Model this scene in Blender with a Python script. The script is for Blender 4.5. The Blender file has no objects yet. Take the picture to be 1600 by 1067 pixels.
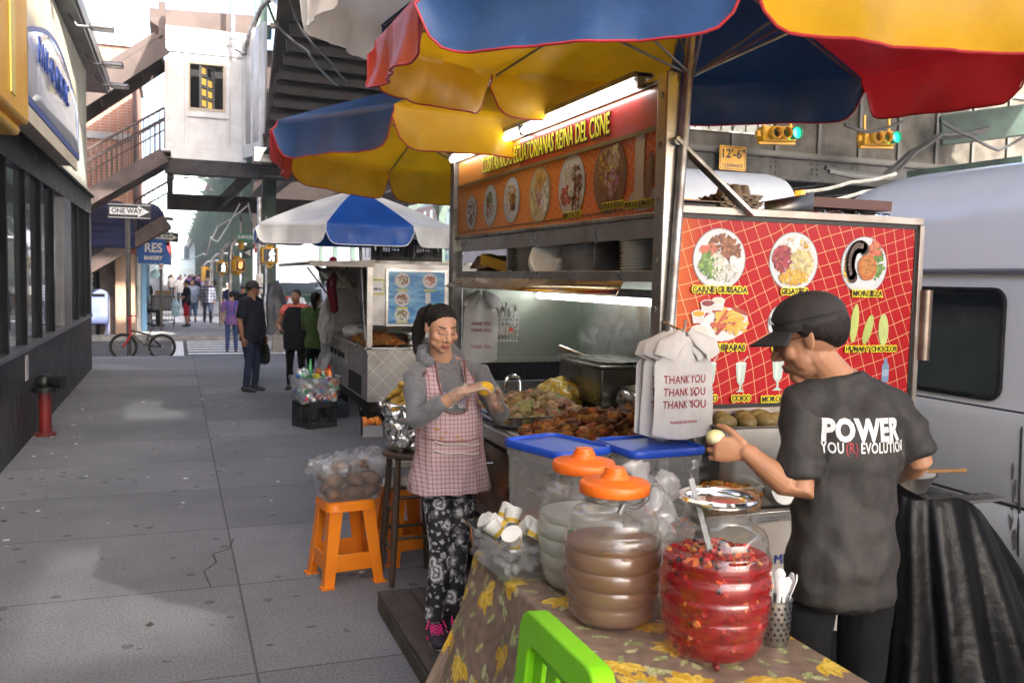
import bpy, bmesh, math, random
import numpy as np
from mathutils import Vector, Matrix, noise
R_ = math.radians
scene = bpy.context.scene
COL = scene.collection
# ---------------------------------------------------------------- camera
FPX, CAMH = 1400.0, 1.70
PSI, THETA, RHO = R_(20.588), R_(3.983), R_(1.2)
def cam_axes():
    F0 = Vector((math.sin(PSI), math.cos(PSI), 0)); R0 = Vector((math.cos(PSI), -math.sin(PSI), 0)); Z = Vector((0, 0, 1))
    F = F0*math.cos(THETA) - Z*math.sin(THETA); U0 = F0*math.sin(THETA) + Z*math.cos(THETA)
    return R0*math.cos(RHO) + U0*math.sin(RHO), U0*math.cos(RHO) - R0*math.sin(RHO), F
CR, CU, CF = cam_axes()
CPOS = Vector((0, 0, CAMH))
cd = bpy.data.cameras.new('camera'); cam = bpy.data.objects.new('camera', cd); COL.objects.link(cam)
cam.matrix_world = Matrix(((CR.x, CU.x, -CF.x, 0), (CR.y, CU.y, -CF.y, 0), (CR.z, CU.z, -CF.z, CAMH), (0, 0, 0, 1)))
cd.sensor_width = 36.0; cd.lens = 36.0*FPX/1600.0
cd.clip_start = 0.05; cd.clip_end = 1500
cd.dof.use_dof = True; cd.dof.focus_distance = 3.6; cd.dof.aperture_fstop = 7.0
scene.camera = cam
# ---------------------------------------------------------------- light
SUN_AZ, SUN_EL = 160.0, 38.0          # azimuth clockwise from +Y (the street)
w = bpy.data.worlds.new('World'); scene.world = w; w.use_nodes = True
nt = w.node_tree; nt.nodes.clear()
sky = nt.nodes.new('ShaderNodeTexSky'); sky.sky_type = 'NISHITA'; sky.sun_disc = False
sky.sun_elevation = R_(SUN_EL); sky.sun_rotation = R_(SUN_AZ); sky.dust_density = 5.0; sky.air_density = .7; sky.ozone_density = 1.0
bg = nt.nodes.new('ShaderNodeBackground'); bg.inputs[1].default_value = 0.15
wo = nt.nodes.new('ShaderNodeOutputWorld')
nt.links.new(sky.outputs[0], bg.inputs[0]); nt.links.new(bg.outputs[0], wo.inputs[0])
sl = bpy.data.lights.new('sun', 'SUN'); sl.energy = 3.5; sl.angle = R_(0.9); sl.color = (1, .95, .86)
so = bpy.data.objects.new('sun', sl); COL.objects.link(so)
SUND = Vector((math.sin(R_(SUN_AZ))*math.cos(R_(SUN_EL)), math.cos(R_(SUN_AZ))*math.cos(R_(SUN_EL)), math.sin(R_(SUN_EL))))
so.rotation_euler = SUND.to_track_quat('Z', 'Y').to_euler()
scene.view_settings.view_transform = 'Standard'; scene.view_settings.look = 'None'
scene.view_settings.exposure = 2.75; scene.view_settings.gamma = 1.0
scene.render.engine = 'CYCLES'
cy = scene.cycles; cy.max_bounces = 8; cy.transparent_max_bounces = 16; cy.transmission_bounces = 8; cy.diffuse_bounces = 3; cy.glossy_bounces = 3
cy.caustics_reflective = False; cy.caustics_refractive = False; cy.sample_clamp_indirect = 4.0
cy.use_denoising = True
# ---------------------------------------------------------------- pixel -> real place (intersections with a known plane)
def ray(x, y): return CF + CR*((x-800)/FPX) + CU*((533.5-y)/FPX)
def gp(x, y, z=0.0): d = ray(x, y); return CPOS + d*((z-CAMH)/d.z)
def xp(x, y, X): d = ray(x, y); return CPOS + d*(X/d.x)
def yp(x, y, Y): d = ray(x, y); return CPOS + d*(Y/d.y)
def dp(x, y, D): return CPOS + ray(x, y)*D
# ---------------------------------------------------------------- materials
_m = {}
def nd(nt, t, **k):
    n = nt.nodes.new(t)
    for a, b in k.items(): setattr(n, a, b)
    return n
def mat(name, c=(.5, .5, .5), r=.6, metal=0.0, c2=None, ns=6.0, nd_=4.0, lo=.4, hi=.62, bump=0.0, bs=40.0, spec=None, emit=None, es=1.0,
        trans=0.0, ior=1.45, alpha=1.0, coat=0.0, sss=0.0, transl=0.0, attr=False, rvar=0.0, stretch=None, aniso_bump=None, sheen=0.0):
    if name in _m: return _m[name]
    m = bpy.data.materials.new(name); m.use_nodes = True; nt = m.node_tree; L = nt.links.new
    b = nt.nodes['Principled BSDF']; out = nt.nodes['Material Output']
    b.inputs['Base Color'].default_value = (*c, 1); b.inputs['Roughness'].default_value = r; b.inputs['Metallic'].default_value = metal
    if spec is not None: b.inputs['Specular IOR Level'].default_value = spec
    b.inputs['Transmission Weight'].default_value = trans; b.inputs['IOR'].default_value = ior
    b.inputs['Alpha'].default_value = alpha; b.inputs['Coat Weight'].default_value = coat; b.inputs['Coat Roughness'].default_value = .08
    b.inputs['Sheen Weight'].default_value = sheen
    if sss: b.inputs['Subsurface Weight'].default_value = sss; b.inputs['Subsurface Radius'].default_value = (.012, .005, .003); b.inputs['Subsurface Scale'].default_value = 1.0
    tc = nd(nt, 'ShaderNodeTexCoord'); src = tc.outputs['Object']
    if stretch:
        mp = nd(nt, 'ShaderNodeMapping'); mp.inputs['Scale'].default_value = stretch; L(src, mp.inputs[0]); src = mp.outputs[0]
    colout = None
    if attr:
        a = nd(nt, 'ShaderNodeAttribute', attribute_name='Col'); colout = a.outputs['Color']
        if c2 is None: c2 = None
    if c2 is not None or (attr and rvar):
        n = nd(nt, 'ShaderNodeTexNoise'); n.inputs['Scale'].default_value = ns; n.inputs['Detail'].default_value = nd_; n.inputs['Roughness'].default_value = .6
        L(src, n.inputs['Vector'])
        mr = nd(nt, 'ShaderNodeMapRange'); mr.inputs[1].default_value = lo; mr.inputs[2].default_value = hi; L(n.outputs['Fac'], mr.inputs[0])
        if c2 is not None:
            mx = nd(nt, 'ShaderNodeMix', data_type='RGBA'); L(mr.outputs[0], mx.inputs['Factor'])
            if attr: 
                ml = nd(nt, 'ShaderNodeMix', data_type='RGBA', blend_type='MULTIPLY'); ml.inputs['Factor'].default_value = 1
                L(colout, ml.inputs['A']); ml.inputs['B'].default_value = (*c2, 1); L(colout, mx.inputs['A']); L(ml.outputs['Result'], mx.inputs['B'])
            else: mx.inputs['A'].default_value = (*c, 1); mx.inputs['B'].default_value = (*c2, 1)
            colout = mx.outputs['Result']
        if rvar:
            m2 = nd(nt, 'ShaderNodeMapRange'); m2.inputs[1].default_value = .3; m2.inputs[2].default_value = .7
            m2.inputs[3].default_value = max(.02, r-rvar); m2.inputs[4].default_value = r+rvar; L(n.outputs['Fac'], m2.inputs[0]); L(m2.outputs[0], b.inputs['Roughness'])
    if colout: L(colout, b.inputs['Base Color'])
    if bump:
        n2 = nd(nt, 'ShaderNodeTexNoise'); n2.inputs['Scale'].default_value = bs; n2.inputs['Detail'].default_value = 5.0
        if aniso_bump:
            mp2 = nd(nt, 'ShaderNodeMapping'); mp2.inputs['Scale'].default_value = aniso_bump; L(tc.outputs['Object'], mp2.inputs[0]); L(mp2.outputs[0], n2.inputs['Vector'])
        else: L(src, n2.inputs['Vector'])
        bp = nd(nt, 'ShaderNodeBump'); bp.inputs['Strength'].default_value = bump; bp.inputs['Distance'].default_value = .01
        L(n2.outputs['Fac'], bp.inputs['Height']); L(bp.outputs[0], b.inputs['Normal'])
    if emit: b.inputs['Emission Color'].default_value = (*emit, 1); b.inputs['Emission Strength'].default_value = es
    if transl:
        t = nd(nt, 'ShaderNodeBsdfTranslucent'); ms = nd(nt, 'ShaderNodeMixShader'); ms.inputs[0].default_value = transl
        if colout: L(colout, t.inputs[0])
        else: t.inputs[0].default_value = (*c, 1)
        L(b.outputs[0], ms.inputs[1]); L(t.outputs[0], ms.inputs[2]); L(ms.outputs[0], out.inputs[0])
    _m[name] = m; return m
def thin(name, tint=(.96, .97, .97), cloud=0.0, ccol=(.7, .7, .68), rough=.06, ior=1.5, gloss=1.0, c2=None, ns=8.0, bump=0.0, bs=20.0):
    """thin see-through plastic or glass wall: clear, a little cloudy, shiny at grazing angles"""
    if name in _m: return _m[name]
    m = bpy.data.materials.new(name); m.use_nodes = True; nt = m.node_tree; L = nt.links.new; nt.nodes.remove(nt.nodes['Principled BSDF']); out = nt.nodes['Material Output']
    tr = nd(nt, 'ShaderNodeBsdfTransparent'); tr.inputs[0].default_value = (*tint, 1); gl = nd(nt, 'ShaderNodeBsdfGlossy'); gl.inputs['Roughness'].default_value = rough; gl.inputs[0].default_value = (1, 1, 1, 1)
    di = nd(nt, 'ShaderNodeBsdfDiffuse'); di.inputs[0].default_value = (*ccol, 1); tl_ = nd(nt, 'ShaderNodeBsdfTranslucent'); tl_.inputs[0].default_value = (*ccol, 1)
    ad = nd(nt, 'ShaderNodeMixShader'); ad.inputs[0].default_value = .5; L(di.outputs[0], ad.inputs[1]); L(tl_.outputs[0], ad.inputs[2])
    m1 = nd(nt, 'ShaderNodeMixShader'); m1.inputs[0].default_value = cloud; L(tr.outputs[0], m1.inputs[1]); L(ad.outputs[0], m1.inputs[2])
    fr = nd(nt, 'ShaderNodeLayerWeight'); fr.inputs[0].default_value = .5; m2 = nd(nt, 'ShaderNodeMixShader')
    L(mnode(nt, 'ADD', mnode(nt, 'MULTIPLY', mnode(nt, 'POWER', fr.outputs['Facing'], 3.0), .7*gloss), .01+(ior-1)**2/(ior+1)**2*gloss), m2.inputs[0]); L(m1.outputs[0], m2.inputs[1]); L(gl.outputs[0], m2.inputs[2]); L(m2.outputs[0], out.inputs[0])
    if c2 is not None or bump:
        tc = nd(nt, 'ShaderNodeTexCoord'); n = nd(nt, 'ShaderNodeTexNoise'); n.inputs['Scale'].default_value = ns; n.inputs['Detail'].default_value = 4; L(tc.outputs['Object'], n.inputs['Vector'])
        if c2 is not None:
            mr = nd(nt, 'ShaderNodeMapRange'); mr.inputs[1].default_value = .35; mr.inputs[2].default_value = .65; mr.inputs[3].default_value = max(0, cloud-c2); mr.inputs[4].default_value = min(1, cloud+c2); L(n.outputs['Fac'], mr.inputs[0]); L(mr.outputs[0], m1.inputs[0])
        if bump:
            n2 = nd(nt, 'ShaderNodeTexNoise'); n2.inputs['Scale'].default_value = bs; n2.inputs['Detail'].default_value = 3; L(tc.outputs['Object'], n2.inputs['Vector']); bp = nd(nt, 'ShaderNodeBump'); bp.inputs['Strength'].default_value = bump; bp.inputs['Distance'].default_value = .01; L(n2.outputs['Fac'], bp.inputs['Height']); L(bp.outputs[0], gl.inputs['Normal'])
    _m[name] = m; return m
def mnode(nt, op, a, b=None):
    n = nd(nt, 'ShaderNodeMath', operation=op)
    for i, v in enumerate((a, b)):
        if v is None: continue
        if isinstance(v, (int, float)): n.inputs[i].default_value = v
        else: nt.links.new(v, n.inputs[i])
    return n.outputs[0]
def grid_mat(name, c, cl, period, width, ax=('X', 'Z'), rot=0.0, warp=0.0, r=.8, spec=.2, ws=3.0, c_b=None, grad=None, coat=0.0, lines2=None, bump=0.0):
    """two families of lines over a base colour (checks, printed meshes, tiles)"""
    if name in _m: return _m[name]
    m = bpy.data.materials.new(name); m.use_nodes = True; nt = m.node_tree; L = nt.links.new; b = nt.nodes['Principled BSDF']
    b.inputs['Roughness'].default_value = r; b.inputs['Specular IOR Level'].default_value = spec; b.inputs['Coat Weight'].default_value = coat; b.inputs['Coat Roughness'].default_value = .12
    tc = nd(nt, 'ShaderNodeTexCoord'); src = tc.outputs['Object']
    if warp:
        n = nd(nt, 'ShaderNodeTexNoise'); n.inputs['Scale'].default_value = ws; n.inputs['Detail'].default_value = 1.0; L(src, n.inputs['Vector'])
        va = nd(nt, 'ShaderNodeVectorMath', operation='SCALE'); L(n.outputs['Color'], va.inputs[0]); va.inputs['Scale'].default_value = warp
        vb = nd(nt, 'ShaderNodeVectorMath', operation='ADD'); L(src, vb.inputs[0]); L(va.outputs[0], vb.inputs[1]); src = vb.outputs[0]
    sp = nd(nt, 'ShaderNodeSeparateXYZ'); L(src, sp.inputs[0])
    u, v = sp.outputs[ax[0]], sp.outputs[ax[1]]
    if rot:
        cs, sn = math.cos(rot), math.sin(rot)
        u, v = mnode(nt, 'ADD', mnode(nt, 'MULTIPLY', u, cs), mnode(nt, 'MULTIPLY', v, sn)), mnode(nt, 'SUBTRACT', mnode(nt, 'MULTIPLY', v, cs), mnode(nt, 'MULTIPLY', u, sn))
    f = []
    for q, p, wd in ((u, period[0], width[0]), (v, period[1], width[1])):
        fr = mnode(nt, 'FRACT', mnode(nt, 'DIVIDE', mnode(nt, 'ADD', q, 50.0), p)); f.append(mnode(nt, 'LESS_THAN', fr, wd/p))
    fac = mnode(nt, 'MAXIMUM', f[0], f[1])
    if lines2: fac = mnode(nt, 'ADD', mnode(nt, 'MULTIPLY', f[0], .5), mnode(nt, 'MULTIPLY', f[1], .5))
    mx = nd(nt, 'ShaderNodeMix', data_type='RGBA'); L(fac, mx.inputs['Factor']); mx.inputs['A'].default_value = (*c, 1); mx.inputs['B'].default_value = (*cl, 1)
    if c_b:      # a second print colour fading along an axis or in noise
        m2 = nd(nt, 'ShaderNodeMix', data_type='RGBA'); m2.inputs['A'].default_value = (*c, 1); m2.inputs['B'].default_value = (*c_b, 1)
        if grad:
            g = nd(nt, 'ShaderNodeMapRange'); g.inputs[1].default_value = grad[1]; g.inputs[2].default_value = grad[2]; L(sp.outputs[grad[0]], g.inputs[0]); L(g.outputs[0], m2.inputs['Factor'])
        else:
            n = nd(nt, 'ShaderNodeTexNoise'); n.inputs['Scale'].default_value = 4.0; n.inputs['Detail'].default_value = 4.0; L(tc.outputs['Object'], n.inputs['Vector'])
            g = nd(nt, 'ShaderNodeMapRange'); g.inputs[1].default_value = .4; g.inputs[2].default_value = .6; L(n.outputs['Fac'], g.inputs[0]); L(g.outputs[0], m2.inputs['Factor'])
        L(m2.outputs['Result'], mx.inputs['A'])
    L(mx.outputs['Result'], b.inputs['Base Color'])
    if bump:
        bp = nd(nt, 'ShaderNodeBump'); bp.inputs['Strength'].default_value = bump; bp.inputs['Distance'].default_value = .01; bp.invert = True
        L(fac, bp.inputs['Height']); L(bp.outputs[0], b.inputs['Normal'])
    _m[name] = m; return m
# ---------------------------------------------------------------- things
FR = {}
def thing(name, label, cat, loc=(0, 0, 0), rz=0.0, group=None):
    o = bpy.data.objects.new(name, None); COL.objects.link(o); o.empty_display_size = .1
    o.location = loc; o.rotation_euler = (0, 0, rz); o['label'] = label; o['category'] = cat
    if group: o['group'] = group
    FR[o.name] = (Matrix.Translation(loc) @ Matrix.Rotation(rz, 4, 'Z')).inverted()
    return o
def tag(o, label, cat, group=None):
    o['label'] = label; o['category'] = cat
    if group: o['group'] = group
    return o
def kind(o, k): o['kind'] = k; return o
def kids(o): return [c for c in o.children]
def dup(o, loc=None, rz=None, label=None, group=None, rot=None, parent=None, scale=None):
    c = o.copy(); COL.objects.link(c)
    if parent is not None: c.parent = parent
    for ch in o.children: dup(ch, parent=c)
    if loc is not None: c.location = loc
    if rz is not None: c.rotation_euler = (0, 0, rz)
    if rot is not None: c.rotation_euler = rot
    if scale is not None: c.scale = (scale, scale, scale) if isinstance(scale, (int, float)) else scale
    if label: c['label'] = label
    if group: c['group'] = group
    return c
def remat(o, old, new):
    """give a copy its own paint"""
    for q in [o]+list(o.children_recursive):
        if q.type == 'MESH' and any(s.material == old for s in q.material_slots):
            q.data = q.data.copy()
            for i, s in enumerate(q.data.materials):
                if s == old: q.data.materials[i] = new
V3 = Vector
def frame(o, right, up):
    r = V3(right).normalized(); u = V3(up); n = r.cross(u).normalized(); u = n.cross(r)
    return Matrix(((r.x, u.x, n.x, o[0]), (r.y, u.y, n.y, o[1]), (r.z, u.z, n.z, o[2]), (0, 0, 0, 1)))
class MB:
    def __init__(s, M=None): s.v = []; s.f = []; s.mi = []; s.c = []; s.cur = 0; s.col = None; s.M = M
    def add(s, vs, fs):
        n = len(s.v)
        if s.M is not None: vs = [s.M @ V3(p) for p in vs]
        s.v.extend([tuple(p) for p in vs])
        for q in fs: s.f.append(tuple(i+n for i in q)); s.mi.append(s.cur); s.c.append(s.col)
        return s
    def box(s, c, size, M=None, rz=0.0, taper=1.0):
        x, y, z = (d/2 for d in size); vs = []
        for dz in (-z, z):
            t = taper if dz > 0 else 1.0
            vs += [V3((-x*t, -y*t, dz)), V3((x*t, -y*t, dz)), V3((x*t, y*t, dz)), V3((-x*t, y*t, dz))]
        A = M if M is not None else Matrix.Rotation(rz, 4, 'Z')
        vs = [A.to_3x3() @ p + V3(c) for p in vs]
        return s.add(vs, [(3, 2, 1, 0), (4, 5, 6, 7), (0, 1, 5, 4), (1, 2, 6, 5), (2, 3, 7, 6), (3, 0, 4, 7)])
    def bb(s, a, b):
        return s.box([(a[i]+b[i])/2 for i in range(3)], [abs(a[i]-b[i]) for i in range(3)])
    def bar(s, a, b, w, h, up=(0, 0, 1)):
        a, b = V3(a), V3(b); d = (b-a); l = d.length; d.normalize(); u = V3(up)
        if abs(d.dot(u)) > .98: u = V3((0, 1, 0))
        r = d.cross(u).normalized(); u = r.cross(d)
        M = Matrix(((r.x, d.x, u.x, 0), (r.y, d.y, u.y, 0), (r.z, d.z, u.z, 0), (0, 0, 0, 1)))
        return s.box((a+b)/2, (w, l, h), M)
    def tube(s, pts, rad, seg=10, side=None, caps=True, rnd=False, closed=False):
        pts = [V3(p) for p in pts]; n = len(pts)
        rr = rad if isinstance(rad, (list, tuple)) and len(rad) == n else [rad]*n
        rr = [(q, q) if isinstance(q, (int, float)) else q for q in rr]
        if rnd:
            d0 = (pts[0]-pts[1]).normalized(); d1 = (pts[-1]-pts[-2]).normalized(); P = []; Q = []
            for k in (80, 55, 28):
                a = R_(k); m = min(rr[0]); P.append(pts[0]+d0*m*math.sin(a)); Q.append((rr[0][0]*math.cos(a), rr[0][1]*math.cos(a)))
            P += pts; Q += rr
            for k in (28, 55, 80):
                a = R_(k); m = min(rr[-1]); P.append(pts[-1]+d1*m*math.sin(a)); Q.append((rr[-1][0]*math.cos(a), rr[-1][1]*math.cos(a)))
            pts, rr = P, Q; n = len(pts)
        prev = V3(side) if side is not None else None; vs = []
        for i in range(n):
            if closed: t = pts[(i+1) % n]-pts[i-1]
            else: t = pts[min(i+1, n-1)]-pts[max(i-1, 0)]
            if t.length < 1e-9: t = V3((0, 0, 1))
            t.normalize()
            if prev is None: prev = t.orthogonal()
            x = prev - t*prev.dot(t)
            if x.length < 1e-6: x = t.orthogonal()
            x.normalize(); y = t.cross(x); prev = x
            for k in range(seg):
                a = 2*math.pi*k/seg; vs.append(pts[i]+x*(rr[i][0]*math.cos(a))+y*(rr[i][1]*math.sin(a)))
        fs = []
        for i in range(n if closed else n-1):
            j = (i+1) % n
            for k in range(seg): fs.append((i*seg+k, i*seg+(k+1) % seg, j*seg+(k+1) % seg, j*seg+k))
        if caps and not closed:
            fs.append(tuple(range(seg-1, -1, -1))); fs.append(tuple((n-1)*seg+k for k in range(seg)))
        return s.add(vs, fs)
    def cyl(s, c, r, h, seg=20, r2=None):
        c = V3(c); return s.tube([c, c+V3((0, 0, h))], [r, r if r2 is None else r2], seg)
    def lathe(s, prof, c=(0, 0, 0), seg=32, M=None, sq=None):
        vs = []; fs = []; n = len(prof)
        for r, z in prof:
            for k in range(seg):
                a = 2*math.pi*(k+.5)/seg; ca, sa = math.cos(a), math.sin(a)
                if sq: q = (abs(ca)**sq+abs(sa)**sq)**(-1/sq); ca *= q; sa *= q
                p = V3((r*ca, r*sa, z))
                if M is not None: p = M @ p
                vs.append(p+V3(c))
        for i in range(n-1):
            for k in range(seg): fs.append((i*seg+k, i*seg+(k+1) % seg, (i+1)*seg+(k+1) % seg, (i+1)*seg+k))
        if prof[0][0] > 1e-6: fs.append(tuple(range(seg-1, -1, -1)))
        if prof[-1][0] > 1e-6: fs.append(tuple((n-1)*seg+k for k in range(seg)))
        return s.add(vs, fs)
    def open_lathe(s, prof, c=(0, 0, 0), seg=32, sx=1.0, sy=1.0, sq=None):
        n = len(prof); vs = []; fs = []
        for r, z in prof:
            for k in range(seg):
                a = 2*math.pi*(k+.5)/seg; ca, sa = math.cos(a), math.sin(a)
                if sq: q = (abs(ca)**sq+abs(sa)**sq)**(-1/sq); ca *= q; sa *= q
                vs.append(V3((r*ca*sx, r*sa*sy, z))+V3(c))
        for i in range(n-1):
            for k in range(seg): fs.append((i*seg+k, i*seg+(k+1) % seg, (i+1)*seg+(k+1) % seg, (i+1)*seg+k))
        return s.add(vs, fs)
    def ball(s, c, r, seg=16, rings=10, M=None):
        r = (r, r, r) if isinstance(r, (int, float)) else r; vs = []; fs = []
        for i in range(1, rings):
            t = math.pi*i/rings
            for k in range(seg):
                a = 2*math.pi*k/seg; p = V3((r[0]*math.sin(t)*math.cos(a), r[1]*math.sin(t)*math.sin(a), r[2]*math.cos(t)))
                if M is not None: p = M.to_3x3() @ p
                vs.append(p+V3(c))
        top = V3((0, 0, r[2])); bot = V3((0, 0, -r[2]))
        if M is not None: top = M.to_3x3() @ top; bot = M.to_3x3() @ bot
        vs += [top+V3(c), bot+V3(c)]; T = len(vs)-2
        for k in range(seg): fs.append((T, k, (k+1) % seg)); fs.append((T+1, (rings-2)*seg+(k+1) % seg, (rings-2)*seg+k))
        for i in range(rings-2):
            for k in range(seg): fs.append((i*seg+k, (i+1)*seg+k, (i+1)*seg+(k+1) % seg, i*seg+(k+1) % seg))
        return s.add(vs, fs)
    def prism(s, poly, d, M):
        """2-D outline (x,y) in frame M, thickness d along its normal"""
        n = len(poly); vs = [M @ V3((x, y, 0)) for x, y in poly]+[M @ V3((x, y, d)) for x, y in poly]
        fs = [tuple(range(n-1, -1, -1)), tuple(range(n, 2*n))]+[(i, (i+1) % n, n+(i+1) % n, n+i) for i in range(n)]
        return s.add(vs, fs)
    def flat(s, poly, M, h=0.0):
        return s.add([M @ V3((x, y, h)) for x, y in poly], [tuple(range(len(poly)))])
    def sheet(s, fn, nu, nv, closed_u=False):
        vs = [fn(i/nu, j/nv) for j in range(nv+1) for i in range(nu+1)]
        fs = [(j*(nu+1)+i, j*(nu+1)+i+1, (j+1)*(nu+1)+i+1, (j+1)*(nu+1)+i) for j in range(nv) for i in range(nu)]
        return s.add(vs, fs)
    def build(s, name, m, parent=None, world=True, sharp=38, bevel=0.0, solid=0.0, flip=False, sub=0):
        me = bpy.data.meshes.new(name)
        vs = s.v
        if parent is not None:
            F = FR[parent.name]
            if world: vs = [F @ V3(p) for p in vs]
        me.from_pydata([tuple(p) for p in vs], [], s.f)
        ms = m if isinstance(m, (list, tuple)) else [m]
        for q in ms: me.materials.append(q)
        if len(ms) > 1: me.polygons.foreach_set('material_index', s.mi)
        if any(c is not None for c in s.c):
            ca = me.color_attributes.new('Col', 'FLOAT_COLOR', 'CORNER'); buf = []
            for p, c in zip(me.polygons, s.c):
                q = (*(c or (.5, .5, .5)), 1.0); buf.extend(q*p.loop_total)
            ca.data.foreach_set('color', buf)
        fin(me, sharp)
        o = bpy.data.objects.new(name, me); COL.objects.link(o)
        if parent is not None: o.parent = parent; FR[o.name] = FR[parent.name]
        if bevel:
            b = o.modifiers.new('bevel', 'BEVEL'); b.width = bevel; b.segments = 2; b.limit_method = 'ANGLE'; b.angle_limit = R_(50)
        if solid:
            b = o.modifiers.new('solid', 'SOLIDIFY'); b.thickness = solid; b.offset = 0
        if sub:
            b = o.modifiers.new('sub', 'SUBSURF'); b.levels = sub; b.render_levels = sub
        return o
def fin(me, sharp=38):
    bm = bmesh.new(); bm.from_mesh(me)
    bmesh.ops.recalc_face_normals(bm, faces=bm.faces)
    ca = math.cos(R_(sharp))
    for f in bm.faces: f.smooth = True
    for e in bm.edges:
        if len(e.link_faces) == 2: e.smooth = e.link_faces[0].normal.dot(e.link_faces[1].normal) > ca
    bm.to_mesh(me); bm.free()
def fuse(mb, voxel, smooth=3, fac=.5):
    """one continuous skin round overlapping shapes -> numpy verts, faces"""
    me = bpy.data.meshes.new('tmp'); me.from_pydata(mb.v, [], mb.f)
    bm = bmesh.new(); bm.from_mesh(me); bmesh.ops.recalc_face_normals(bm, faces=bm.faces); bm.to_mesh(me); bm.free()
    o = bpy.data.objects.new('tmp', me); COL.objects.link(o)
    r = o.modifiers.new('r', 'REMESH'); r.mode = 'VOXEL'; r.voxel_size = voxel
    if smooth: q = o.modifiers.new('s', 'SMOOTH'); q.iterations = smooth; q.factor = fac
    dg = bpy.context.evaluated_depsgraph_get(); e = o.evaluated_get(dg); m2 = bpy.data.meshes.new_from_object(e)
    nv = len(m2.vertices); v = np.empty(nv*3); m2.vertices.foreach_get('co', v); v = v.reshape(-1, 3)
    f = [tuple(p.vertices) for p in m2.polygons]
    nn = np.empty(nv*3); m2.vertices.foreach_get('normal', nn); nn = nn.reshape(-1, 3)
    bpy.data.objects.remove(o); bpy.data.meshes.remove(me); bpy.data.meshes.remove(m2)
    return v, f, nn
def vmesh(name, v, f, m, parent=None, vcol=None, world=True, sharp=60, fmat=None):
    if parent is not None and world:
        F = np.array(FR[parent.name]); v = v @ F[:3, :3].T + F[:3, 3]
    me = bpy.data.meshes.new(name); me.from_pydata(v.tolist(), [], f)
    for q in (m if isinstance(m, (list, tuple)) else [m]): me.materials.append(q)
    if fmat is not None: me.polygons.foreach_set('material_index', fmat)
    if vcol is not None:
        ca = me.color_attributes.new('Col', 'FLOAT_COLOR', 'POINT'); c = np.ones((len(v), 4)); c[:, :3] = vcol
        ca.data.foreach_set('color', c.ravel())
    me.polygons.foreach_set('use_smooth', [True]*len(me.polygons))
    o = bpy.data.objects.new(name, me); COL.objects.link(o)
    if parent is not None: o.parent = parent; FR[o.name] = FR[parent.name]
    return o
def crumple(v, n, amp, scale, aniso=(1, 1, 1), seed=0.0, ridge=False):
    out = v.copy(); sx, sy, sz = (scale*a for a in aniso)
    for i in range(len(v)):
        q = noise.noise((v[i, 0]*sx+seed, v[i, 1]*sy+seed*1.7, v[i, 2]*sz-seed))
        if ridge: q = .5-abs(q)*1.6
        out[i] += n[i]*(q*amp)
    return out
def text(parent, s, size, M, m, ext=.001, bold=0.0, sx=1.0, align='CENTER', name='lettering', shear=0.0, spacing=1.0):
    cu = bpy.data.curves.new('t', 'FONT'); cu.body = s; cu.size = size; cu.extrude = ext; cu.offset = bold; cu.shear = shear; cu.space_character = spacing
    cu.align_x = align; cu.align_y = 'CENTER'; cu.resolution_u = 3
    o = bpy.data.objects.new('t', cu); COL.objects.link(o)
    dg = bpy.context.evaluated_depsgraph_get(); me = bpy.data.meshes.new_from_object(o.evaluated_get(dg))
    bpy.data.objects.remove(o); bpy.data.curves.remove(cu)
    A = M @ Matrix.Diagonal((sx, 1, 1, 1))
    if parent is not None: A = FR[parent.name] @ A
    me.transform(A); me.materials.clear(); me.materials.append(m); me.name = name
    q = bpy.data.objects.new(name, me); COL.objects.link(q)
    if parent is not None: q.parent = parent; FR[q.name] = FR[parent.name]
    return q
def outlined(parent, s, size, M, m_in, m_out, thick, ext=.0012, bold=0.0, **k):
    a = text(parent, s, size, M, m_out, ext*.6, bold+thick, **k)
    text(parent, s, size, M @ Matrix.Translation((0, 0, ext*.7)), m_in, ext, bold, **k)
def ell(cx, cy, rx, ry=None, n=24, rot=0.0, jit=0.0, rng=None):
    ry = rx if ry is None else ry; out = []
    for i in range(n):
        a = 2*math.pi*i/n; j = 1+(rng.uniform(-jit, jit) if rng else 0); x, y = rx*math.cos(a)*j, ry*math.sin(a)*j
        out.append((cx+x*math.cos(rot)-y*math.sin(rot), cy+x*math.sin(rot)+y*math.cos(rot)))
    return out
def rrect(cx, cy, w_, h, r, n=5):
    out = []
    for sx, sy, a0 in ((1, 1, 0), (-1, 1, 90), (-1, -1, 180), (1, -1, 270)):
        for i in range(n+1):
            a = R_(a0+90*i/n); out.append((cx+sx*(w_/2-r)+r*math.cos(a), cy+sy*(h/2-r)+r*math.sin(a)))
    return out
def lerp(a, b, t): return a+(b-a)*t
def sst(a, b, x): t = min(1, max(0, (x-a)/(b-a))); return t*t*(3-2*t)
from mathutils.bvhtree import BVHTree
def bvh(o):
    F = FR[o.name].inverted(); return BVHTree.FromPolygons([F @ v.co for v in o.data.vertices], [tuple(p.vertices) for p in o.data.polygons])
def wrap(o, tree, d, off=.0025):
    """lay a printed mesh onto the cloth it is printed on"""
    F = FR[o.name].inverted(); Fi = FR[o.name]; d = V3(d).normalized(); bm = bmesh.new(); bm.from_mesh(o.data)
    bmesh.ops.triangulate(bm, faces=bm.faces)
    for i in range(2):
        es = [e for e in bm.edges if e.calc_length() > .014]
        if es: bmesh.ops.subdivide_edges(bm, edges=es, cuts=1); bmesh.ops.triangulate(bm, faces=bm.faces)
    for v in bm.verts:
        p = F @ v.co; h = tree.ray_cast(p-d*.4, d, 1.0)
        if h[0] is not None: v.co = Fi @ (h[0]-d*off)
    bm.to_mesh(o.data); bm.free()
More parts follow.
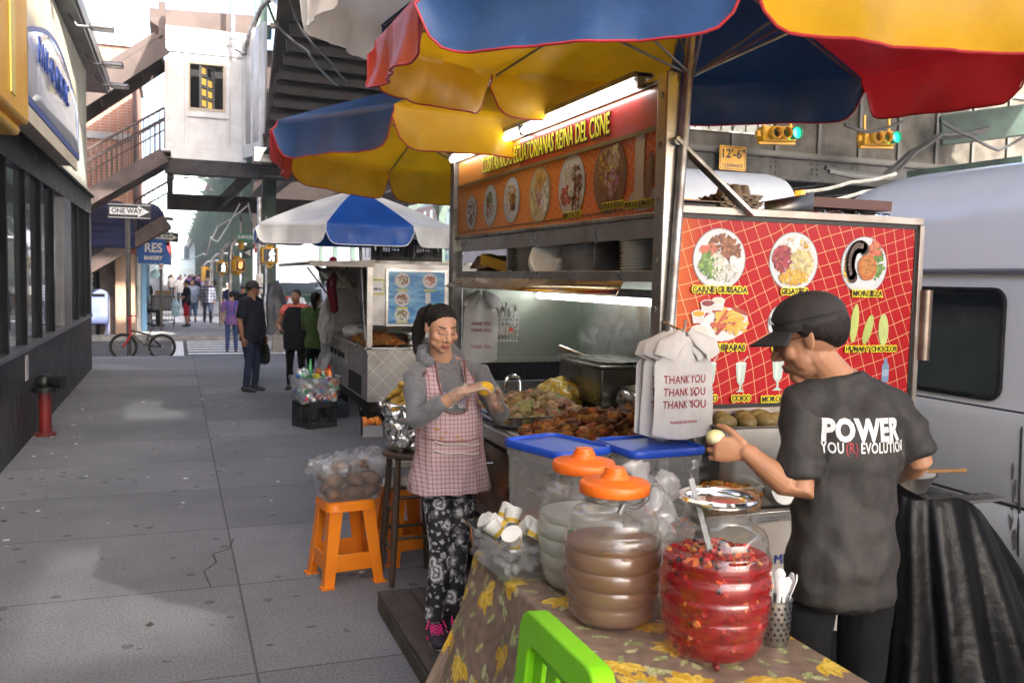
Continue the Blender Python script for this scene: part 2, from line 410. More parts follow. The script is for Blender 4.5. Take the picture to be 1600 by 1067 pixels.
# ---------------------------------------------------------------- palette
STEEL = mat('stainless_steel', (.50, .49, .47), .32, 1.0, c2=(.36, .34, .31), ns=3, bump=.08, bs=12, rvar=.12, aniso_bump=(1, 1, 14))
DSTEEL = mat('dull_steel', (.33, .33, .32), .45, .9, c2=(.18, .17, .15), ns=5, bump=.15, bs=20, rvar=.12)
GALV = mat('galvanised_pipe', (.42, .42, .42), .4, .8, c2=(.25, .22, .2), ns=9, rvar=.1)
CHROME = mat('chrome', (.75, .75, .75), .12, 1.0)
BLACK = mat('black_plastic', (.012, .012, .013), .45, c2=(.02, .02, .02))
RUB = mat('rubber', (.016, .016, .016), .85, spec=.2, c2=(.035, .033, .03), ns=12)
DARK = mat('dark_void', (.01, .01, .01), .9)
WHITE = mat('white_paint', (.74, .74, .74), .45, c2=(.6, .6, .6), ns=4)
WHITEP = mat('white_plastic', (.75, .75, .74), .4)
INK = mat('printed_ink', attr=True, r=.45, coat=.08)
MATTE = mat('coloured_matte', attr=True, r=.75)
FOIL = mat('aluminium_foil', (.72, .72, .72), .2, 1.0, bump=.9, bs=26)
ORANGE = mat('orange_plastic', (.9, .26, .01), .38, c2=(.85, .22, .008), ns=5, transl=.12)
BLUEP = mat('blue_plastic', (.012, .06, .42), .4, c2=(.015, .075, .5), ns=6)
FROST = thin('frosted_plastic', cloud=.42, rough=.2, c2=.08)
CLEAR = thin('clear_plastic', cloud=.06)
YPAINT = mat('traffic_yellow', (.72, .36, .01), .45, c2=(.55, .27, .015), ns=5)
GREENST = mat('green_steel', (.055, .095, .075), .5, c2=(.03, .05, .04), ns=2, bump=.2, bs=8)
BROWNST = mat('brown_steel', (.065, .045, .04), .6, spec=.25, c2=(.035, .025, .022), ns=3, bump=.2, bs=10)
TUBE = mat('fluorescent_tube', (1, 1, 1), .3, emit=(1, .98, .93), es=1.8)
# ================================================================ SETTING
def concrete(name, c1, c2, jx, jy, speck=.5):
    m = bpy.data.materials.new(name); m.use_nodes = True; nt = m.node_tree; L = nt.links.new; b = nt.nodes['Principled BSDF']
    b.inputs['Roughness'].default_value = .85
    tc = nd(nt, 'ShaderNodeTexCoord'); src = tc.outputs['Object']
    n1 = nd(nt, 'ShaderNodeTexNoise'); n1.inputs['Scale'].default_value = .9; n1.inputs['Detail'].default_value = 6; n1.inputs['Roughness'].default_value = .65; L(src, n1.inputs['Vector'])
    n2 = nd(nt, 'ShaderNodeTexNoise'); n2.inputs['Scale'].default_value = 85; n2.inputs['Detail'].default_value = 2; L(src, n2.inputs['Vector'])
    v = nd(nt, 'ShaderNodeTexVoronoi'); v.inputs['Scale'].default_value = 5.5; L(src, v.inputs['Vector'])     # old chewing-gum spots
    n4 = nd(nt, 'ShaderNodeTexNoise'); n4.inputs['Scale'].default_value = 1.7; L(src, n4.inputs['Vector'])
    mx = nd(nt, 'ShaderNodeMix', data_type='RGBA'); mx.inputs['A'].default_value = (*c1, 1); mx.inputs['B'].default_value = (*c2, 1)
    mr = nd(nt, 'ShaderNodeMapRange'); mr.inputs[1].default_value = .35; mr.inputs[2].default_value = .65; L(n1.outputs['Fac'], mr.inputs[0]); L(mr.outputs[0], mx.inputs['Factor'])
    sp = nd(nt, 'ShaderNodeMapRange'); sp.inputs[1].default_value = .3; sp.inputs[2].default_value = .7; sp.inputs[3].default_value = 1-speck; sp.inputs[4].default_value = 1+speck; L(n2.outputs['Fac'], sp.inputs[0])
    m2 = nd(nt, 'ShaderNodeVectorMath', operation='SCALE'); L(mx.outputs['Result'], m2.inputs[0]); L(sp.outputs[0], m2.inputs['Scale'])
    xy = nd(nt, 'ShaderNodeSeparateXYZ'); L(src, xy.inputs[0]); cmb = nd(nt, 'ShaderNodeCombineXYZ')
    for q, (off, p), k in ((xy.outputs['X'], jx, 0), (xy.outputs['Y'], jy, 1)): L(mnode(nt, 'FLOOR', mnode(nt, 'DIVIDE', mnode(nt, 'SUBTRACT', q, off), p)), cmb.inputs[k])
    wn = nd(nt, 'ShaderNodeTexWhiteNoise', noise_dimensions='2D'); L(cmb.outputs[0], wn.inputs['Vector']); m2b = nd(nt, 'ShaderNodeVectorMath', operation='SCALE'); L(m2.outputs[0], m2b.inputs[0]); L(mnode(nt, 'ADD', mnode(nt, 'MULTIPLY', wn.outputs['Value'], .26), .86), m2b.inputs['Scale']); m2 = m2b
    gum = mnode(nt, 'MULTIPLY', mnode(nt, 'LESS_THAN', v.outputs['Distance'], .16), mnode(nt, 'GREATER_THAN', n4.outputs['Fac'], .5))
    xyz = nd(nt, 'ShaderNodeSeparateXYZ'); L(src, xyz.inputs[0])
    fs = []
    for q, (off, p) in ((xyz.outputs['X'], jx), (xyz.outputs['Y'], jy)):
        fr = mnode(nt, 'FRACT', mnode(nt, 'DIVIDE', mnode(nt, 'ADD', q, 100*p-off), p)); fs.append(mnode(nt, 'LESS_THAN', fr, .012/p))
    j = mnode(nt, 'MULTIPLY', mnode(nt, 'MAXIMUM', fs[0], fs[1]), .65)
    fac = mnode(nt, 'MAXIMUM', j, mnode(nt, 'MULTIPLY', gum, .5))
    m3 = nd(nt, 'ShaderNodeMix', data_type='RGBA'); L(fac, m3.inputs['Factor']); L(m2.outputs[0], m3.inputs['A']); m3.inputs['B'].default_value = (.02, .02, .022, 1)
    L(m3.outputs['Result'], b.inputs['Base Color'])
    bp = nd(nt, 'ShaderNodeBump'); bp.inputs['Strength'].default_value = .35; bp.inputs['Distance'].default_value = .004; L(n2.outputs['Fac'], bp.inputs['Height']); L(bp.outputs[0], b.inputs['Normal'])
    return m
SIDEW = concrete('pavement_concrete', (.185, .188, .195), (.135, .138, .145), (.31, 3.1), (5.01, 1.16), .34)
CURB = mat('kerb_stone', (.24, .235, .225), .8, c2=(.15, .145, .14), ns=4, bump=.2)
ASPH = mat('asphalt', (.075, .077, .08), .85, c2=(.045, .046, .048), ns=3, bump=.3, bs=90)
LINE = mat('road_paint', (.72, .72, .70), .7, c2=(.42, .42, .41), ns=5, lo=.5, hi=.75)
def slab(name, pts, z0, z1, m):
    b = MB(); b.prism([(x, y) for x, y in pts], z1-z0, Matrix.Translation((0, 0, z0))); return kind(b.build(name, m), 'structure')
b = MB(); b.sheet(lambda u, v: V3((-200+400*u, -60+760*v, -.13)), 8, 8); kind(b.build('road', ASPH), 'structure')
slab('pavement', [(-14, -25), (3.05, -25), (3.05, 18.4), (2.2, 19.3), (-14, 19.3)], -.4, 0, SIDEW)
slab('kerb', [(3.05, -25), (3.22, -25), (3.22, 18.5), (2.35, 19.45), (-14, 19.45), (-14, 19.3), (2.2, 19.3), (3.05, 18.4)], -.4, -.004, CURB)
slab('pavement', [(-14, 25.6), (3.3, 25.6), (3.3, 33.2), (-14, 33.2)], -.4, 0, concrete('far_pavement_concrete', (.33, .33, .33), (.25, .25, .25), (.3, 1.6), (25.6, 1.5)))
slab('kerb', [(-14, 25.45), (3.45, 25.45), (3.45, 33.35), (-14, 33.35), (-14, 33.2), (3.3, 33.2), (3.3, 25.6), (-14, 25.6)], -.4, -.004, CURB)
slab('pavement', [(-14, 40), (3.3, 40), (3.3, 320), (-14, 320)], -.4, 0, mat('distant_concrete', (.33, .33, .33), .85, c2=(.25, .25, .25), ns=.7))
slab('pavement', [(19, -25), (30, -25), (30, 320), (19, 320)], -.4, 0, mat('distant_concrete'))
b = MB()
for k in range(8): b.bb((.25, 19.75+.74*k, -.13), (3.1, 20.1+.74*k, -.126))
for k in range(7): b.bb((-.9, 33.7+.85*k, -.13), (3.0, 34.15+.85*k, -.126))
b.bb((-.1, 19.6, -.13), (.16, 25.3, -.126))
kind(b.build('road_marking', LINE), 'structure')
b = MB()
for (x0, y0, x1, y1, wd) in ((.335, 5.9, .30, 5.7, .008), (.30, 5.7, .20, 5.62, .007), (.20, 5.62, .215, 5.45, .009), (.215, 5.45, .14, 5.3, .006), (.14, 5.3, .155, 5.15, .006), (.155, 5.15, .17, 5.02, .005)):
    b.bar((x0, y0, .0005), (x1, y1, .0005), wd, .002)
kind(b.build('pavement_crack', mat('crack_dirt', (.03, .03, .03), .9)), 'structure')
rng = random.Random(5)
b = MB()
for k in range(120):       # scraps of paper and grit blown against the wall and over the pavement
    x = rng.choice((rng.uniform(-1.3, -.9), rng.uniform(-1.3, 1.2))); y = rng.uniform(3.5, 13); s = rng.uniform(.006, .028)
    b.col = rng.choice(((.7, .7, .68), (.6, .58, .52), (.05, .04, .035), (.05, .04, .035), (.65, .66, .7)))
    M = Matrix.Translation((x, y, .003)) @ Matrix.Rotation(rng.uniform(0, 6.28), 4, 'Z') @ Matrix.Rotation(rng.uniform(-.3, .3), 4, 'X')
    b.flat([(-s, -s*.5), (s*.8, -s*.6), (s, s*.4), (-s*.7, s*.6)], M, .002)
kind(b.build('litter', MATTE), 'stuff')
# ---- elevated railway: unseen roof added to shade the street, gratings added for sun patches
def shadow_pt(x, y, z): t = z/SUND.z; return (x+SUND.x*t, y+SUND.y*t)
DZ = 7.6
deckm = mat('shade_deck_timber', (.06, .05, .045), .85, c2=(.035, .03, .028), ns=4)
b = MB()
dx0, dx1, dy0, dy1 = .6, 11.0, -12.0, 13.5
holes = []      # (ground centre, size x, size y, open fraction)
for gx, gy, sx, sy, op in ((-.22, 5.0, .98, 1.9, .052), (-.22, 11.8, .72, 1.7, .06), (.38, 9.3, .55, .16, .05), (.42, 6.3, .5, .14, .06)):
    cx, cy = shadow_pt(gx, gy, DZ); holes.append((cx-sx/2, cy-sy/2, cx+sx/2, cy+sy/2, op))
xs = sorted({dx0, dx1, *[h[0] for h in holes], *[h[2] for h in holes]}); ys = sorted({dy0, dy1, *[h[1] for h in holes], *[h[3] for h in holes]})
for i in range(len(xs)-1):
    for j in range(len(ys)-1):
        mx_, my_ = (xs[i]+xs[i+1])/2, (ys[j]+ys[j+1])/2
        if not any(h[0] < mx_ < h[2] and h[1] < my_ < h[3] for h in holes): b.bb((xs[i]-.003, ys[j]-.003, DZ), (xs[i+1]+.003, ys[j+1]+.003, DZ+.12))
for h in holes:  # made-up gratings, standing in for sunlight thrown back by windows
    p = .08; n = int((h[3]-h[1])/p)+1
    for k in range(n): b.bb((h[0]-.01, h[1]+k*p, DZ+.02), (h[2]+.01, h[1]+k*p+p*(1-h[4]*3.1), DZ+.023))
DECK = thing('railway_and_shade_deck', 'dark elevated railway with an unseen roof added above the food carts to block the sun', 'railway', (8, 0, 0))
b.build('deck', deckm, DECK)
b = MB(); b.bb((11.01, 8.5, 7.62), (17, 13.59, 7.72)); b.bb((-.7, 13.6, 7.62), (17, 16.95, 7.72)); b.bb((-.7, 11.5, 7.62), (.59, 13.6, 7.72)); b.bb((.2, 17, 8.6), (17, 21.7, 8.8)); b.build('platform', deckm, DECK)  # slabs added out of view to shade the station house and signs
b = MB()
for k in range(400): b.bb((2.0, 26+k*.7, DZ), (14.5, 26+k*.7+.40, DZ+.25))
for x in (2.4, 5.5, 11, 14.2): b.bb((x-.2, 25, DZ-1.1), (x+.2, 312, DZ))
b.build('far_deck', BROWNST, DECK)
for x in (5.1, 8.6, 14.0):
    b = MB(); b.bb((x-.15, -11.8, DZ-.5), (x+.15, 13.4, DZ-.004)); b.build('girder', BROWNST, DECK)
# columns with curved brackets
def col_thing(label):
    t = thing('railway_column', label, 'column', (0, 0, 0), 0, 'green columns of the elevated railway')
    b = MB(); b.bb((-.19, -.16, -.13), (.19, -.11, 6.5)); b.bb((-.19, .11, -.13), (.19, .16, 6.5)); b.bb((-.03, -.11, -.13), (.03, .11, 6.5))
    for k in range(16): b.bb((-.14, -.172, .5+k*.38), (-.11, -.16, .53+k*.38)); b.bb((.11, -.172, .5+k*.38), (.14, -.16, .53+k*.38))
    b.build('shaft', GREENST, t)
    b = MB(); n = 14
    for s in (-1, 1):
        po = [(s*(.19+1.5*(1-math.cos(R_(90*i/n)))), 6.5-1.9+1.9*math.sin(R_(90*i/n))) for i in range(n+1)]
        b.prism(po+[(s*.19, 6.5)], .12, Matrix(((1, 0, 0, 0), (0, 0, 1, -.06), (0, 1, 0, 0), (0, 0, 0, 1))))
    b.build('bracket', GREENST, t)
    b = MB(); b.bb((-.3, -.27, -.13), (.3, .27, .12)); b.build('base', CURB, t)
    return t
c0 = col_thing('green railway column nearest the crossing behind the man in the black cap'); c0.location = (2.55, 27.2, 0)
for k in range(1, 14):
    dup(c0, (2.45, 27.2+7.2*k, 0), label='green riveted railway column in the line receding along the far pavement')
for k in range(0, 9):
    dup(c0, (14.0, 22+9*k, 0), label='green riveted railway column on the far side of the street')
# dark pedestal wrapped round the nearest column, conduit up its face
t = thing('column_guard', 'bulky dark steel guard round the foot of the nearest railway column', 'column guard', (2.6, 26.4, 0))
b = MB(); b.tube([(2.55, 26.3, -.1), (2.55, 26.3, 1.0), (2.6, 26.35, 1.2), (2.75, 26.5, 1.35)], [.42, .42, .36, .15], 20); b.build('guard', mat('worn_guard', (.07, .07, .075), .4, .5, c2=(.03, .03, .03), ns=3), t)
b = MB(); b.tube([(2.35, 25.86, .25), (2.32, 25.84, .5), (2.32, 25.84, 1.0), (2.36, 25.95, 1.25), (2.36, 26.0, 3.3)], .035, 8); b.build('conduit', GALV, t)

# ---- storefront on the left
SX = -1.41
sf = thing('storefront_building', 'black and cream corner shop building with tall dark windows along the left pavement', 'building', (SX, 8, 0))
PANEL = mat('black_glossy_cladding', (.007, .007, .008), .35, 0.0, spec=.1, c2=(.035, .035, .04), ns=2, rvar=.1)
CREAM = mat('cream_render', (.56, .54, .46), .8, c2=(.44, .42, .36), ns=1.2, bump=.15, bs=30)
GLASSD = mat('dark_window_glass', (.16, .18, .19), .02, .55, coat=.3)
FRAMEB = mat('black_frame', (.005, .005, .006), .5, spec=.12)
GREYF = mat('grey_metal_frame', (.13, .13, .14), .35, .5, c2=(.09, .09, .1), ns=3)
b = MB(); n = 230
pts = []
for k in range(n):
    y = -4+21*k/n; pts += [(SX+.035, y), (SX+.035, y+.062), (SX+.02, y+.07), (SX+.02, y+.083)]
vs = [(x, y, 0) for x, y in pts]+[(x, y, .90) for x, y in pts]; N = len(pts)
b.add(vs, [(i, i+1, N+i+1, N+i) for i in range(N-1)]); b.bb((SX-.2, -4, 0), (SX-.02, 17, .9)); b.bb((SX, 16.93, 0), (SX+.04, 17.02, .9))
b.build('base_panel', PANEL, sf, sharp=20)
b = MB(); b.bb((SX-.1, -4, .9), (SX+.06, 17.03, .955)); b.build('sill', GREYF, sf, bevel=.006)
YM = [-2.7, -.6, 1.5, 3.6, 5.7, 7.8, 8.85, 9.9, 10.95, 12.05, 13.1, 13.85, 14.9, 16.0, 16.85]
for i in range(len(YM)-1):
    if i == 10: continue
    b = MB(); b.bb((SX-.02, YM[i]+.03, .955), (SX-.01, YM[i+1]-.03, 2.65)); b.build('window', GLASSD, sf)
for i, y in enumerate(YM):
    if i in (10, 11): continue
    b = MB(); b.bb((SX-.03, y-.03, .955), (SX+.04, y+.03, 2.65)); b.build('mullion', FRAMEB, sf)
b = MB(); b.bb((SX-.05, 13.07, .955), (SX+.05, 13.88, 2.65)); b.build('pilaster', GREYF, sf, bevel=.01)
b = MB(); b.bb((SX-.05, 16.88, .955), (SX+.05, 17.0, 2.65)); b.build('corner_post', GREYF, sf, bevel=.01)
b = MB(); b.bb((SX-.2, -4, 2.65), (SX+.05, 17.05, 2.93)); b.build('fascia', PANEL, sf)
b = MB(); b.bb((SX-.1, -4, 2.93), (SX+.1, 17.06, 2.97)); b.build('fascia_trim', FRAMEB, sf)
b = MB()
for y0, y1 in ((-4, 5), (5, 9.2), (9.2, 13.0), (13, 17)):
    b.bb((SX-.3, y0+.006, 2.972), (SX, y1-.006, 4.0)); b.bb((SX-.3, y0+.006, 4.012), (SX, y1-.006, 5.05))
b.bb((-12, -4, 2.972), (SX-.31, 16.99, 5.0)); b.build('upper_wall', CREAM, sf)
b = MB(); b.bb((-12, -4, -.05), (-5, 17, 2.97)); b.bb((-5, -4, 2.7), (SX-.35, 17, 2.96)); b.bb((-5, -4, 0.003), (SX-.3, 17, .02)); b.bb((-5, 16.9, 0), (SX-.25, 17, 2.7)); b.build('interior', mat('dim_interior', (.05, .05, .045), .8), sf)
b = MB(); b.bb((SX-.3, -4, 5.06), (SX+.22, 19.0, 5.12)); b.bb((SX+.18, -4, 5.12), (SX+.25, 19.0, 5.34)); b.build('eave_gutter', GREYF, sf, bevel=.01)
for k, y in enumerate((9.0, 11.2, 13.4, 15.7, 17.4)):
    q = thing('floodlight', ('metal floodlight under the eave, %s along the cream wall' % ('nearest', 'second', 'third', 'fourth', 'farthest')[k]), 'floodlight', (SX+.25, y, 5.1), 0, 'floodlights under the shop eave')
    b = MB(); b.tube([(SX+.1, y, 5.06), (SX+.2, y, 4.92), (SX+.42, y, 4.93)], .018, 8); b.build('arm', GREYF, q)
    b = MB(); b.box((SX+.5, y, 4.93), (.3, .2, .07)); b.build('head', GREYF, q, bevel=.02)
    b = MB(); b.box((SX+.52, y, 4.892), (.24, .16, .004)); b.build('lens', mat('lamp_lens', (.8, .78, .7), .2), q)
# shop sign
sg = thing('shop_sign', 'cream and yellow boxed shop sign with raised blue letters on the shop wall', 'sign', (SX, 8, 3))
YEL = mat('sign_yellow', (.78, .40, .005), .4, c2=(.68, .33, .004), ns=2)
b = MB(); b.bb((SX+.002, 4.6, 2.79), (SX+.36, 7.84, 4.9)); b.bb((SX+.002, 4.6, 2.71), (SX+.3, 7.84, 2.788)); b.build('yellow_box', YEL, sg, bevel=.03)
b = MB(); b.bb((SX+.362, 7.0, 2.9), (SX+.372, 7.18, 4.9)); b.build('yellow_trim', mat('pale_yellow', (.75, .55, .12), .4), sg)
CRB = mat('cream_box', (.66, .58, .42), .45, c2=(.58, .5, .36), ns=2)
b = MB(); po = [(7.85, 2.94), (12.1, 2.94), (12.1, 3.86)]+[(12.1-4.25*i/12, 3.86+.42*math.sin(math.pi*i/12)) for i in range(1, 12)]+[(7.85, 3.86)]
b.prism(po, .3, Matrix(((0, 0, 1, SX+.002), (1, 0, 0, 0), (0, 1, 0, 0), (0, 0, 0, 1)))); b.build('box', CRB, sg, bevel=.02)
b = MB(); b.bb((SX+.303, 7.86, 2.86), (SX+.33, 11.8, 2.985)); b.build('lower_ledge', CRB, sg)
MS = Matrix(((0, 0, 1, SX+.304), (1, 0, 0, 0), (0, 1, 0, 0), (0, 0, 0, 1)))
def arch(y0, y1, z0, z1, rise, n=16): return [(y0, z0), (y1, z0), (y1, z1)]+[(y1+(y0-y1)*i/n, z1+rise*math.sin(math.pi*i/n)) for i in range(1, n)]+[(y0, z1)]
SBLUE = mat('sign_blue', (.012, .05, .30), .35)
b = MB(); b.prism(arch(7.95, 12.0, 3.0, 3.55, .36), .03, MS); b.build('border', SBLUE, sg)
GLW = mat('glossy_white_sign', (.66, .67, .72), .06, coat=.5, c2=(.62, .63, .68), ns=1, bump=.25, bs=1.2)
b = MB()
def bulge(u, v):
    y = lerp(8.02, 11.93, u); top = 3.52+.33*math.sin(math.pi*(u*.96+.02)); z = lerp(3.06, top, v)
    return V3((SX+.336+.035*(1-(2*u-1)**6)*(1-(2*v-1)**4), y, z))
b.sheet(bulge, 28, 10); b.build('panel', GLW, sg)
text(sg, 'PAY-O-MATIC', .30, frame((SX+.382, 9.35, 3.46), (0, 1, 0), (0, 0, 1)), SBLUE, .006, .001, 1.0, spacing=1.2)
# wall notice
t = thing('wall_notice', 'small pale notice stuck on the black base panel', 'notice', (SX+.04, 9.75, .7))
b = MB(); b.bb((SX+.04, 9.72, .62), (SX+.05, 9.86, .86)); b.build('notice', mat('pale_notice', (.5, .48, .5), .6, c2=(.35, .33, .36), ns=60, stretch=(1, 1, 3)), t)
# red standpipe
sp_ = thing('standpipe', 'red standpipe with a black hose outlet rising from the pavement', 'standpipe', (-1.265, 10.2, 0))
RED = mat('red_paint', (.15, .008, .008), .5, c2=(.085, .006, .006), ns=6)
b = MB(); b.cyl((-1.265, 10.2, 0), .06, .45, 20); b.cyl((-1.265, 10.2, 0), .10, .03, 20); b.build('pipe', RED, sp_)
BKP = mat('black_iron', (.016, .02, .018), .35, .3)
b = MB(); b.cyl((-1.265, 10.2, .45), .11, .05, 20); b.ball((-1.265, 10.2, .55), (.10, .10, .085))
for dx in (1,): b.tube([(-1.265, 10.2, .56), (-1.265+dx*.12, 10.10, .56), (-1.265+dx*.15, 10.09, .56)], [.055, .06, .06], 14); b.tube([(-1.265+dx*.12, 10.105, .56), (-1.265+dx*.18, 10.08, .56)], .07, 14)
b.build('outlet', BKP, sp_)

# ---- far corner building: brick over a small shop
BRICK = grid_mat('red_brick', (.30, .13, .085), (.40, .35, .31), (.21, .075), (.012, .012), ('X', 'Z'), r=.85, c_b=(.36, .17, .11))
cb = thing('brick_building', 'red brick corner building beyond the crossing, behind the stairs', 'building', (-6, 30, 0))
b = MB(); b.bb((-12, 25.8, 3.3), (-1.05, 33, 7.5)); b.build('wall', BRICK, cb)
b = MB(); b.bb((-12.1, 25.72, 7.5), (-.98, 33.1, 7.66)); b.bb((-12.05, 25.76, 5.1), (-1.01, 25.8, 5.28)); b.build('stone_band', mat('grey_stone_trim', (.36, .35, .34), .8, c2=(.28, .27, .26), ns=3), cb)
TAN = mat('tan_granite', (.34, .22, .15), .5, c2=(.25, .16, .11), ns=30)
b = MB(); b.bb((-1.5, 25.75, 0), (-1.02, 26.5, 2.15)); b.build('corner_pier', TAN, cb, bevel=.015)
b = MB(); b.bb((-12, 26.2, 0), (-1.04, 33, 3.28)); b.build('shop_wall', mat('dim_shopwall', (.16, .13, .11), .8, c2=(.1, .08, .07), ns=2), cb)
b = MB(); b.bb((-1.75, 25.73, 2.16), (-1.0, 26.6, 2.5)); b.build('red_lintel', mat('red_lintel', (.28, .07, .04), .6), cb)
b = MB(); b.bb((-3.4, 26.0, 2.1), (-1.76, 26.1, 2.45)); b.build('shop_board', mat('cream_board', (.6, .56, .5), .6), cb)
for x in (-2.35, -3.2):
    q = b = MB(); b.bb((x-.32, 26.12, .85), (x+.32, 26.15, 1.95)); wi = b.build('window', mat('shop_glass', (.25, .3, .3), .1, c2=(.5, .55, .5), ns=9, lo=.45, hi=.55), cb)
    b = MB()
    for k in range(5): b.bb((x-.33+k*.16, 26.09, .85), (x-.31+k*.16, 26.11, 1.95))
    for k in range(8): b.bb((x-.33, 26.07, .85+k*.155), (x+.33, 26.085, .87+k*.155))
    b.build('security_bars', FRAMEB, wi)
    b = MB()
    for k in range(9): b.box((x, 26.1, .05+k*.09), (.66, .03, .075), Matrix.Rotation(.35, 4, 'X'))
    b.build('shutter', mat('shutter_grey', (.32, .3, .28), .5, c2=(.22, .2, .18), ns=3), cb)
b = MB(); b.bb((-2.72, 26.05, 0), (-2.68, 26.18, 2.1)); b.bb((-1.98, 26.02, 0), (-1.9, 26.18, 2.1)); b.bb((-3.6, 26.02, 1.98), (-1.9, 26.1, 2.08)); b.build('shop_frame', FRAMEB, cb)
for (y0, y1) in ((27.4, 28.7), (29.3, 30.8)):
    b = MB(); b.bb((-1.03, y0, .5), (-1.0, y1, 2.1)); b.build('side_window', mat('shop_glass'), cb)
NAVY = mat('navy_awning', (.010, .014, .075), .6, c2=(.007, .01, .05), ns=2)
aw = thing('navy_awning', 'large curved navy awning over the corner shop behind the stairs', 'awning', (-1.5, 25, 2.3))
b = MB()
prof = [(.0, 2.28), (.0, 2.5)]+[(.75*(1-math.cos(R_(90*i/8))), 2.5+1.0*math.sin(R_(90*i/8))) for i in range(9)]
for i in range(len(prof)-1):
    (o1, z1), (o2, z2) = prof[i], prof[i+1]
    for xa, xb, ya, yb, dz in ((-6, -.98, 24.9, 25.75, 0), (-1.03, -.2, 27.8, 31, .16)):
        b.add([(xa, ya+o1, z1+dz), (xb-o1*.6, ya+o1, z1+dz), (xb-o2*.6, ya+o2, z2+dz), (xa, ya+o2, z2+dz)], [(0, 1, 2, 3)])
        b.add([(xb-o1*.6, ya+o1, z1+dz), (xb-o1*.6, yb, z1+dz), (xb-o2*.6, yb, z2+dz), (xb-o2*.6, ya+o2, z2+dz)], [(0, 1, 2, 3)])
b.build('cover', NAVY, aw, solid=.02)
b = MB(); b.bb((-1.3, 24.88, 2.42), (-.5, 24.895, 2.62)); 
ba = thing('bakery_awning', 'bright blue bakery awning with white lettering beyond the pole', 'awning', (-.7, 28.5, 2.1))
AWB = mat('awning_blue', (.015, .11, .42), .55)
b = MB(); P = [(-1.03, 1.93), (-.16, 1.93), (-.16, 2.15), (-.3, 2.62), (-1.03, 2.66)]
b.prism(P, 3.4, Matrix(((1, 0, 0, 0), (0, 0, 1, 27.5), (0, 1, 0, 0), (0, 0, 0, 1)))); b.build('cover', AWB, ba)
text(ba, 'RES', .36, frame((-.36, 27.485, 2.36), (1, 0, 0), (0, 0, 1)), WHITEP, .004, .01, .85, align='RIGHT')
text(ba, 'BAKERY', .15, frame((-.36, 27.485, 2.08), (1, 0, 0), (0, 0, 1)), WHITEP, .004, .006, .9, align='RIGHT')
bl = thing('bakery_shop', 'narrow pale shop with light blue columns under the bakery awning', 'shop', (-1, 29, 0))
b = MB(); b.bb((-1.04, 27.5, 0.003), (-.93, 31, 1.92)); b.build('wall', WHITE, bl)
b = MB(); b.bb((-.92, 27.45, 0.003), (-.78, 27.7, 1.92)); b.bb((-.92, 30.2, 0.003), (-.78, 30.4, 1.92)); b.build('column', mat('pale_blue_paint', (.18, .38, .62), .5), bl)
b = MB(); b.bb((-.93, 28, 0.9), (-.92, 29.9, 1.8)); b.build('window', mat('shop_glass'), bl)
# mailbox
mb_ = thing('mailbox', 'faded blue round-topped mailbox on the far pavement by the corner shop', 'mailbox', (-1.95, 25.95, 0))
MBB = mat('mailbox_blue', (.10, .13, .28), .5, c2=(.16, .18, .30), ns=4)
b = MB(); po = [(-.27, .3), (.27, .3), (.27, 1.05)]+[(.27*math.cos(R_(180*i/12)), 1.05+.17*math.sin(R_(180*i/12))) for i in range(1, 12)]+[(-.27, 1.05)]
b.prism(po, .5, Matrix(((1, 0, 0, -1.95), (0, 0, 1, 25.75), (0, 1, 0, 0), (0, 0, 0, 1)))); b.build('body', MBB, mb_, bevel=.02)
for dx in (-.24, .24):
    for y in (25.8, 26.2): b = MB(); b.bb((-1.95+dx-.03, y-.03, 0), (-1.95+dx+.03, y+.03, .3)); b.build('leg', MBB, mb_)
b = MB(); b.bb((-2.15, 25.73, 1.02), (-1.75, 25.745, 1.09)); b.build('slot', FRAMEB, mb_)

# ---- station house (white booth), stairs and louvred stair underside
BW = mat('booth_white_paint', (.55, .53, .51), .5, c2=(.46, .44, .42), ns=2.5, bump=.1, bs=14)
bh = thing('station_house', 'white panelled station house raised over the crossing on dark beams', 'building', (.8, 24, 4))
BY = 24.0
def bp_(x, y): p = yp(x, y, BY); return p
x0, x1, zb, zt = -.235, 1.66, 4.52, 7.66
b = MB(); wx0, wx1, wz0, wz1 = .30, 1.18, 5.72, 6.90
b.bb((x0, BY, zb), (wx0, BY+.15, zt)); b.bb((wx1, BY, zb), (x1, BY+.15, zt)); b.bb((wx0, BY, zb), (wx1, BY+.15, wz0)); b.bb((wx0, BY, wz1), (wx1, BY+.15, zt))
b.bb((x0, BY+.15, zb), (x0+.15, BY+4, zt)); b.build('wall', BW, bh)
b = MB(); b.bb((x0-.03, BY-.04, 7.10), (x1+.05, BY-.002, 7.36)); b.bb((x0-.05, BY-.06, 7.36), (x1+.05, BY-.002, 7.7)); b.bb((x0-.03, BY-.05, zb-.02), (x1+.03, BY-.002, zb+.32))
for xx in (x0, wx0-.08, wx1+.02, x1-.08): b.bb((xx, BY-.03, zb+.32), (xx+.09, BY-.002, 7.10))
b.bb((wx0-.06, BY-.05, wz0-.17), (wx1+.1, BY-.002, wz0-.09)); b.build('trim', BW, bh, bevel=.008)
b = MB()
for a, c in (((wx0, BY-.02, wz0), (wx0+.05, BY+.1, wz1)), ((wx1-.05, BY-.02, wz0), (wx1, BY+.1, wz1)), ((wx0+.05, BY-.02, wz0), (wx1-.05, BY+.1, wz0+.06)), ((wx0+.05, BY-.02, wz1-.05), (wx1-.05, BY+.1, wz1))): b.bb(a, c)
wn = b.build('window', mat('tan_frame', (.38, .31, .22), .5), bh)
b = MB()   # a casement standing half open, lit panes behind
sx = wx0+.30
MM = Matrix.Translation((sx, BY-.02, 0)) @ Matrix.Rotation(R_(58), 4, 'Z')
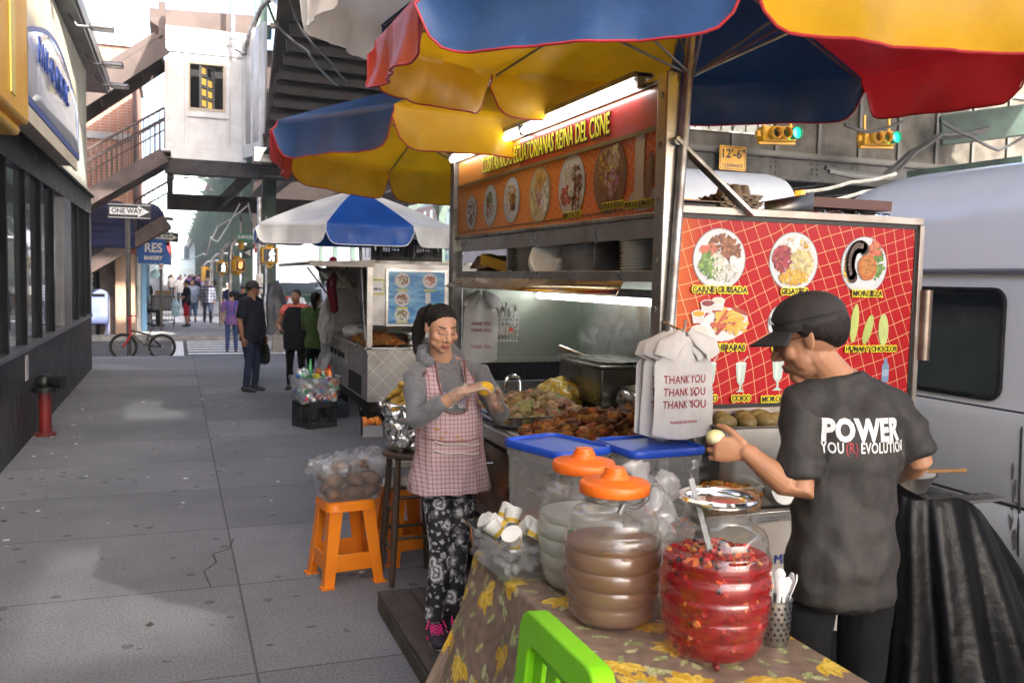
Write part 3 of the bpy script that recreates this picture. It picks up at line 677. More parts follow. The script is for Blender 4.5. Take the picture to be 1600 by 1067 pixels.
bb_ = MB(MM); bb_.bb((0, 0, wz0+.06), (.05, .04, wz1-.05)); bb_.bb((.62, 0, wz0+.06), (.66, .04, wz1-.05)); bb_.bb((.3, 0, wz0+.06), (.34, .04, wz1-.05))
for k in range(5): bb_.bb((.05, .002, wz0+.06+k*.265), (.62, .038, wz0+.10+k*.265))
bb_.build('casement', mat('grey_casement', (.16, .15, .15), .5), wn)
b = MB(MM)
for k, (ix, iz) in enumerate(((0, 0), (1, 0), (0, 1), (1, 1), (0, 2), (1, 2), (0, 3))):
    b.bb((.08+ix*.29, .015, wz0+.13+iz*.265), (.27+ix*.29, .025, wz0+.29+iz*.265))
b.build('pane', mat('lit_pane', (.5, .33, .05), .3, emit=(1, .6, .12), es=.1), wn)
b = MB(); b.bb((x0+.15, BY+1.2, zb), (x1, BY+1.3, zt)); b.bb((x0+.15, BY+.15, zb), (x1, BY+1.2, zb+.05)); b.build('dark_room', DARK, bh)
# splayed wall coming towards the street
A, B2 = V3((x1, BY, 0)), V3((1.98, 22.2, 0))
b = MB(); d = (B2-A).normalized()
b.add([A+V3((0, 0, 4.62)), B2+V3((0, 0, 4.55)), B2+V3((.02, 0, 7.6)), A+V3((0, 0, zt))], [(0, 1, 2, 3)])
b.build('splayed_wall', BW, bh, solid=.08)
b = MB()
for t_ in (.08, .45, .85): b.bar(A+(B2-A)*t_+V3((-.04, -.02, 4.66)), A+(B2-A)*t_+V3((-.04, -.02, 7.6)), .07, .05, (1, 0, 0))
b.bar(A+V3((-.05, 0, 4.75)), B2+V3((-.05, 0, 4.7)), .06, .3); b.build('splayed_trim', BW, bh)
b = MB(); b.prism([(x0-.1, zt+.05), (x1+.3, zt+.05), (x1+.3, zt+.62), (x0-.35, zt+.50), (x0-.35, zt+.2)], 3.0, Matrix(((1, 0, 0, 0), (0, 0, 1, BY+.3), (0, 1, 0, 0), (0, 0, 0, 1))))
ROOFB = mat('brown_sheet_roof', (.075, .056, .05), .6, spec=.2, c2=(.058, .043, .039), ns=2)
b.build('roof', ROOFB, bh)
b = MB(); b.bb((x0-.02, BY-.03, 4.14), (2.1, BY+.2, 4.5)); b.bb((x0+.02, BY+.2, 4.3), (x0+.2, BY+3.5, 4.5))
b.build('front_beam', mat('dark_beam', (.024, .02, .021), .6, 0, spec=.2, c2=(.045, .04, .04), ns=3), bh)
b = MB(); b.bb((x0, BY+3.2, 3.45), (4.0, BY+3.4, 3.9)); b.bar((x0+.1, BY+.1, 4.2), (x0+.1, BY+3.3, 3.7), .14, .35); b.bar((1.75, BY+.1, 4.2), (1.2, BY+3.3, 3.7), .14, .3); b.bb((1.9, BY-1.9, 4.2), (4.2, BY-1.7, 4.5))
b.build('floor_beam', mat('dark_beam', (.05, .042, .045), .5, .2, c2=(.09, .08, .08), ns=3), bh)
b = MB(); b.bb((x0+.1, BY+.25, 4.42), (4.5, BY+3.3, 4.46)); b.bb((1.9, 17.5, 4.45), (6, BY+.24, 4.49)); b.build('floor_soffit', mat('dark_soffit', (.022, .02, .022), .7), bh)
b = MB(); b.tube([(x0+.2, BY+.4, 4.3), (3.5, BY+1.2, 4.3)], .015, 6); b.tube([(x0+.2, BY+1.8, 4.2), (3.0, BY+.6, 4.32)], .015, 6); b.build('tie_rod', DSTEEL, bh)
lv = thing('stair_underside', 'dark boarded underside of the station stair beside the white station house', 'stairs', (2.6, 22, 5))
b = MB(); n = 11
P0, P1 = V3((2.0, 21.9, 4.2)), V3((4.6, 22.6, 4.2))
for k in range(n):
    z = 4.5+k*.29; off = k*.06
    b.box(((P0.x+P1.x)/2+off, 22.15-k*.13, z), (2.9, .05, .34), Matrix.Rotation(R_(6), 4, 'Z') @ Matrix.Rotation(R_(-22), 4, 'X'))
b.bar((3.3, 22.35, 4.3), (4.1, 20.9, 8.4), 3.4, .03, (1, 0, 0)) if False else None
b.add([(1.9, 22.35, 4.2), (4.9, 22.6, 4.2), (5.6, 21.2, 8.4), (2.3, 20.95, 8.4)], [(0, 1, 2, 3)])  # dark backing sheet added to keep sky light out of the gaps
b.build('boards_and_backing', mat('dark_boards', (.020, .017, .016), .7, spec=.2, c2=(.014, .012, .012), ns=3, bump=.2), lv)
b = MB(); b.bar((1.98, 22.0, 4.5), (2.28, 21.6, 8.0), .16, .12, (1, 0, 0)); b.bar((2.06, 21.9, 4.4), (2.38, 21.5, 8.0), .07, .16, (1, 0, 0)); b.build('stringer', BROWNST, lv)
b = MB(); b.bb((1.7, 21.6, 4.28), (2.1, 22.2, 4.6)); b.build('bracket_shoe', GALV, lv)
pp = thing('drain_pipe', 'grey drain pipes elbowing down the corner of the station house', 'pipe', (1.6, 23.8, 7))
b = MB(); b.tube([(1.35, 23.75, 9.5), (1.35, 23.75, 7.45), (1.42, 23.7, 7.25), (1.6, 23.6, 7.15), (1.7, 23.4, 7.5), (1.95, 22.9, 8.1), (2.15, 22.5, 8.25), (2.6, 21.5, 7.6)], .065, 10)
for p in ((1.35, 23.75, 7.5), (1.6, 23.6, 7.15), (2.1, 22.6, 8.22)): b.ball(p, .085, 10, 8)
b.build('pipe', GALV, pp); b = MB(); b.tube([(2.05, 21.6, 7.35), (2.6, 21.5, 7.42), (3.6, 21.3, 7.4), (4.4, 21.1, 7.0)], .07, 10); b.tube([(2.9, 21.4, 9.2), (2.9, 21.4, 8.2), (3.7, 21.2, 7.5)], .08, 10); b.build('branch_pipe', mat('rusty_pipe', (.33, .29, .25), .5, .4, c2=(.22, .13, .08), ns=5), pp)
gs = thing('green_girder', 'green riveted steel arch and girder high behind the station pipes', 'girder', (3, 25, 8))
b = MB(); b.bb((1.95, 24.4, 7.8), (2.35, 24.7, 11)); b.bb((2.2, 24.0, 8.0), (6, 24.3, 11))
b.tube([(2.2+2.4*math.sin(R_(90*i/8)), 22.6, 7.2+1.3*math.cos(R_(90*i/8))) for i in range(9)], (.2, .08), 8, side=(0, 0, 1)); b.build('girder', mat('pale_green_steel', (.13, .22, .17), .5, c2=(.09, .15, .12), ns=4, bump=.3, bs=30), gs)
# stairs to the left
st = thing('station_stairs', 'brown steel station stair with railings climbing to the white station house', 'stairs', (-1.3, 23.5, 3))
def flight(x_lo, z_lo, x_hi, z_hi, y, yw, rail=True):
    b = MB(); d = V3((x_hi-x_lo, 0, z_hi-z_lo))
    for yy in (y, y+yw): b.bar((x_lo, yy, z_lo-.15), (x_hi, yy, z_hi-.15), .08, .34)
    b.build('stringer', BROWNST, st); b = MB(); n = int((z_hi-z_lo)/.17)
    for k in range(n+1):
        p = V3((x_lo, y+yw/2, z_lo))+d*(k/max(n, 1)); b.box((p.x, p.y, p.z-.06), (.28, yw-.1, .04))
    b.build('treads', BROWNST, st)
    for yy in ((y, y+yw) if rail else (y+yw,)):
        b = MB()
        for dz in (.95, .66): b.tube([(x_lo, yy, z_lo+dz), (x_hi, yy, z_hi+dz)], .03 if dz > .9 else .02, 8)
        n = int(d.length/.135)
        for k in range(n+1): p = V3((x_lo, yy, z_lo))+d*(k/n); b.tube([p, p+V3((0, 0, .95))], .013, 6, caps=False)
        b.build('railing', BROWNST, st)
flight(-4.0, 2.15, -.24, 4.62, 23.1, 1.5)
flight(-4.2, .55, -.2, 3.15, 24.95, 1.0, False)
cn = thing('stair_canopy', 'sloping brown canopy roof over the station stair', 'canopy', (-1.3, 23.4, 6))
b = MB()
p0, p1 = V3((-4.0, 23.2, 4.15)), V3((-.28, 23.2, 7.05))
for yy in (23.0, 24.7): b.bar(p0+V3((0, yy-23.2, 0)), p1+V3((0, yy-23.2, 0)), .08, .55)
b.bar(p0+V3((0, .65, .2)), p1+V3((0, .65, .2)), 1.8, .06); b.build('roof', ROOFB, cn)
b = MB()
for k in range(9): p = p0+(p1-p0)*(k/8); b.bar(p+V3((0, -.14, -.2)), p+V3((0, 1.4, -.2)), .05, .08)
b.build('rafter', BROWNST, cn)
b = MB(); b.bb((-.36, 23.05, 7.0), (-.2, 23.3, 8.0)); b.build('post', ROOFB, cn)
# ================================================================ STREET FURNITURE
POLE = mat('dark_pole', (.06, .055, .05), .5, .4, c2=(.1, .09, .08), ns=8)
BLK = mat('sign_black', (.015, .015, .015), .5); SWH = mat('sign_white', (.78, .78, .76), .5, c2=(.68, .68, .66), ns=6)
SGR = mat('sign_green', (.01, .17, .10), .45); SRED = mat('sign_red', (.5, .02, .03), .45)
FM = lambda o: frame(o, (1, 0, 0), (0, 0, 1))
def one_way(loc, w_, h, label, poletop, tilt=0.0):
    t = thing('one_way_sign', label, 'sign', loc, 0, 'one way signs')
    M = FM((loc[0], loc[1]-.05, loc[2])) @ Matrix.Rotation(tilt, 4, 'Z')
    b = MB(); b.prism(rrect(0, 0, w_, h, .02), .004, M); b.build('plate', BLK, t)
    a = h*.30
    b = MB(); b.prism([(-w_*.45, -a*.8), (w_*.20, -a*.8), (w_*.20, -a*1.35), (w_*.46, 0), (w_*.20, a*1.35), (w_*.20, a*.8), (-w_*.45, a*.8)], .002, M @ Matrix.Translation((0, 0, .005))); b.build('arrow', SWH, t)
    text(t, 'ONE WAY', h*.46, M @ Matrix.Translation((-w_*.06, 0, .0085)), BLK, .001, .004, .92)
    b = MB()
    for s in (1, -1): b.prism(rrect(0, 0, w_*.97, h*.04, .002), .001, M @ Matrix.Translation((0, s*h*.455, .005)))
    b.build('border', SWH, t); return t
p = thing('sign_pole', 'dark metal sign pole with the bicycle leaning on it', 'pole', (-.925, 20.2, -.13))
b = MB(); b.cyl((-.925, 20.2, -.13), .05, 3.02, 10); b.build('pole', POLE, p)
one_way((-.89, 20.15, 2.92), .82, .29, 'weathered one way sign on the near pole above the bicycle', 3)
p = thing('sign_pole', 'slim sign pole on the far pavement by the bakery', 'pole', (-.405, 27.6, 0))
b = MB(); b.cyl((-.405, 27.6, 0), .04, 2.75, 10); b.build('pole', POLE, p)
one_way((-.31, 27.58, 2.69), .76, .28, 'clean white one way sign on the far pole by the bakery', 2.8, R_(-2))
t = thing('parking_sign', 'narrow red and white parking sign on the far pole', 'sign', (-.4, 27.54, 2.1))
M = FM((-.4, 27.53, 2.08)); b = MB(); b.prism(rrect(0, 0, .13, .62, .02), .004, M); b.build('plate', SWH, t)
b = MB(); b.prism(ell(0, .16, .045), .002, M @ Matrix.Translation((0, 0, .005))); b.prism([(-.04, -.25), (.04, -.25), (.04, -.2), (-.04, -.2)], .002, M @ Matrix.Translation((0, 0, .005))); b.prism([(-.012, -.12), (.012, -.12), (.012, .06), (-.012, .06)], .002, M @ Matrix.Translation((0, 0, .005))); b.build('symbol', SRED, t)
t = thing('balloon', 'pale blue round globe hanging beside the bakery', 'globe', (-.55, 27.45, 1.62)); b = MB(); b.ball((-.55, 27.45, 1.62), .13, 16, 12); b.tube([(-.55, 27.45, 1.75), (-.55, 27.47, 1.95)], .008, 6); b.build('globe', mat('pale_blue', (.4, .62, .7), .4), t)
# ---- bicycle
bk = thing('bicycle', 'small red and black bicycle leaning on the sign pole at the kerb', 'bicycle', (-.7, 20.0, -.13))
wz = .255-.13+.02; wl, wr = V3((-1.02, 20.02, wz)), V3((-.28, 19.88, wz)); ax = (wr-wl).normalized(); nrm = V3((ax.y, -ax.x, 0))
for c in (wl, wr):
    b = MB(); b.tube([c+ax*(.25*math.cos(a))+V3((0, 0, .25*math.sin(a))) for a in [2*math.pi*k/32 for k in range(32)]], .031, 8, closed=True); w_ = b.build('wheel', RUB, bk)
    b = MB(); b.tube([c+ax*(.22*math.cos(a))+V3((0, 0, .22*math.sin(a))) for a in [2*math.pi*k/32 for k in range(32)]], .01, 6, closed=True)
    for k in range(14): a = 2*math.pi*k/14; b.tube([c, c+ax*(.22*math.cos(a))+V3((0, 0, .22*math.sin(a)))], .0025, 4, caps=False)
    b.build('rim', DSTEEL, w_)
    b = MB(); b.tube([c-nrm*.05, c+nrm*.05], .02, 8); b.build('hub', RED if c is wl else DSTEEL, w_)
bbk = wl.lerp(wr, .58)+V3((0, 0, .03)); hd = wl+ax*.13+V3((0, 0, .34)); hd2 = wl+ax*.16+V3((0, 0, .25)); stp = wl.lerp(wr, .66)+V3((0, 0, .25))
FRB = mat('bike_black', (.02, .015, .015), .35); FRR = mat('bike_red', (.45, .03, .03), .4)
b = MB(); b.tube([hd, stp], .02, 8); b.tube([hd2, bbk], .024, 8); b.tube([stp, bbk], .02, 8)
for s in (-1, 1): b.tube([bbk+nrm*.03*s, wr+nrm*.05*s], .012, 6); b.tube([stp+nrm*.02*s, wr+nrm*.05*s], .011, 6)
b.build('frame', FRB, bk)
b = MB()
for s in (-1, 1): b.tube([hd2+nrm*.045*s, wl+nrm*.05*s], .016, 6)
b.tube([hd2-nrm*.05, hd2+nrm*.05], .018, 6); b.build('fork', FRR, bk)
b = MB(); tp = hd+V3((0, 0, .10)); b.tube([hd-V3((0, 0, .1)), tp], .02, 8)
for s in (-1, 1): b.tube([tp+nrm*.03*s, tp+nrm*.10*s+V3((0, 0, .16)), tp+nrm*.24*s+V3((0, 0, .19))-ax*.02, tp+nrm*.32*s+V3((0, 0, .17))+ax*.06], .013, 8)
b.tube([tp+nrm*.10+V3((0, 0, .13)), tp-nrm*.10+V3((0, 0, .13))], .01, 6); b.build('handlebar', FRR, bk)
b = MB(); sp2 = stp+ax*.11+V3((0, 0, .20)); b.tube([stp, sp2-V3((0, 0, .02))], .012, 8); b.build('seat_post', CHROME, bk)
b = MB(); b.tube([sp2-ax*.13+V3((0, 0, .03)), sp2, sp2+ax*.12+V3((0, 0, .02))], [(.02, .02), (.035, .02), (.065, .022)], 10, side=nrm, rnd=True); b.build('saddle', RUB, bk)
b = MB(); b.tube([bbk+nrm*.02+ax*(.075*math.cos(a))+V3((0, 0, .075*math.sin(a))) for a in [2*math.pi*k/20 for k in range(20)]], .009, 6, closed=True)
for s, q in ((1, 1), (-1, -1)): b.tube([bbk+nrm*.03*s, bbk+nrm*.06*s+(ax*.06+V3((0, 0, -.13)))*q], .01, 6); pe = bbk+nrm*.11*s+(ax*.06+V3((0, 0, -.13)))*q; b.box(pe, (.1, .06, .02))
b.build('crank', DSTEEL, bk)
# ---- pedestrian signals, lamp posts with curved arms
AMB = mat('signal_face_dark', (.03, .03, .032), .4); LIT = mat('lit_walk_symbol', (1, 1, 1), .4, emit=(1, .98, .95), es=1.4); HANDR = mat('lit_hand', (1, .2, .1), .4, emit=(1, .18, .05), es=.6)
def walk_poly(s):
    return [[(s*x, s*y) for x, y in q] for q in (ell(.02, .42, .075, n=10), [(-.10, .33), (.06, .34), (.10, .2), (.2, .1), (.17, .06), (.06, .13), (.05, -.02), (.14, -.2), (.12, -.45), (.04, -.45), (.05, -.22), (-.02, -.1), (-.09, -.28), (-.2, -.45), (-.27, -.4), (-.15, -.22), (-.1, .02), (-.1, .2), (-.17, .1), (-.16, -.03), (-.22, -.03), (-.23, .13)])]
def ped(loc, s, label, lit=True, rz=0.0, hand=False):
    t = thing('pedestrian_signal', label, 'pedestrian signal', loc, rz, 'yellow pedestrian signals')
    M = Matrix.Translation(loc) @ Matrix.Rotation(rz, 4, 'Z') @ FM((0, 0, 0)); q = s/2
    b = MB(M); b.bb((-q, -q, -.22), (q, q, 0)); b.build('housing', YPAINT, t, bevel=.02)
    b = MB(M); b.bb((-q*.82, -q*.82, 0.001), (q*.82, q*.82, .012)); b.build('face', AMB, t)
    b = MB(M)
    for y in (q, -q): b.bb((-q*.4, y-.06, -.14), (q*.4, y+.06, -.06))
    b.bb((-q*.2, -q-.1, -.4), (q*.2, -q-.02, -.06)); b.bb((-q*.2, q+.02, -.4), (q*.2, q+.1, -.06)); b.build('bracket', YPAINT, t)
    if lit:
        b = MB(M); b.M = M @ Matrix.Translation((q*.28, 0, .014))
        for po in walk_poly(s*.82): b.prism(po, .004, Matrix())
        b.build('walking_figure', LIT, t)
    elif hand:
        b = MB(M); b.prism(ell(-q*.1, -q*.1, q*.4, q*.45), .004, Matrix.Translation((0, 0, .014)))
        for k in range(4): b.prism([(-q*.42+k*q*.2, 0), (-q*.28+k*q*.2, 0), (-q*.28+k*q*.2, q*.65), (-q*.42+k*q*.2, q*.65)], .004, Matrix.Translation((0, 0, .015)))
        b.build('hand_symbol', HANDR, t)
    return t
P = yp(422, 399, 21.5); ped(P, .36, 'yellow pedestrian signal lit with a white walking figure behind the black capped man')
p = thing('signal_pole', 'grey pole carrying the lit walking signal near the crossing', 'pole', (P.x-.2, 21.8, -.13))
b = MB(); b.cyl((P.x-.22, 21.75, -.13), .055, 3.6, 12); b.bar((P.x-.22, 21.75, P.z+.22), (P.x, 21.75, P.z+.22), .03, .03); b.bar((P.x-.22, 21.75, P.z-.22), (P.x, 21.75, P.z-.22), .03, .03); b.build('pole', GALV, p)
b = MB(); b.bb((P.x-.30, 21.6, 1.25), (P.x-.15, 21.69, 1.7)); b.build('control_box', GALV, p)
for px, py, Y, s, lb, lit, hd_, rz in ((376, 415, 27, .34, 'yellow pedestrian signal glowing with a red hand under the green street sign', False, True, .5), (347, 418, 30, .34, 'small yellow pedestrian signal with a white figure left of the red hand signal', True, False, 0), (326, 428, 37, .36, 'distant yellow signal box low beside the far lamp posts', False, False, .7)):
    ped(yp(px, py, Y), s, lb, lit, rz, hd_)
b = MB()
def lamp_post(px, yb, X, top, reach, label):
    base = V3((X, gp(px, 505, 0).y if False else yb, 0)); t = thing('curved_post', label, 'signal post', base, 0, 'curved grey signal posts')
    b = MB(); b.tube([base, base+V3((0, 0, top-.5)), base+V3((.04, 0, top-.2)), base+V3((.18, 0, top-.04)), base+V3((.4, 0, top)), base+V3((reach, 0, top+.02))], .065, 10); b.build('post', GALV, t); return t
for px, Y, top, lb in ((360, 27.3, 2.72, 'grey post curving over to carry the green street sign'), (345, 30.5, 2.62, 'grey curved signal post just left of the green sign post'), (331, 35, 2.4, 'grey curved signal post, third from the green street sign'), (318, 41, 2.2, 'thin grey curved signal post farthest from the green street sign')):
    q = yp(px, 480, Y); lamp_post(px, Y, q.x, top, .8, lb)
sgp = yp(387, 371, 27.0); t = thing('street_sign', 'green street name sign with white letters by the railway column', 'sign', sgp)
b = MB(); b.prism(rrect(0, 0, .56, .22, .02), .006, FM(sgp)); b.build('plate', SGR, t); text(t, 'ELMHURST', .14, FM(sgp+V3((-.03, -.008, 0))), SWH, .001, .003, .72); text(t, 'AV', .06, FM(sgp+V3((.24, -.008, .05))), SWH, .001, .002, .72)
sgp = yp(387, 395, 27.6); t = thing('arrow_sign', 'small black sign with a white arrow under the green street sign', 'sign', sgp); b = MB(); b.prism(rrect(0, 0, .26, .3, .02), .006, FM(sgp)); b.build('plate', BLK, t); b = MB(); b.prism([(-.09, 0), (.08, .1), (.08, -.1)], .003, FM(sgp+V3((0, -.008, 0)))); b.build('arrow', SWH, t)
sgp = yp(402, 385, 27.2); t = thing('stop_notice', 'small red and white notice right of the green street sign', 'sign', sgp); b = MB(); b.prism(rrect(0, 0, .16, .36, .02), .006, FM(sgp)); b.build('plate', SRED, t); b = MB(); [b.prism([(-.06, z), (.06, z), (.06, z+.035), (-.06, z+.035)], .003, FM(sgp+V3((0, -.008, 0)))) for z in (.04, -.05)]; b.build('stripes', SWH, t)
sgp = yp(377, 378, 27.4); t = thing('traffic_signal_end', 'yellow signal seen end on under the green street sign', 'traffic light', sgp); b = MB(); b.tube([sgp+V3((0, 0, -.22)), sgp+V3((0, 0, .22))], .08, 10); b.bar(sgp+V3((-.22, 0, .08)), sgp+V3((.22, 0, .08)), .04, .05); b.build('housing', YPAINT, t)
# overhead cables
CAB = mat('pale_cable', (.55, .56, .55), .5); CBK = mat('black_cable', (.02, .02, .02), .6)
def cable(name, label, pts, r, m, n=10):
    t = thing(name, label, 'cable', pts[0]); b = MB(); P = [V3(p) for p in pts]; out = []
    for i in range(len(P)-1):
        for k in range(n): out.append(P[i].lerp(P[i+1], k/n)+V3((0, 0, -.12*(P[i+1]-P[i]).length*.25*math.sin(math.pi*k/n))))
    b.tube(out+[P[-1]], r, 6); b.build('cable', m, t)
Q = lambda x, y, Y: yp(x, y, Y)
cable('overhead_cable', 'pale cable looping from the arch under the station house', [Q(386, 322, 25), Q(340, 354, 26), Q(331, 373, 26), Q(340, 378, 26), Q(375, 318, 26)], .022, CAB)
cable('overhead_cable', 'pale cable hanging in a loop beside the green street sign', [Q(388, 318, 25), Q(394, 346, 26)], .022, CAB, 6)
cable('overhead_cable', 'thin cable stretched low across the far street', [Q(270, 402, 60), Q(318, 396, 52), Q(330, 370, 40)], .03, CAB)
cable('slack_cable', 'black cable drooping in front of the boarded stair underside', [Q(418, 5, 20), Q(432, 40, 19.6), Q(480, 80, 19), Q(530, 135, 17)], .028, CBK)
cable('slack_cable', 'second thinner black cable beside the boarded stair underside', [Q(452, 0, 20), Q(470, 45, 19), Q(515, 95, 18), Q(545, 130, 17)], .02, CBK)
# ---- far streets: rows of buildings
def facade(name, label, x0, y0, x1, y1, h, wall, rows, cols, face, awn=None, base=None):
    """face: '+x' '-x' '-y' the side with openings"""
    t = thing(name, label, 'building', ((x0+x1)/2, (y0+y1)/2, 0)); b = MB(); b.bb((x0, y0, -.2), (x1, y1, h)); b.build('wall', wall, t)
    b = MB(); b.bb((x0-.15, y0-.15, h), (x1+.15, y1+.15, h+.3)); b.build('cornice', mat('grey_stone_trim'), t)
    L = (x1-x0) if face == '-y' else (y1-y0); fl = (h-3.2)/max(rows, 1)
    def fbox(u0, u1, z0, z1, d0, d1):
        q = MB()
        if face == '-y': q.bb((x0+u0, y0-d1, z0), (x0+u1, y0-d0, z1))
        elif face == '+x': q.bb((x1+d0, y0+u0, z0), (x1+d1, y0+u1, z1))
        else: q.bb((x0-d1, y0+u0, z0), (x0-d0, y0+u1, z1))
        return q
    gl = mat('far_glass', (.06, .08, .09), .1); gl2 = mat('shop_glass')
    for r in range(rows):
        for c in range(cols):
            u = L*(c+.5)/cols; z = 3.6+fl*r; fbox(u-.5, u+.5, z+fl*.15, z+fl*.72, 0, .03).build('window', gl, t)
    fbox(.3, L-.3, .1, 2.4, 0, .04).build('shop_window', gl2, t)
    if awn:
        q = fbox(.2, L-.2, 2.5, 3.2, .02, .9); q.build('awning', awn, t)
    return t
cols_ = {k: mat('facade_'+k, v, .8, c2=tuple(q*.8 for q in v), ns=1.5) for k, v in dict(cream=(.5, .46, .38), grey=(.36, .37, .38), red=(.30, .14, .10), teal=(.22, .34, .34), pink=(.48, .36, .34), white=(.62, .62, .60)).items()}
aw_ = {k: mat('awning_'+k, v, .6) for k, v in dict(red=(.5, .03, .04), yellow=(.65, .38, .02), green=(.03, .3, .1), blue=(.03, .12, .45), purple=(.3, .06, .35), orange=(.7, .2, .02)).items()}
rng = random.Random(11)
nm = lambda i: ('first', 'second', 'third', 'fourth', 'fifth', 'sixth', 'seventh', 'eighth')[i]
ks, ka = list(cols_), list(aw_)
y = 42
for i in range(7):
    d = rng.uniform(9, 14); k, a = ks[i % 6], ka[(i*2+0) % 6]
    facade('shop_row_building', '%s fronted shop building with a %s awning, %s along the far left pavement' % (k, a, nm(i)), -13, y, -1.15-.04*i, y+d, rng.uniform(3.6, 5.4), cols_[k], 1, 4, '+x', aw_[a]); y += d+.3
y = 14
for i in range(8):
    d = rng.uniform(12, 16); k, a = ks[(i*5+1) % 6], ka[(i+3) % 6]
    facade('street_building', '%s building with a %s awning, %s along the opposite side of the street' % (k, a, nm(i)), 24.5, y, 36, y+d, rng.uniform(8, 12), cols_[k], 2, 5, '-x', aw_[a]); y += d+.4
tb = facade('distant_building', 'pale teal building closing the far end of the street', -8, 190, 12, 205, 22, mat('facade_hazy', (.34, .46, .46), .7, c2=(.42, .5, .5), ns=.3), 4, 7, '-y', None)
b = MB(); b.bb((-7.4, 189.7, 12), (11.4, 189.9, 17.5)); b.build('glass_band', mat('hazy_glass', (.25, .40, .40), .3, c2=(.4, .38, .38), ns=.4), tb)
t = thing('distant_building', 'plain low grey block before the pale teal building', 'building', (-9, 150, 0)); b = MB(); b.bb((-16, 150, -.2), (-3.5, 160, 10)); b.build('wall', cols_['grey'], t); b = MB(); b.bb((-16, 149.8, 7), (-3.6, 149.95, 8.4)); b.build('sign_band', aw_['red'], t)
# ---- parked and passing cars
def car():
    t = thing('parked_car', 'x', 'car', (0, 0, 0), 0, 'cars in the street beyond the railway columns')
    PT = mat('car_paint', (.35, .36, .38), .25, .2, coat=.6)
    prof = [(-2.2, .35), (2.15, .32), (2.25, .6), (2.1, .82), (1.1, .95), (.45, 1.4), (-1.2, 1.45), (-1.85, .98), (-2.25, .9)]
    b = MB(); n = len(prof)
    def sec(x, k): return [(x, py, pz) for py, pz in [(q[0]*(1-.03*k), .32+(q[1]-.32)*(1-.02*k)) for q in prof]]
    S = [sec(-.88, 1), sec(-.8, 0), sec(.8, 0), sec(.88, 1)]
    vs = [p for s_ in S for p in s_]; fs = [tuple(range(n)), tuple(range(3*n, 4*n))]
    for i in range(3):
        for k in range(n): fs.append((i*n+k, i*n+(k+1) % n, (i+1)*n+(k+1) % n, (i+1)*n+k))
    b.add(vs, fs); b.build('body', PT, t, world=False, bevel=.03)
    G = mat('far_glass'); b = MB()
    for s in (-1, 1):
        b.add([(s*.885, 1.0, .97), (s*.885, .45, 1.33), (s*.885, -1.15, 1.38), (s*.885, -1.7, 1.0)], [(0, 1, 2, 3)])
    b.build('side_window', G, t, world=False)
    b = MB(); b.add([(-.7, -1.27, 1.41), (.7, -1.27, 1.41), (.74, -1.84, 1.0), (-.74, -1.84, 1.0)], [(0, 1, 2, 3)]); b.v = [(x, y-.02, z+.01) for x, y, z in b.v]; b.build('rear_window', G, t, world=False)
    b = MB(); b.add([(-.7, .52, 1.40), (.7, .52, 1.40), (.74, 1.09, .98), (-.74, 1.09, .98)], [(0, 1, 2, 3)]); b.v = [(x, y+.02, z+.01) for x, y, z in b.v]; b.build('windscreen', G, t, world=False)
    for s in (-1, 1):
        b = MB(); b.box((s*.62, -2.24, .74), (.3, .06, .16)); b.build('tail_light', mat('tail_light', (.5, .02, .02), .3), t, world=False)
        for y in (-1.35, 1.4): b = MB(); b.tube([(s*.68, y, .31), (s*.90, y, .31)], .31, 20); b.build('wheel', RUB, t, world=False)
    b = MB(); b.box((0, -2.27, .55), (.34, .03, .12)); b.build('number_plate', SWH, t, world=False)
    return t
c0 = car(); PT = _m['car_paint']
spots = [(5.2, 30, 'silver car behind the pedestrian signal pole', None), (8.2, 36, 'white car in the middle of the far street', (.7, .7, .7)), (5.4, 44, 'dark green car behind the silver car', (.03, .07, .05)), (9.5, 27, 'dark red car seen beyond the blue menu cart', (.3, .03, .03)), (12, 40, 'black car passing the far columns', (.02, .02, .025)), (8.0, 52, 'pale grey car far down the street', (.5, .5, .5)), (16.8, 33, 'white car parked by the opposite pavement', (.72, .72, .72)), (5.3, 60, 'small blue car farthest down the near lane', (.05, .1, .3))]
for i, (x, y, lb, c) in enumerate(spots):
    o = c0 if i == 0 else dup(c0); o.location = (x, y, -.13); o['label'] = lb
    if c: remat(o, PT, mat('car_paint_%d' % i, c, .25, .2, coat=.6))

# ---- station mezzanine crossing the street on the right, with clearance sign and signals
GP = mat('mezzanine_panel', (.10, .09, .074), .75, spec=.2, c2=(.055, .047, .038), ns=2.5, bump=.2)
mz = thing('station_mezzanine', 'grey panelled station passage on a dark girder crossing the street on the right', 'building', (12, 15, 4))
b = MB(); b.bb((7.0, 15.0, 4.32), (18.2, 15.5, 6.6)); b.build('wall', GP, mz)
b = MB()
for k in range(11): b.bb((7.0+k*1.02, 14.95, 4.33), (7.07+k*1.02, 14.998, 6.4))
b.bb((7, 14.94, 4.24), (18.2, 15.3, 4.33)); b.bb((7, 14.96, 5.9), (18.2, 14.996, 6.0)); b.build('ribs', mat('rib_grey', (.08, .075, .065), .6), mz)
wf = None
for x0_ in (7.3,):
    b = MB(); b.bb((x0_, 14.97, 4.62), (11.0, 14.985, 5.35)); wi = b.build('window', mat('wired_glass', (.35, .36, .32), .3, c2=(.22, .23, .2), ns=3), mz)
    b = MB()
    for k in range(14): b.bb((x0_+k*.28, 14.94, 4.6), (x0_+.04+k*.28, 14.969, 5.37))
    for k in range(4): b.bb((x0_, 14.935, 4.6+k*.25), (11.0, 14.968, 4.63+k*.25))
    b.build('window_bars', DSTEEL, wi)
b = MB(); b.bb((6.5, 14.9, 3.78), (18.6, 15.1, 3.84)); b.bb((6.5, 14.97, 3.84), (18.6, 15.02, 4.2)); b.bb((6.5, 14.9, 4.2), (18.6, 15.1, 4.235))
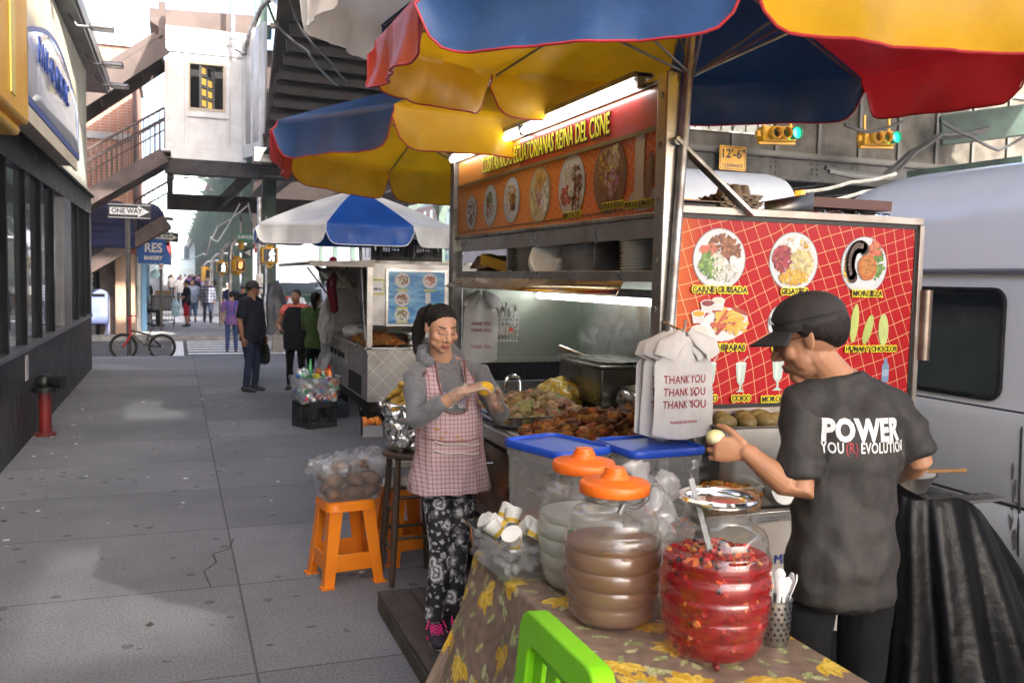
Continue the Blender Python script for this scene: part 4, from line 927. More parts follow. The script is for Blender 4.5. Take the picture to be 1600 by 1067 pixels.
GRD = mat('grey_girder', (.06, .058, .055), .6, 0, spec=.25, c2=(.03, .028, .025), ns=3)
for k in range(12):
    for i in range(3):
        for j in range(2): b.box((7+k*1.0+j*.12, 14.962, 3.92+i*.1), (.035, .02, .035))
b.build('girder', GRD, mz)
b = MB()
for k in range(7): b.bar((7+k*1.8, 15.2, 3.9), (6.2+k*1.8, 26, 3.9), .2, .3)
b.bb((6.5, 19, 3.7), (19, 19.2, 4.2)); b.bb((6.5, 15.3, 4.15), (19, 27, 4.2)); b.build('joist', mat('dark_beam'), mz)
cs = thing('clearance_sign', 'yellow clearance sign hung on the girder over the street', 'sign', (10.0, 14.8, 4.1))
M = FM((10.02, 14.84, 4.10)) @ Matrix.Rotation(R_(0), 4, 'Z')
b = MB(); b.prism(rrect(0, 0, .60, .46, .03), .01, M); b.build('plate', YPAINT, cs); 
text(cs, "12'-6\"", .235, M @ Matrix.Translation((0, .075, .012)), BLK, .001, .006, 1.0); text(cs, 'CLEARANCE', .088, M @ Matrix.Translation((0, -.145, .012)), BLK, .001, .002, .95)
b = MB(); 
for q in (rrect(0, .205, .56, .012, .004), rrect(0, -.205, .56, .012, .004), rrect(-.275, 0, .012, .42, .004), rrect(.275, 0, .012, .42, .004)): b.prism(q, .001, M @ Matrix.Translation((0, 0, .011)))
b.build('border', BLK, cs)
GLOW = mat('green_signal_light', (.02, .9, .45), .3, emit=(.03, 1, .5), es=3.0); LENSD = mat('dark_signal_lens', (.02, .015, .015), .25)
def tl(loc, label):
    t = thing('traffic_light', label, 'traffic light', loc, 0, 'yellow traffic lights lying on their sides')
    M = Matrix.Translation(loc) @ Matrix.Rotation(R_(-3), 4, 'Y') @ Matrix.Scale(.8, 4)
    b = MB(M); b.bb((-.5, 0, -.17), (.42, .3, .17)); b.bb((-.62, .08, -.08), (-.5, .2, .08)); b.build('housing', YPAINT, t, bevel=.03)
    for k, x in enumerate((-.27, .0, .28)):
        b = MB(M); b.tube([(x, -.02, 0), (x, .01, 0)], .125, 20); b.build('lens', GLOW if k == 2 else LENSD, t)
        b = MB(M); b.tube([(x, -.02, .0), (x, -.22, 0)], [.135, .13], 20, caps=False); b.build('visor', mat('visor_green_glow', (.02, .25, .17), .4) if k == 2 else YPAINT, t, solid=.008)  # visor at the lit lens has the green glow put into its paint
    b = MB(M); b.bar((-.4, .15, .17), (-.4, .15, .55), .05, .05); b.bar((.35, .15, .17), (.35, .15, .55), .05, .05); b.bb((-.55, .1, -.23), (.45, .2, -.18)); b.build('hanger', YPAINT, t)
P1 = yp(1222, 209, 14.0); tl((P1.x, 14.0, P1.z), 'left of two yellow traffic lights with a green lamp lit under the umbrella edge')
P2 = yp(1378, 216, 14.0); tl((P2.x, 14.0, P2.z), 'right of two yellow traffic lights with a green lamp lit under the umbrella edge')
for i, (pts, r) in enumerate((([(1290, 262), (1380, 275), (1420, 240), (1460, 215), (1540, 205)], .05), ([(1295, 268), (1390, 279), (1430, 238), (1470, 211), (1545, 200)], .04), ([(1320, 195), (1360, 207), (1410, 190)], .03), ([(1470, 190), (1520, 215), (1560, 235), (1598, 215)], .03), ([(1255, 300), (1330, 285), (1400, 272)], .03), ([(1260, 318), (1350, 300), (1420, 282)], .03), ([(1240, 345), (1330, 330), (1400, 318)], .035))):
    cable('conduit_cable', ('thick pair of conduits', 'dark conduit', 'thin cable', 'thin wire', 'wire', 'thin pale wire', 'lowest wire')[i]+(' slung under the girder on the right, %s' % ('beside its thinner twin', 'just behind the thick one', 'by the left traffic light', 'near the bright sky gap', 'above the white truck roof', 'just over the white truck roof', 'behind the foil boxes')[i]), [yp(x, y, 13.2-.25*i) for x, y in pts], r, CBK if i < 4 else DSTEEL)
t = thing('pale_pipe', 'pale elbow pipe under the girder beside the white van roof', 'pipe', yp(1365, 320, 12)); b = MB(); b.tube([yp(1365, 345, 12), yp(1365, 302, 12)], .08, 10); b.tube([yp(1368, 302, 12), yp(1385, 300, 12), yp(1390, 318, 12)], .05, 10); b.build('pipe', mat('pale_pipe', (.4, .4, .36), .5), t)
t = thing('green_sign', 'small green street number sign beside the white van roof', 'sign', yp(1379, 357, 12)); M = FM(yp(1379, 357, 12)); b = MB(); b.prism(rrect(0, 0, .3, .16, .02), .01, M); b.build('plate', SGR, t); text(t, '90', .12, M @ Matrix.Translation((-.03, 0, .012)), SWH, .001, .003)
t = thing('side_girder', 'dark green girder running under the sky gap at the far right', 'girder', (16, 13, 4)); b = MB(); b.bar(yp(1420, 285, 14.4), yp(1600, 262, 12.5), .2, .42); b.bar(yp(1470, 205, 14.6), yp(1700, 175, 13), .3, .6); b.build('girder', GREENST, t)

# ---- white high-roofed van
vn = thing('white_van', 'white high roofed van with dark window and chipped door parked beside the cart', 'van', (4.8, 1.6, -.13))
VW = mat('van_white', (.9, .89, .87), .28, coat=.4, c2=(.8, .79, .77), ns=1.5, lo=.35, hi=.7)
VX = 3.8; yF, yB = 4.45, -1.6
def vsec(k):      # cross-section profile (x inward offset, z) from sill to roof centre
    return [(.10, .28), (.02, .36), (.0, .62), (.012, .64), (.012, .66), (.0, .68), (-.012, 1.05), (-.002, 1.10), (.018, 1.13), (.05, 1.45), (.085, 1.74), (.08, 1.775), (.075, 1.80), (.085, 1.83), (.10, 2.05), (.14, 2.18), (.24, 2.30), (.50, 2.39), (1.0, 2.42)]
b = MB(); pr = vsec(0); n = len(pr)
ys_ = [yB, 0, 1.5, 2.6, 3.3, 3.9, 4.35, 4.52, 4.65, 4.73, 4.78, 4.80]
vs = []
for y in ys_:
    e = max(0, (y-4.3)/(4.80-4.3)); cut = 1-math.sqrt(max(0, 1-e**4))
    for ox, z in pr:
        zt_ = z
        if z > 1.83: zt_ = 1.83+(z-1.83)*(1-.8*cut)
        vs.append((VX+ox+cut*.14, y if z <= 1.83 else y, zt_))
m_ = len(ys_)
fs = [(j*n+i, j*n+i+1, (j+1)*n+i+1, (j+1)*n+i) for j in range(m_-1) for i in range(n-1)]
b.add(vs, fs)
b.add([(2*(VX+1.0)-x, y, z) for x, y, z in vs], fs)
for j in (0, m_-1):
    row = vs[j*n:(j+1)*n]; b.add(row+[(2*(VX+1.0)-x, y, z) for x, y, z in row[::-1]], [tuple(range(2*n))])
b.build('body', VW, vn, sharp=50)
def vside(y, z, o=.006):    # a point on the van's near side
    for (a, z0), (c, z1) in zip(pr, pr[1:]):
        if z0 <= z <= z1: return V3((VX+a+(c-a)*(z-z0)/max(z1-z0, 1e-6)-o, y, z))
    return V3((VX-o, y, z))
b = MB(); po = [vside(y, z, .008) for y, z in rrect(3.60, 1.425, .60, .54, .06)]
po = [vside(3.60+(p_[0]-3.60)+(p_[1]-1.425)*.10, p_[1], .008) for p_ in rrect(3.60, 1.425, .60, .54, .06)]
b.add(po, [tuple(range(len(po)))]); wi = b.build('side_window', mat('van_glass', (.012, .016, .02), .04, spec=.8), vn)
b = MB(); b.tube([p_+V3((-.004, 0, 0)) for p_ in po], .013, 6, closed=True); b.build('window_seal', RUB, wi)
b = MB(); po = [vside(2.25+(p_[0]-2.25)+(p_[1]-1.425)*.10, p_[1], .008) for p_ in rrect(2.25, 1.425, .9, .54, .06)]; b.add(po, [tuple(range(len(po)))]); b.build('side_window', mat('van_glass'), vn)
b = MB(); b.tube([vside(yB, 1.79, .012), vside(4.45, 1.79, .012)], .014, 6); b.build('gutter', mat('van_gutter', (.22, .22, .24), .4), vn)
b = MB(); b.tube([vside(3.12, z, .001) for z in [.33+k*.1 for k in range(14)]], .006, 5); b.tube([vside(yB, 1.11, .0), vside(4.45, 1.11, .0)], .006, 5); b.tube([vside(yB, .65, .002), vside(4.45, .65, .002)], .008, 5); b.build('seam', mat('seam_dark', (.03, .03, .035), .6), vn)
r2 = random.Random(3)
for (cy_, cz, s) in ((3.145, .72, .05), (3.16, .60, .045), (3.14, .5, .04), (3.3, .42, .05), (3.16, .83, .03)):
    po = [vside(cy_+x*.5, cz+z, .004) for x, z in ell(0, 0, s*.55, s*1.3, 11, 0, .4, r2)]; b = MB(); b.add(po, [tuple(range(len(po)))]); b.build('bare_patch', mat('bare_body_filler', (.28, .27, .26), .8, c2=(.18, .15, .13), ns=30), vn)
for y in (-.6, 2.75): b = MB(); b.tube([(VX+.04, y, .22), (VX+.26, y, .22)], .35, 28); b.build('wheel', RUB, vn)
b = MB(); b.tube([vside(yB, .30, .02), vside(4.0, .30, .02)], .035, 6); b.build('sill_rail', mat('rusty_sill', (.22, .15, .1), .7), vn)
b = MB(); b.bb((VX+.35, yB+.1, .1), (VX+1.7, 4.0, .33)); b.build('underbody', RUB, vn)
# ---- white box truck further along, seen over the cart
tk = thing('white_truck', 'white truck with rounded roof and amber marker lamps parked beyond the cart', 'truck', (5, 8, -.13))
TW = mat('truck_white', (.62, .64, .66), .35, .1, c2=(.52, .54, .56), ns=2, rvar=.08)
def tprof(n=10): return [(6.35, 7.6), (6.35, 2.36)]
b = MB(); rr = .42; po = [(7.5, 2.40)]+[(7.5+rr*(1-math.cos(R_(90*i/8)))*1.0, 2.42+rr*math.sin(R_(90*i/8))) for i in range(9)]+[(13.0, 2.42+rr), (13.0, 2.40)]
xl, xr = 3.9, 5.97
n = len(po); vs = []
for k, (x, s) in enumerate(((xl, .75), (xl+.10, .95), (xl+.25, 1), (xr-.25, 1), (xr-.10, .95), (xr, .75))):
    for y, z in po: vs.append((x, 7.5+(y-7.5)+(1-s)*.5, 2.40+(z-2.40)*s))
fs = [(i*n+k, i*n+(k+1) % n, (i+1)*n+(k+1) % n, (i+1)*n+k) for i in range(5) for k in range(n)]+[tuple(range(n)), tuple(range(5*n, 6*n))]
b.add(vs, fs); b.build('roof_cap', TW, tk, sharp=45)
b = MB(); b.bb((xl+.02, 7.55, 1.2), (xr-.02, 13, 2.398)); b.build('body', TW, tk, bevel=.03)
b = MB(); b.bb((xl+.02, 7.52, 1.02), (xr-.02, 13, 1.19)); b.build('skirt_rail', mat('grey_skirt', (.42, .43, .46), .5, .3), tk)
b = MB(); b.bb((xl+.3, 7.7, .25), (xr-.3, 13, 1.01)); b.build('chassis', RUB, tk)
for x in (xl+.12, xr-.35):
    for y in (8.6, 12): b = MB(); b.tube([(x, y, .33), (x+.25, y, .33)], .45, 24); b.build('wheel', RUB, tk)
for x in (4.55, 4.75, 4.95): b = MB(); b.box((x, 7.47, 2.47), (.11, .05, .05)); b.build('marker_lamp', mat('amber_lens', (.8, .25, .01), .3, emit=(1, .3, .02), es=.25), tk)
b = MB(); b.box((xr+.0, 7.62, 2.60), (.05, .1, .12)); b.build('corner_lamp', mat('amber_lens'), tk)
b = MB(); 
for k in range(9): b.ball((xl+.2+k*.21, 7.495, 2.43), .013, 8, 6); b.ball((xr-.13, 7.5+.06*k*.5, 2.45+k*.04), .011, 8, 6)
b.build('rivets', DSTEEL, tk)
t = thing('flatbed_truck', 'red tail lamp and grey flatbed edge of a lorry seen under the cart back panel', 'truck', (4.6, 9, 0))
b = MB(); b.bb((3.3, 6.3, 1.0), (3.8, 13.0, 1.14)); b.build('bed_rail', mat('grey_skirt'), t)
b = MB(); b.bb((3.35, 6.4, .55), (3.75, 12.9, .99)); b.build('chassis', RUB, t)
for y in (7.4, 11.5): b = MB(); b.tube([(3.35, y, .3), (3.7, y, .3)], .42, 24); b.build('wheel', RUB, t)
b = MB(); b.box((3.34, 12.2, .9), (.12, .2, .14)); b.build('tail_lamp', mat('warm_lamp', (1, .7, .4), .3, emit=(1, .6, .25), es=3), t)
# ================================================================ UMBRELLAS
def nylon(name, c, tr=.35): return mat('nylon_'+name, c, .42, c2=tuple(q*.80 for q in c), ns=3, transl=tr, bump=.4, bs=13)
UY = nylon('yellow', (.74, .41, .006), .5); UB = nylon('blue', (.014, .055, .16), .12); UR = nylon('red', (.42, .012, .018), .3); UW = nylon('white', (.68, .67, .64), .25); UB2 = nylon('bright_blue', (.01, .075, .33), .25); UN = nylon('navy', (.01, .02, .09), .15)
PIPR = mat('red_piping', (.35, .015, .02), .5); PIPW = mat('white_piping', (.7, .7, .7), .5)
def umbrella(label, cx, cy, R, z0, apex, az0, cols, pip, flap=.20, tilt=(0, 0), pole=None, seed=0, poler=.017, group='market umbrellas over the carts'):
    """z0 flap bottom height; az0 azimuth of the middle of panel 0 (clockwise from +Y); tilt = dz per metre toward (azimuth, slope)"""
    n = len(cols); hw = math.pi/n; t = thing('market_umbrella', label, 'umbrella', (cx, cy, 0), 0, group); rg = random.Random(seed)
    ta, ts = R_(tilt[0]), tilt[1]; tv = (math.sin(ta), math.cos(ta))
    def T(x, y, z): return V3((cx+x, cy+y, z+ts*(x*tv[0]+y*tv[1])))
    zr = z0+flap
    for k in range(n):
        a = R_(az0)+2*hw*k; ph = rg.uniform(0, 6)
        def fn(u, v):
            s = 2*u-1; ang = a+s*hw
            chord = math.cos(hw)/math.cos(s*hw)         # straight hem between the rib ends
            if v < .68:
                q = v/.68; r = R*q*(chord*.6+.4*1.0 if False else chord); sag = .05*(1-s*s)*math.sin(math.pi*q)*.9
                z = zr+(apex-zr)*(1-q**1.25)-sag
            else:
                q = (v-.68)/.32; L = flap*(1-.72*abs(s)**14); wob = math.sin(s*5+ph)*.018+math.sin(s*11+2*ph)*.010+math.sin(s*27+ph*3)*.004
                r = R*chord+.025*q+wob*q; z = zr-L*q
                r += -.012*math.sin(q*3)
            return T(r*math.sin(ang), r*math.cos(ang), z)
        b = MB(); b.sheet(fn, 20, 22); p = b.build('panel', cols[k], t, sharp=80)
        b = MB(); b.tube([fn(i/28, 1.0) for i in range(29)], .004, 6); b.tube([fn(0, .68+.32*i/5) for i in range(6)], .0035, 6); b.tube([fn(1, .68+.32*i/5) for i in range(6)], .0035, 6); b.build('piping', pip, p)
    for k in range(n):
        a = R_(az0)+2*hw*(k+.5); b = MB(); b.tube([T(R*q*math.sin(a), R*q*math.cos(a), zr+(apex-zr)*(1-q**1.25)-.02) for q in (.02, .25, .5, .75, .97)], .006, 6)
        b.tube([T(R*.5*math.sin(a), R*.5*math.cos(a), zr+(apex-zr)*(1-.5**1.25)-.02), T(0, 0, zr-.12)], .005, 6); b.build('rib', DSTEEL, t)
    b = MB(); b.ball((cx, cy, apex+.02), (.03, .03, .035), 10, 8); b.build('finial', DSTEEL, t)
    if pole:
        b = MB(); b.tube([(pole[0], pole[1], pole[2]), (cx, cy, apex)], poler, 14); b.tube([(pole[0], pole[1], pole[2]), V3(pole).lerp(V3((cx, cy, apex)), .28)], poler*1.25, 14); b.build('pole', GALV, t)
    return t
SEQ = [UB, UR, UY, UY, UB, UR, UY, UY]
umbrella('big blue, red and yellow umbrella nearest the camera over the cart end', 1.755, 2.87, 1.17, 2.375, 2.86, 228, SEQ, PIPR, .19, (20, .079), (1.665, 2.86, .95), 3)
umbrella('blue and yellow umbrella at the far end of the food cart', 1.77, 5.70, 1.23, 2.31, 2.97, 237, SEQ, PIPR, .23, (57+180, .052), (1.77, 5.72, .95), 8)
umbrella('blue and white umbrella over the blue menu cart', 1.84, 9.78, 1.12, 2.02, 2.62, 183, [UB2, UW]*4, PIPW, .20, (180, -.02), (1.95, 9.75, .9), 5)
umbrella('white umbrella showing one flap high above the blue and yellow one', 1.72, 4.45, 1.12, 3.02, 3.55, 262, [UW, UW, UN, UW, UW, UW, UN, UW], PIPW, .22, (90, .08), (1.75, 4.6, 2.4), 2)
# ================================================================ MAIN FOOD CART
fc = thing('food_cart', 'steel food cart with an orange lit menu header and red picture menu', 'food cart', (2.15, 4.2, 0))
AXS = Matrix(((0, 0, -1, 0), (-1, 0, 0, 0), (0, 1, 0, 0), (0, 0, 0, 1)))     # local x -> -Y, y -> Z, normal -> -X
def SM(x, y, z): return Matrix.Translation((x, y, z)) @ AXS
b = MB(); b.bb((1.66, 2.885, .86), (1.72, 2.955, 2.46)); b.build('corner_post', STEEL, fc, bevel=.005)
b = MB(); b.bb((1.67, 5.57, .9), (1.73, 5.65, 2.52)); b.build('corner_post', DSTEEL, fc, bevel=.005)
for yy in (5.6,): b = MB(); b.bb((2.58, yy-.02, .9), (2.62, yy+.02, 1.95)); b.build('corner_post', DSTEEL, fc)
b = MB()
for z in (1.15, 1.42, 1.60, 1.78, 2.0, 2.2, 2.38):
    b.tube([(1.655, 2.92, z), (1.662, 2.92, z)], .011, 8)
b.build('bolts', GALV, fc)
# header board
OR1, OR2 = (.74, .24, .018), (.66, .10, .015)
HEAD = grid_mat('header_print', OR1, (.70, .40, .22), (.034, .034), (.003, .003), ('Y', 'Z'), rot=.55, warp=.05, ws=2.5, r=.42, c_b=OR2, grad=('Y', .3, -1.5), coat=.15)
b = MB(); b.bb((1.70, 2.97, 1.965), (1.73, 5.56, 2.435)); hb = b.build('menu_header', HEAD, fc)
M = SM(1.697, 4.25, 0)
BAND = mat('header_red_band', (.45, .02, .02), .3, coat=.4, c2=(.38, .015, .015), ns=6)
b = MB(M); b.bb((-.2, 2.285, 0), (1.27, 2.43, .002)); b.build('red_band', BAND, hb)
OLIVE = mat('header_bar', (.16, .10, .02), .4); b = MB(M); b.bb((-1.3, 2.268, 0.001), (1.27, 2.285, .006)); b.bb((-1.3, 1.985, .001), (1.27, 1.99, .004)); b.build('dark_bar', OLIVE, hb)
TYEL = mat('lettering_yellow', (.78, .68, .02), .45); TDK = mat('lettering_dark', (.03, .015, .01), .5)
outlined(hb, 'COSITAS RICAS ECUATORIANAS REINA DEL CISNE', .125, M @ Matrix.Translation((.02, 2.352, .006)), TYEL, TDK, .006, sx=.585, bold=.001)
rg = random.Random(21)
FC = dict(rice=[(.6, .57, .48), (.66, .63, .55)], meat=[(.20, .07, .03), (.30, .12, .05), (.14, .05, .025)], green=[(.12, .24, .05), (.2, .32, .08), (.08, .17, .04)], corn=[(.62, .36, .03), (.55, .27, .03), (.68, .45, .08)], beet=[(.30, .03, .05), (.22, .02, .04), (.38, .06, .07)], tomato=[(.45, .09, .05), (.5, .15, .08)], fries=[(.62, .38, .08), (.55, .3, .05)], onion=[(.45, .16, .25), (.5, .3, .36), (.55, .42, .44)], egg=[(.68, .66, .6)], pot=[(.55, .46, .2), (.6, .5, .26)], brown=[(.28, .13, .04), (.36, .18, .06), (.2, .09, .03)])
def blobs(b, M, cx, cy, rx, ry, n, s, cols, h, el=1.6):
    n = int(n*2.3); s *= .62
    for i in range(n):
        a = rg.uniform(0, 6.283); q = math.sqrt(rg.random()); c = rg.choice(cols); j = rg.uniform(.62, 1.2); b.col = tuple(v*j for v in c); ss = s*rg.uniform(.6, 1.2)
        b.flat(ell(cx+rx*q*math.cos(a), cy+ry*q*math.sin(a), ss*rg.uniform(1, el), ss, 8, rg.uniform(0, 3.1), .2, rg), M, h+i*.000012)
def plate(b, M, cx, cy, r, groups, sq=1.0, rim=(.52, .54, .56)):
    b.col = tuple(v*.35 for v in rim); b.flat(ell(cx, cy, r*1.03*sq, r*1.03, 36), M, .0006)
    b.col = rim; b.flat(ell(cx, cy, r*sq, r, 36), M, .0012); b.col = tuple(v*1.1 for v in rim); b.flat(ell(cx, cy, r*.80*sq, r*.80, 36), M, .0018)
    for i, (dx, dy, rx, ry, n, s, k) in enumerate(groups): blobs(b, M, cx+dx*r*sq, cy+dy*r, rx*r*sq, ry*r, n, s*r, FC[k], .0024+i*.0007)
def hx(y): return 4.25-y
b = MB(); D_ = [(5.28, 2.09), (4.93, 2.11), (4.58, 2.12)]
plate(b, M, hx(5.27), 2.10, .10, [(0, 0, .7, .7, 30, .13, 'meat'), (.2, .3, .4, .4, 12, .12, 'rice')]); plate(b, M, hx(4.92), 2.12, .115, [(-.1, 0, .5, .6, 30, .13, 'brown'), (.3, -.2, .4, .4, 18, .1, 'rice'), (.1, .4, .3, .3, 8, .12, 'green')])
plate(b, M, hx(4.57), 2.125, .12, [(0, .1, .55, .6, 30, .13, 'corn'), (.2, -.1, .4, .4, 14, .14, 'meat'), (-.4, -.2, .3, .4, 10, .12, 'egg')])
plate(b, M, hx(4.17), 2.12, .135, [(-.35, -.2, .5, .5, 16, .2, 'pot'), (.5, -.1, .4, .5, 16, .2, 'egg'), (0, .1, .3, .6, 22, .1, 'onion'), (.1, .55, .5, .35, 22, .14, 'fries')], rim=(.5, .46, .3))
plate(b, M, hx(3.785), 2.13, .145, [(.35, -.1, .5, .7, 50, .1, 'meat'), (-.35, -.3, .4, .4, 16, .12, 'tomato'), (-.2, .4, .4, .35, 22, .1, 'rice'), (0, 0, .14, .3, 4, .2, 'egg')])
plate(b, M, hx(3.40), 2.135, .15, [(0, 0, .85, .85, 60, .1, 'brown'), (-.1, .3, .6, .5, 30, .09, 'corn'), (.2, 0, .4, .6, 26, .1, 'onion'), (.3, .5, .3, .3, 8, .14, 'pot')], rim=(.25, .12, .06))
b.col = (.45, .42, .36); b.flat(ell(hx(3.10), 2.02, .13, .045), M, .0012); b.col = (.55, .47, .32); b.flat(rrect(hx(3.14), 2.14, .075, .25, .02), M, .002); b.col = (.62, .55, .42); b.flat(ell(hx(3.14), 2.265, .037, .012), M, .0026); b.col = (.22, .10, .03); b.flat(ell(hx(3.06), 2.10, .035, .10, 18, -.15), M, .0024); b.col = (.3, .15, .05); b.flat(ell(hx(3.065), 2.11, .018, .07, 18, -.15), M, .003)
b.build('dishes', INK, hb)
for s, y, z in (('PAPAS CON CUERO', 3.76, 1.985), ('CEVICHE DE PESCADO', 3.36, 2.0), ('MOROCHO & PAN DE YUCA', 3.11, 1.99)):
    outlined(hb, s, .034, SM(1.696, y, z+.012) @ Matrix.Translation((0, 0, .0035)), TDK, TYEL, .004, sx=.62)
b = MB(); b.bb((1.685, 2.96, 2.435), (1.735, 5.57, 2.455)); b.bb((1.685, 2.96, 1.945), (1.735, 5.57, 1.963)); b.bb((1.69, 2.955, 1.963), (1.735, 2.972, 2.435)); b.build('header_frame', DSTEEL, fc, bevel=.003)
b = MB(); b.bb((1.70, 2.96, 1.868), (1.74, 5.57, 1.943)); b.build('fascia_strip', STEEL, fc)
b = MB(); b.bb((1.735, 2.97, 1.95), (2.60, 5.6, 1.97)); b.build('roof', DSTEEL, fc)
for k, (ya, yb) in enumerate(((3.10, 4.33), (4.36, 5.60))):
    b = MB(); b.bb((1.64, ya, 2.478), (1.72, yb, 2.50)); b.bar((1.69, ya, 2.49), (1.69, yb, 2.49), .08, .012); b.bb((1.655, ya, 2.44), (1.69, ya+.03, 2.478)); b.bb((1.655, yb-.03, 2.44), (1.69, yb, 2.478)); lf = b.build('lamp_holder', DSTEEL, fc)
    b = MB(); b.tube([(1.658, ya+.03, 2.452), (1.658, yb-.03, 2.452)], .020, 14); b.build('tube', TUBE, lf)
# shelf
b = MB(); b.bb((1.70, 2.96, 1.715), (2.20, 5.58, 1.735)); b.bb((1.69, 2.96, 1.70), (1.715, 5.58, 1.742)); b.bb((2.2, 2.96, 1.735), (2.21, 5.58, 1.95)); b.bb((1.72, 4.68, 1.735), (2.2, 4.70, 1.95)); b.build('shelf', STEEL, fc, bevel=.002)
b = MB(); b.add([(1.70, 3.25, 1.705), (1.70, 5.42, 1.705), (1.60, 5.50, 1.644), (1.60, 3.12, 1.644)], [(0, 1, 2, 3)]); b.build('hood', mat('hood_steel_brown_reflection', (.50, .42, .30), .25, 1.0, c2=(.4, .28, .14), ns=4, rvar=.1), fc, solid=.006)  # brown-yellow reflection is mixed into the steel colour
b = MB(); b.bb((1.75, 5.56, 1.16), (2.6, 5.585, 1.715)); b.bb((1.75, 5.54, 1.15), (2.6, 5.56, 1.18)); b.build('end_panel', mat('brushed_green_steel', (.42, .47, .41), .42, .75, c2=(.34, .39, .33), ns=3, bump=.06, bs=30, rvar=.06), fc)
b = MB(); b.bb((2.585, 2.96, 1.0), (2.6, 5.555, 1.715)); b.build('back_panel', mat('brushed_green_steel'), fc)
b = MB(); b.bb((2.55, 4.0, 1.2), (2.58, 5.25, 1.60)); b.build('splash_plate', mat('rusty_plate', (.36, .36, .33), .45, .7, c2=(.2, .14, .08), ns=4, lo=.52, hi=.7, bump=.1), fc, bevel=.004)
b = MB(); b.bb((2.2, 3.3, 1.62), (2.28, 5.5, 1.66)); lf = b.build('lamp_holder', DSTEEL, fc)
for ya, yb in ((3.75, 4.32), (4.335, 5.48)): b = MB(); b.tube([(2.24, ya, 1.596), (2.24, yb, 1.596)], .019, 14, rnd=True); b.build('tube', TUBE, lf)
# counter and body
b = MB(); b.bb((1.47, 3.3, .925), (2.86, 5.62, .95)); b.bb((1.45, 3.3, .90), (1.475, 5.62, .965)); b.bb((1.7, 2.95, .925), (2.86, 3.3, .948)); b.build('counter', STEEL, fc, bevel=.004)
BODY = mat('cart_body_steel', (.36, .35, .33), .35, .9, c2=(.24, .22, .2), ns=4, bump=.1, rvar=.1)
b = MB(); b.bb((1.62, 2.95, .36), (2.84, 5.60, .92)); b.build('body', BODY, fc)
COP = mat('copper_toned_door', (.32, .16, .07), .3, .8, c2=(.16, .08, .045), ns=5, rvar=.1)
for y0 in (3.55, 4.28, 5.0): 
    b = MB(); b.bb((1.598, y0, .44), (1.619, y0+.62, .80)); dr = b.build('door', COP, fc, bevel=.004); b = MB(); b.tube([(1.598, y0+.22, .71), (1.57, y0+.24, .705), (1.57, y0+.38, .705), (1.598, y0+.40, .71)], .007, 8); b.build('handle', CHROME, dr)
b = MB(); b.bb((1.60, 2.95, .82), (1.619, 5.60, .90)); b.build('side_rail', STEEL, fc)
b = MB(); b.bb((1.64, 3.0, .3), (2.8, 5.56, .355)); b.build('chassis', RUB, fc)
def cart_wheel(parent, c, r, w_, hub=WHITEP):
    b = MB(); prof = [(r*.58, -w_/2), (r*.92, -w_/2), (r, -w_*.3), (r, w_*.3), (r*.92, w_/2), (r*.58, w_/2)]; Mx = Matrix.Rotation(R_(90), 4, 'Y')
    b.lathe(prof+[prof[0]], c, 32, Mx); wh = b.build('wheel', RUB, parent, sharp=30)
    b = MB(); b.lathe([(.001, -w_*.36), (r*.2, -w_*.38), (r*.25, -w_*.25), (r*.5, -w_*.22), (r*.58, -w_*.42), (r*.585, w_*.4), (.001, w_*.4)], c, 28, Mx); b.build('rim', hub, wh)
    b = MB(); b.lathe([(.001, -w_*.6), (r*.11, -w_*.56), (r*.14, -w_*.3), (.001, -w_*.3)], c, 14, Mx); b.build('hub', DSTEEL, wh)
CREAMW = mat('cream_wheel', (.55, .52, .45), .5, c2=(.35, .3, .24), ns=12)
cart_wheel(fc, (1.60, 4.66, .185), .185, .13, CREAMW); cart_wheel(fc, (2.75, 4.66, .185), .185, .13, CREAMW)
# red picture menu at the near end
RD1, RD2 = (.37, .008, .012), (.55, .15, .022)
MENU = grid_mat('menu_print', RD1, (.66, .42, .22), (.052, .052), (.0022, .0022), ('X', 'Z'), rot=.35, warp=.16, ws=1.6, r=.42, c_b=RD2, grad=('X', -.22, -.42), coat=.05)
b = MB(); b.bb((1.735, 2.90, 1.225), (2.87, 2.94, 1.955)); pb = b.build('menu_board', MENU, fc)
FRA = mat('board_frame', (.42, .38, .34), .4, .5, c2=(.3, .26, .22), ns=6)
b = MB(); b.bb((1.72, 2.885, 1.955), (2.885, 2.945, 1.985)); b.bb((1.72, 2.885, 1.20), (2.885, 2.945, 1.225)); b.bb((2.868, 2.885, 1.225), (2.892, 2.945, 1.955)); b.bb((1.722, 2.889, 1.225), (1.735, 2.945, 1.955)); b.build('frame', FRA, pb, bevel=.003)
b = MB(); b.bb((1.736, 2.896, 1.938), (2.867, 2.899, 1.954)); b.bb((1.736, 2.896, 1.226), (2.867, 2.899, 1.24)); b.bb((2.853, 2.896, 1.24), (2.867, 2.899, 1.938)); b.build('black_border', BLK, pb)
MP = Matrix.Translation((0, 2.8985, 0)) @ FM((0, 0, 0))
def mp(px, py): q = yp(px, py, 2.8985); return q.x, q.z
b = MB(); K = 3.35/1400
x, z = mp(1124, 405); plate(b, MP, x, z, .113, [(.05, .45, .5, .35, 60, .09, 'meat'), (.45, .3, .35, .35, 40, .09, 'meat'), (-.45, .3, .25, .2, 12, .13, 'tomato'), (-.35, -.2, .4, .45, 40, .12, 'green'), (-.1, -.05, .25, .25, 14, .12, 'rice'), (.2, -.45, .5, .32, 70, .05, 'rice'), (.5, -.12, .13, .16, 6, .16, 'egg')])
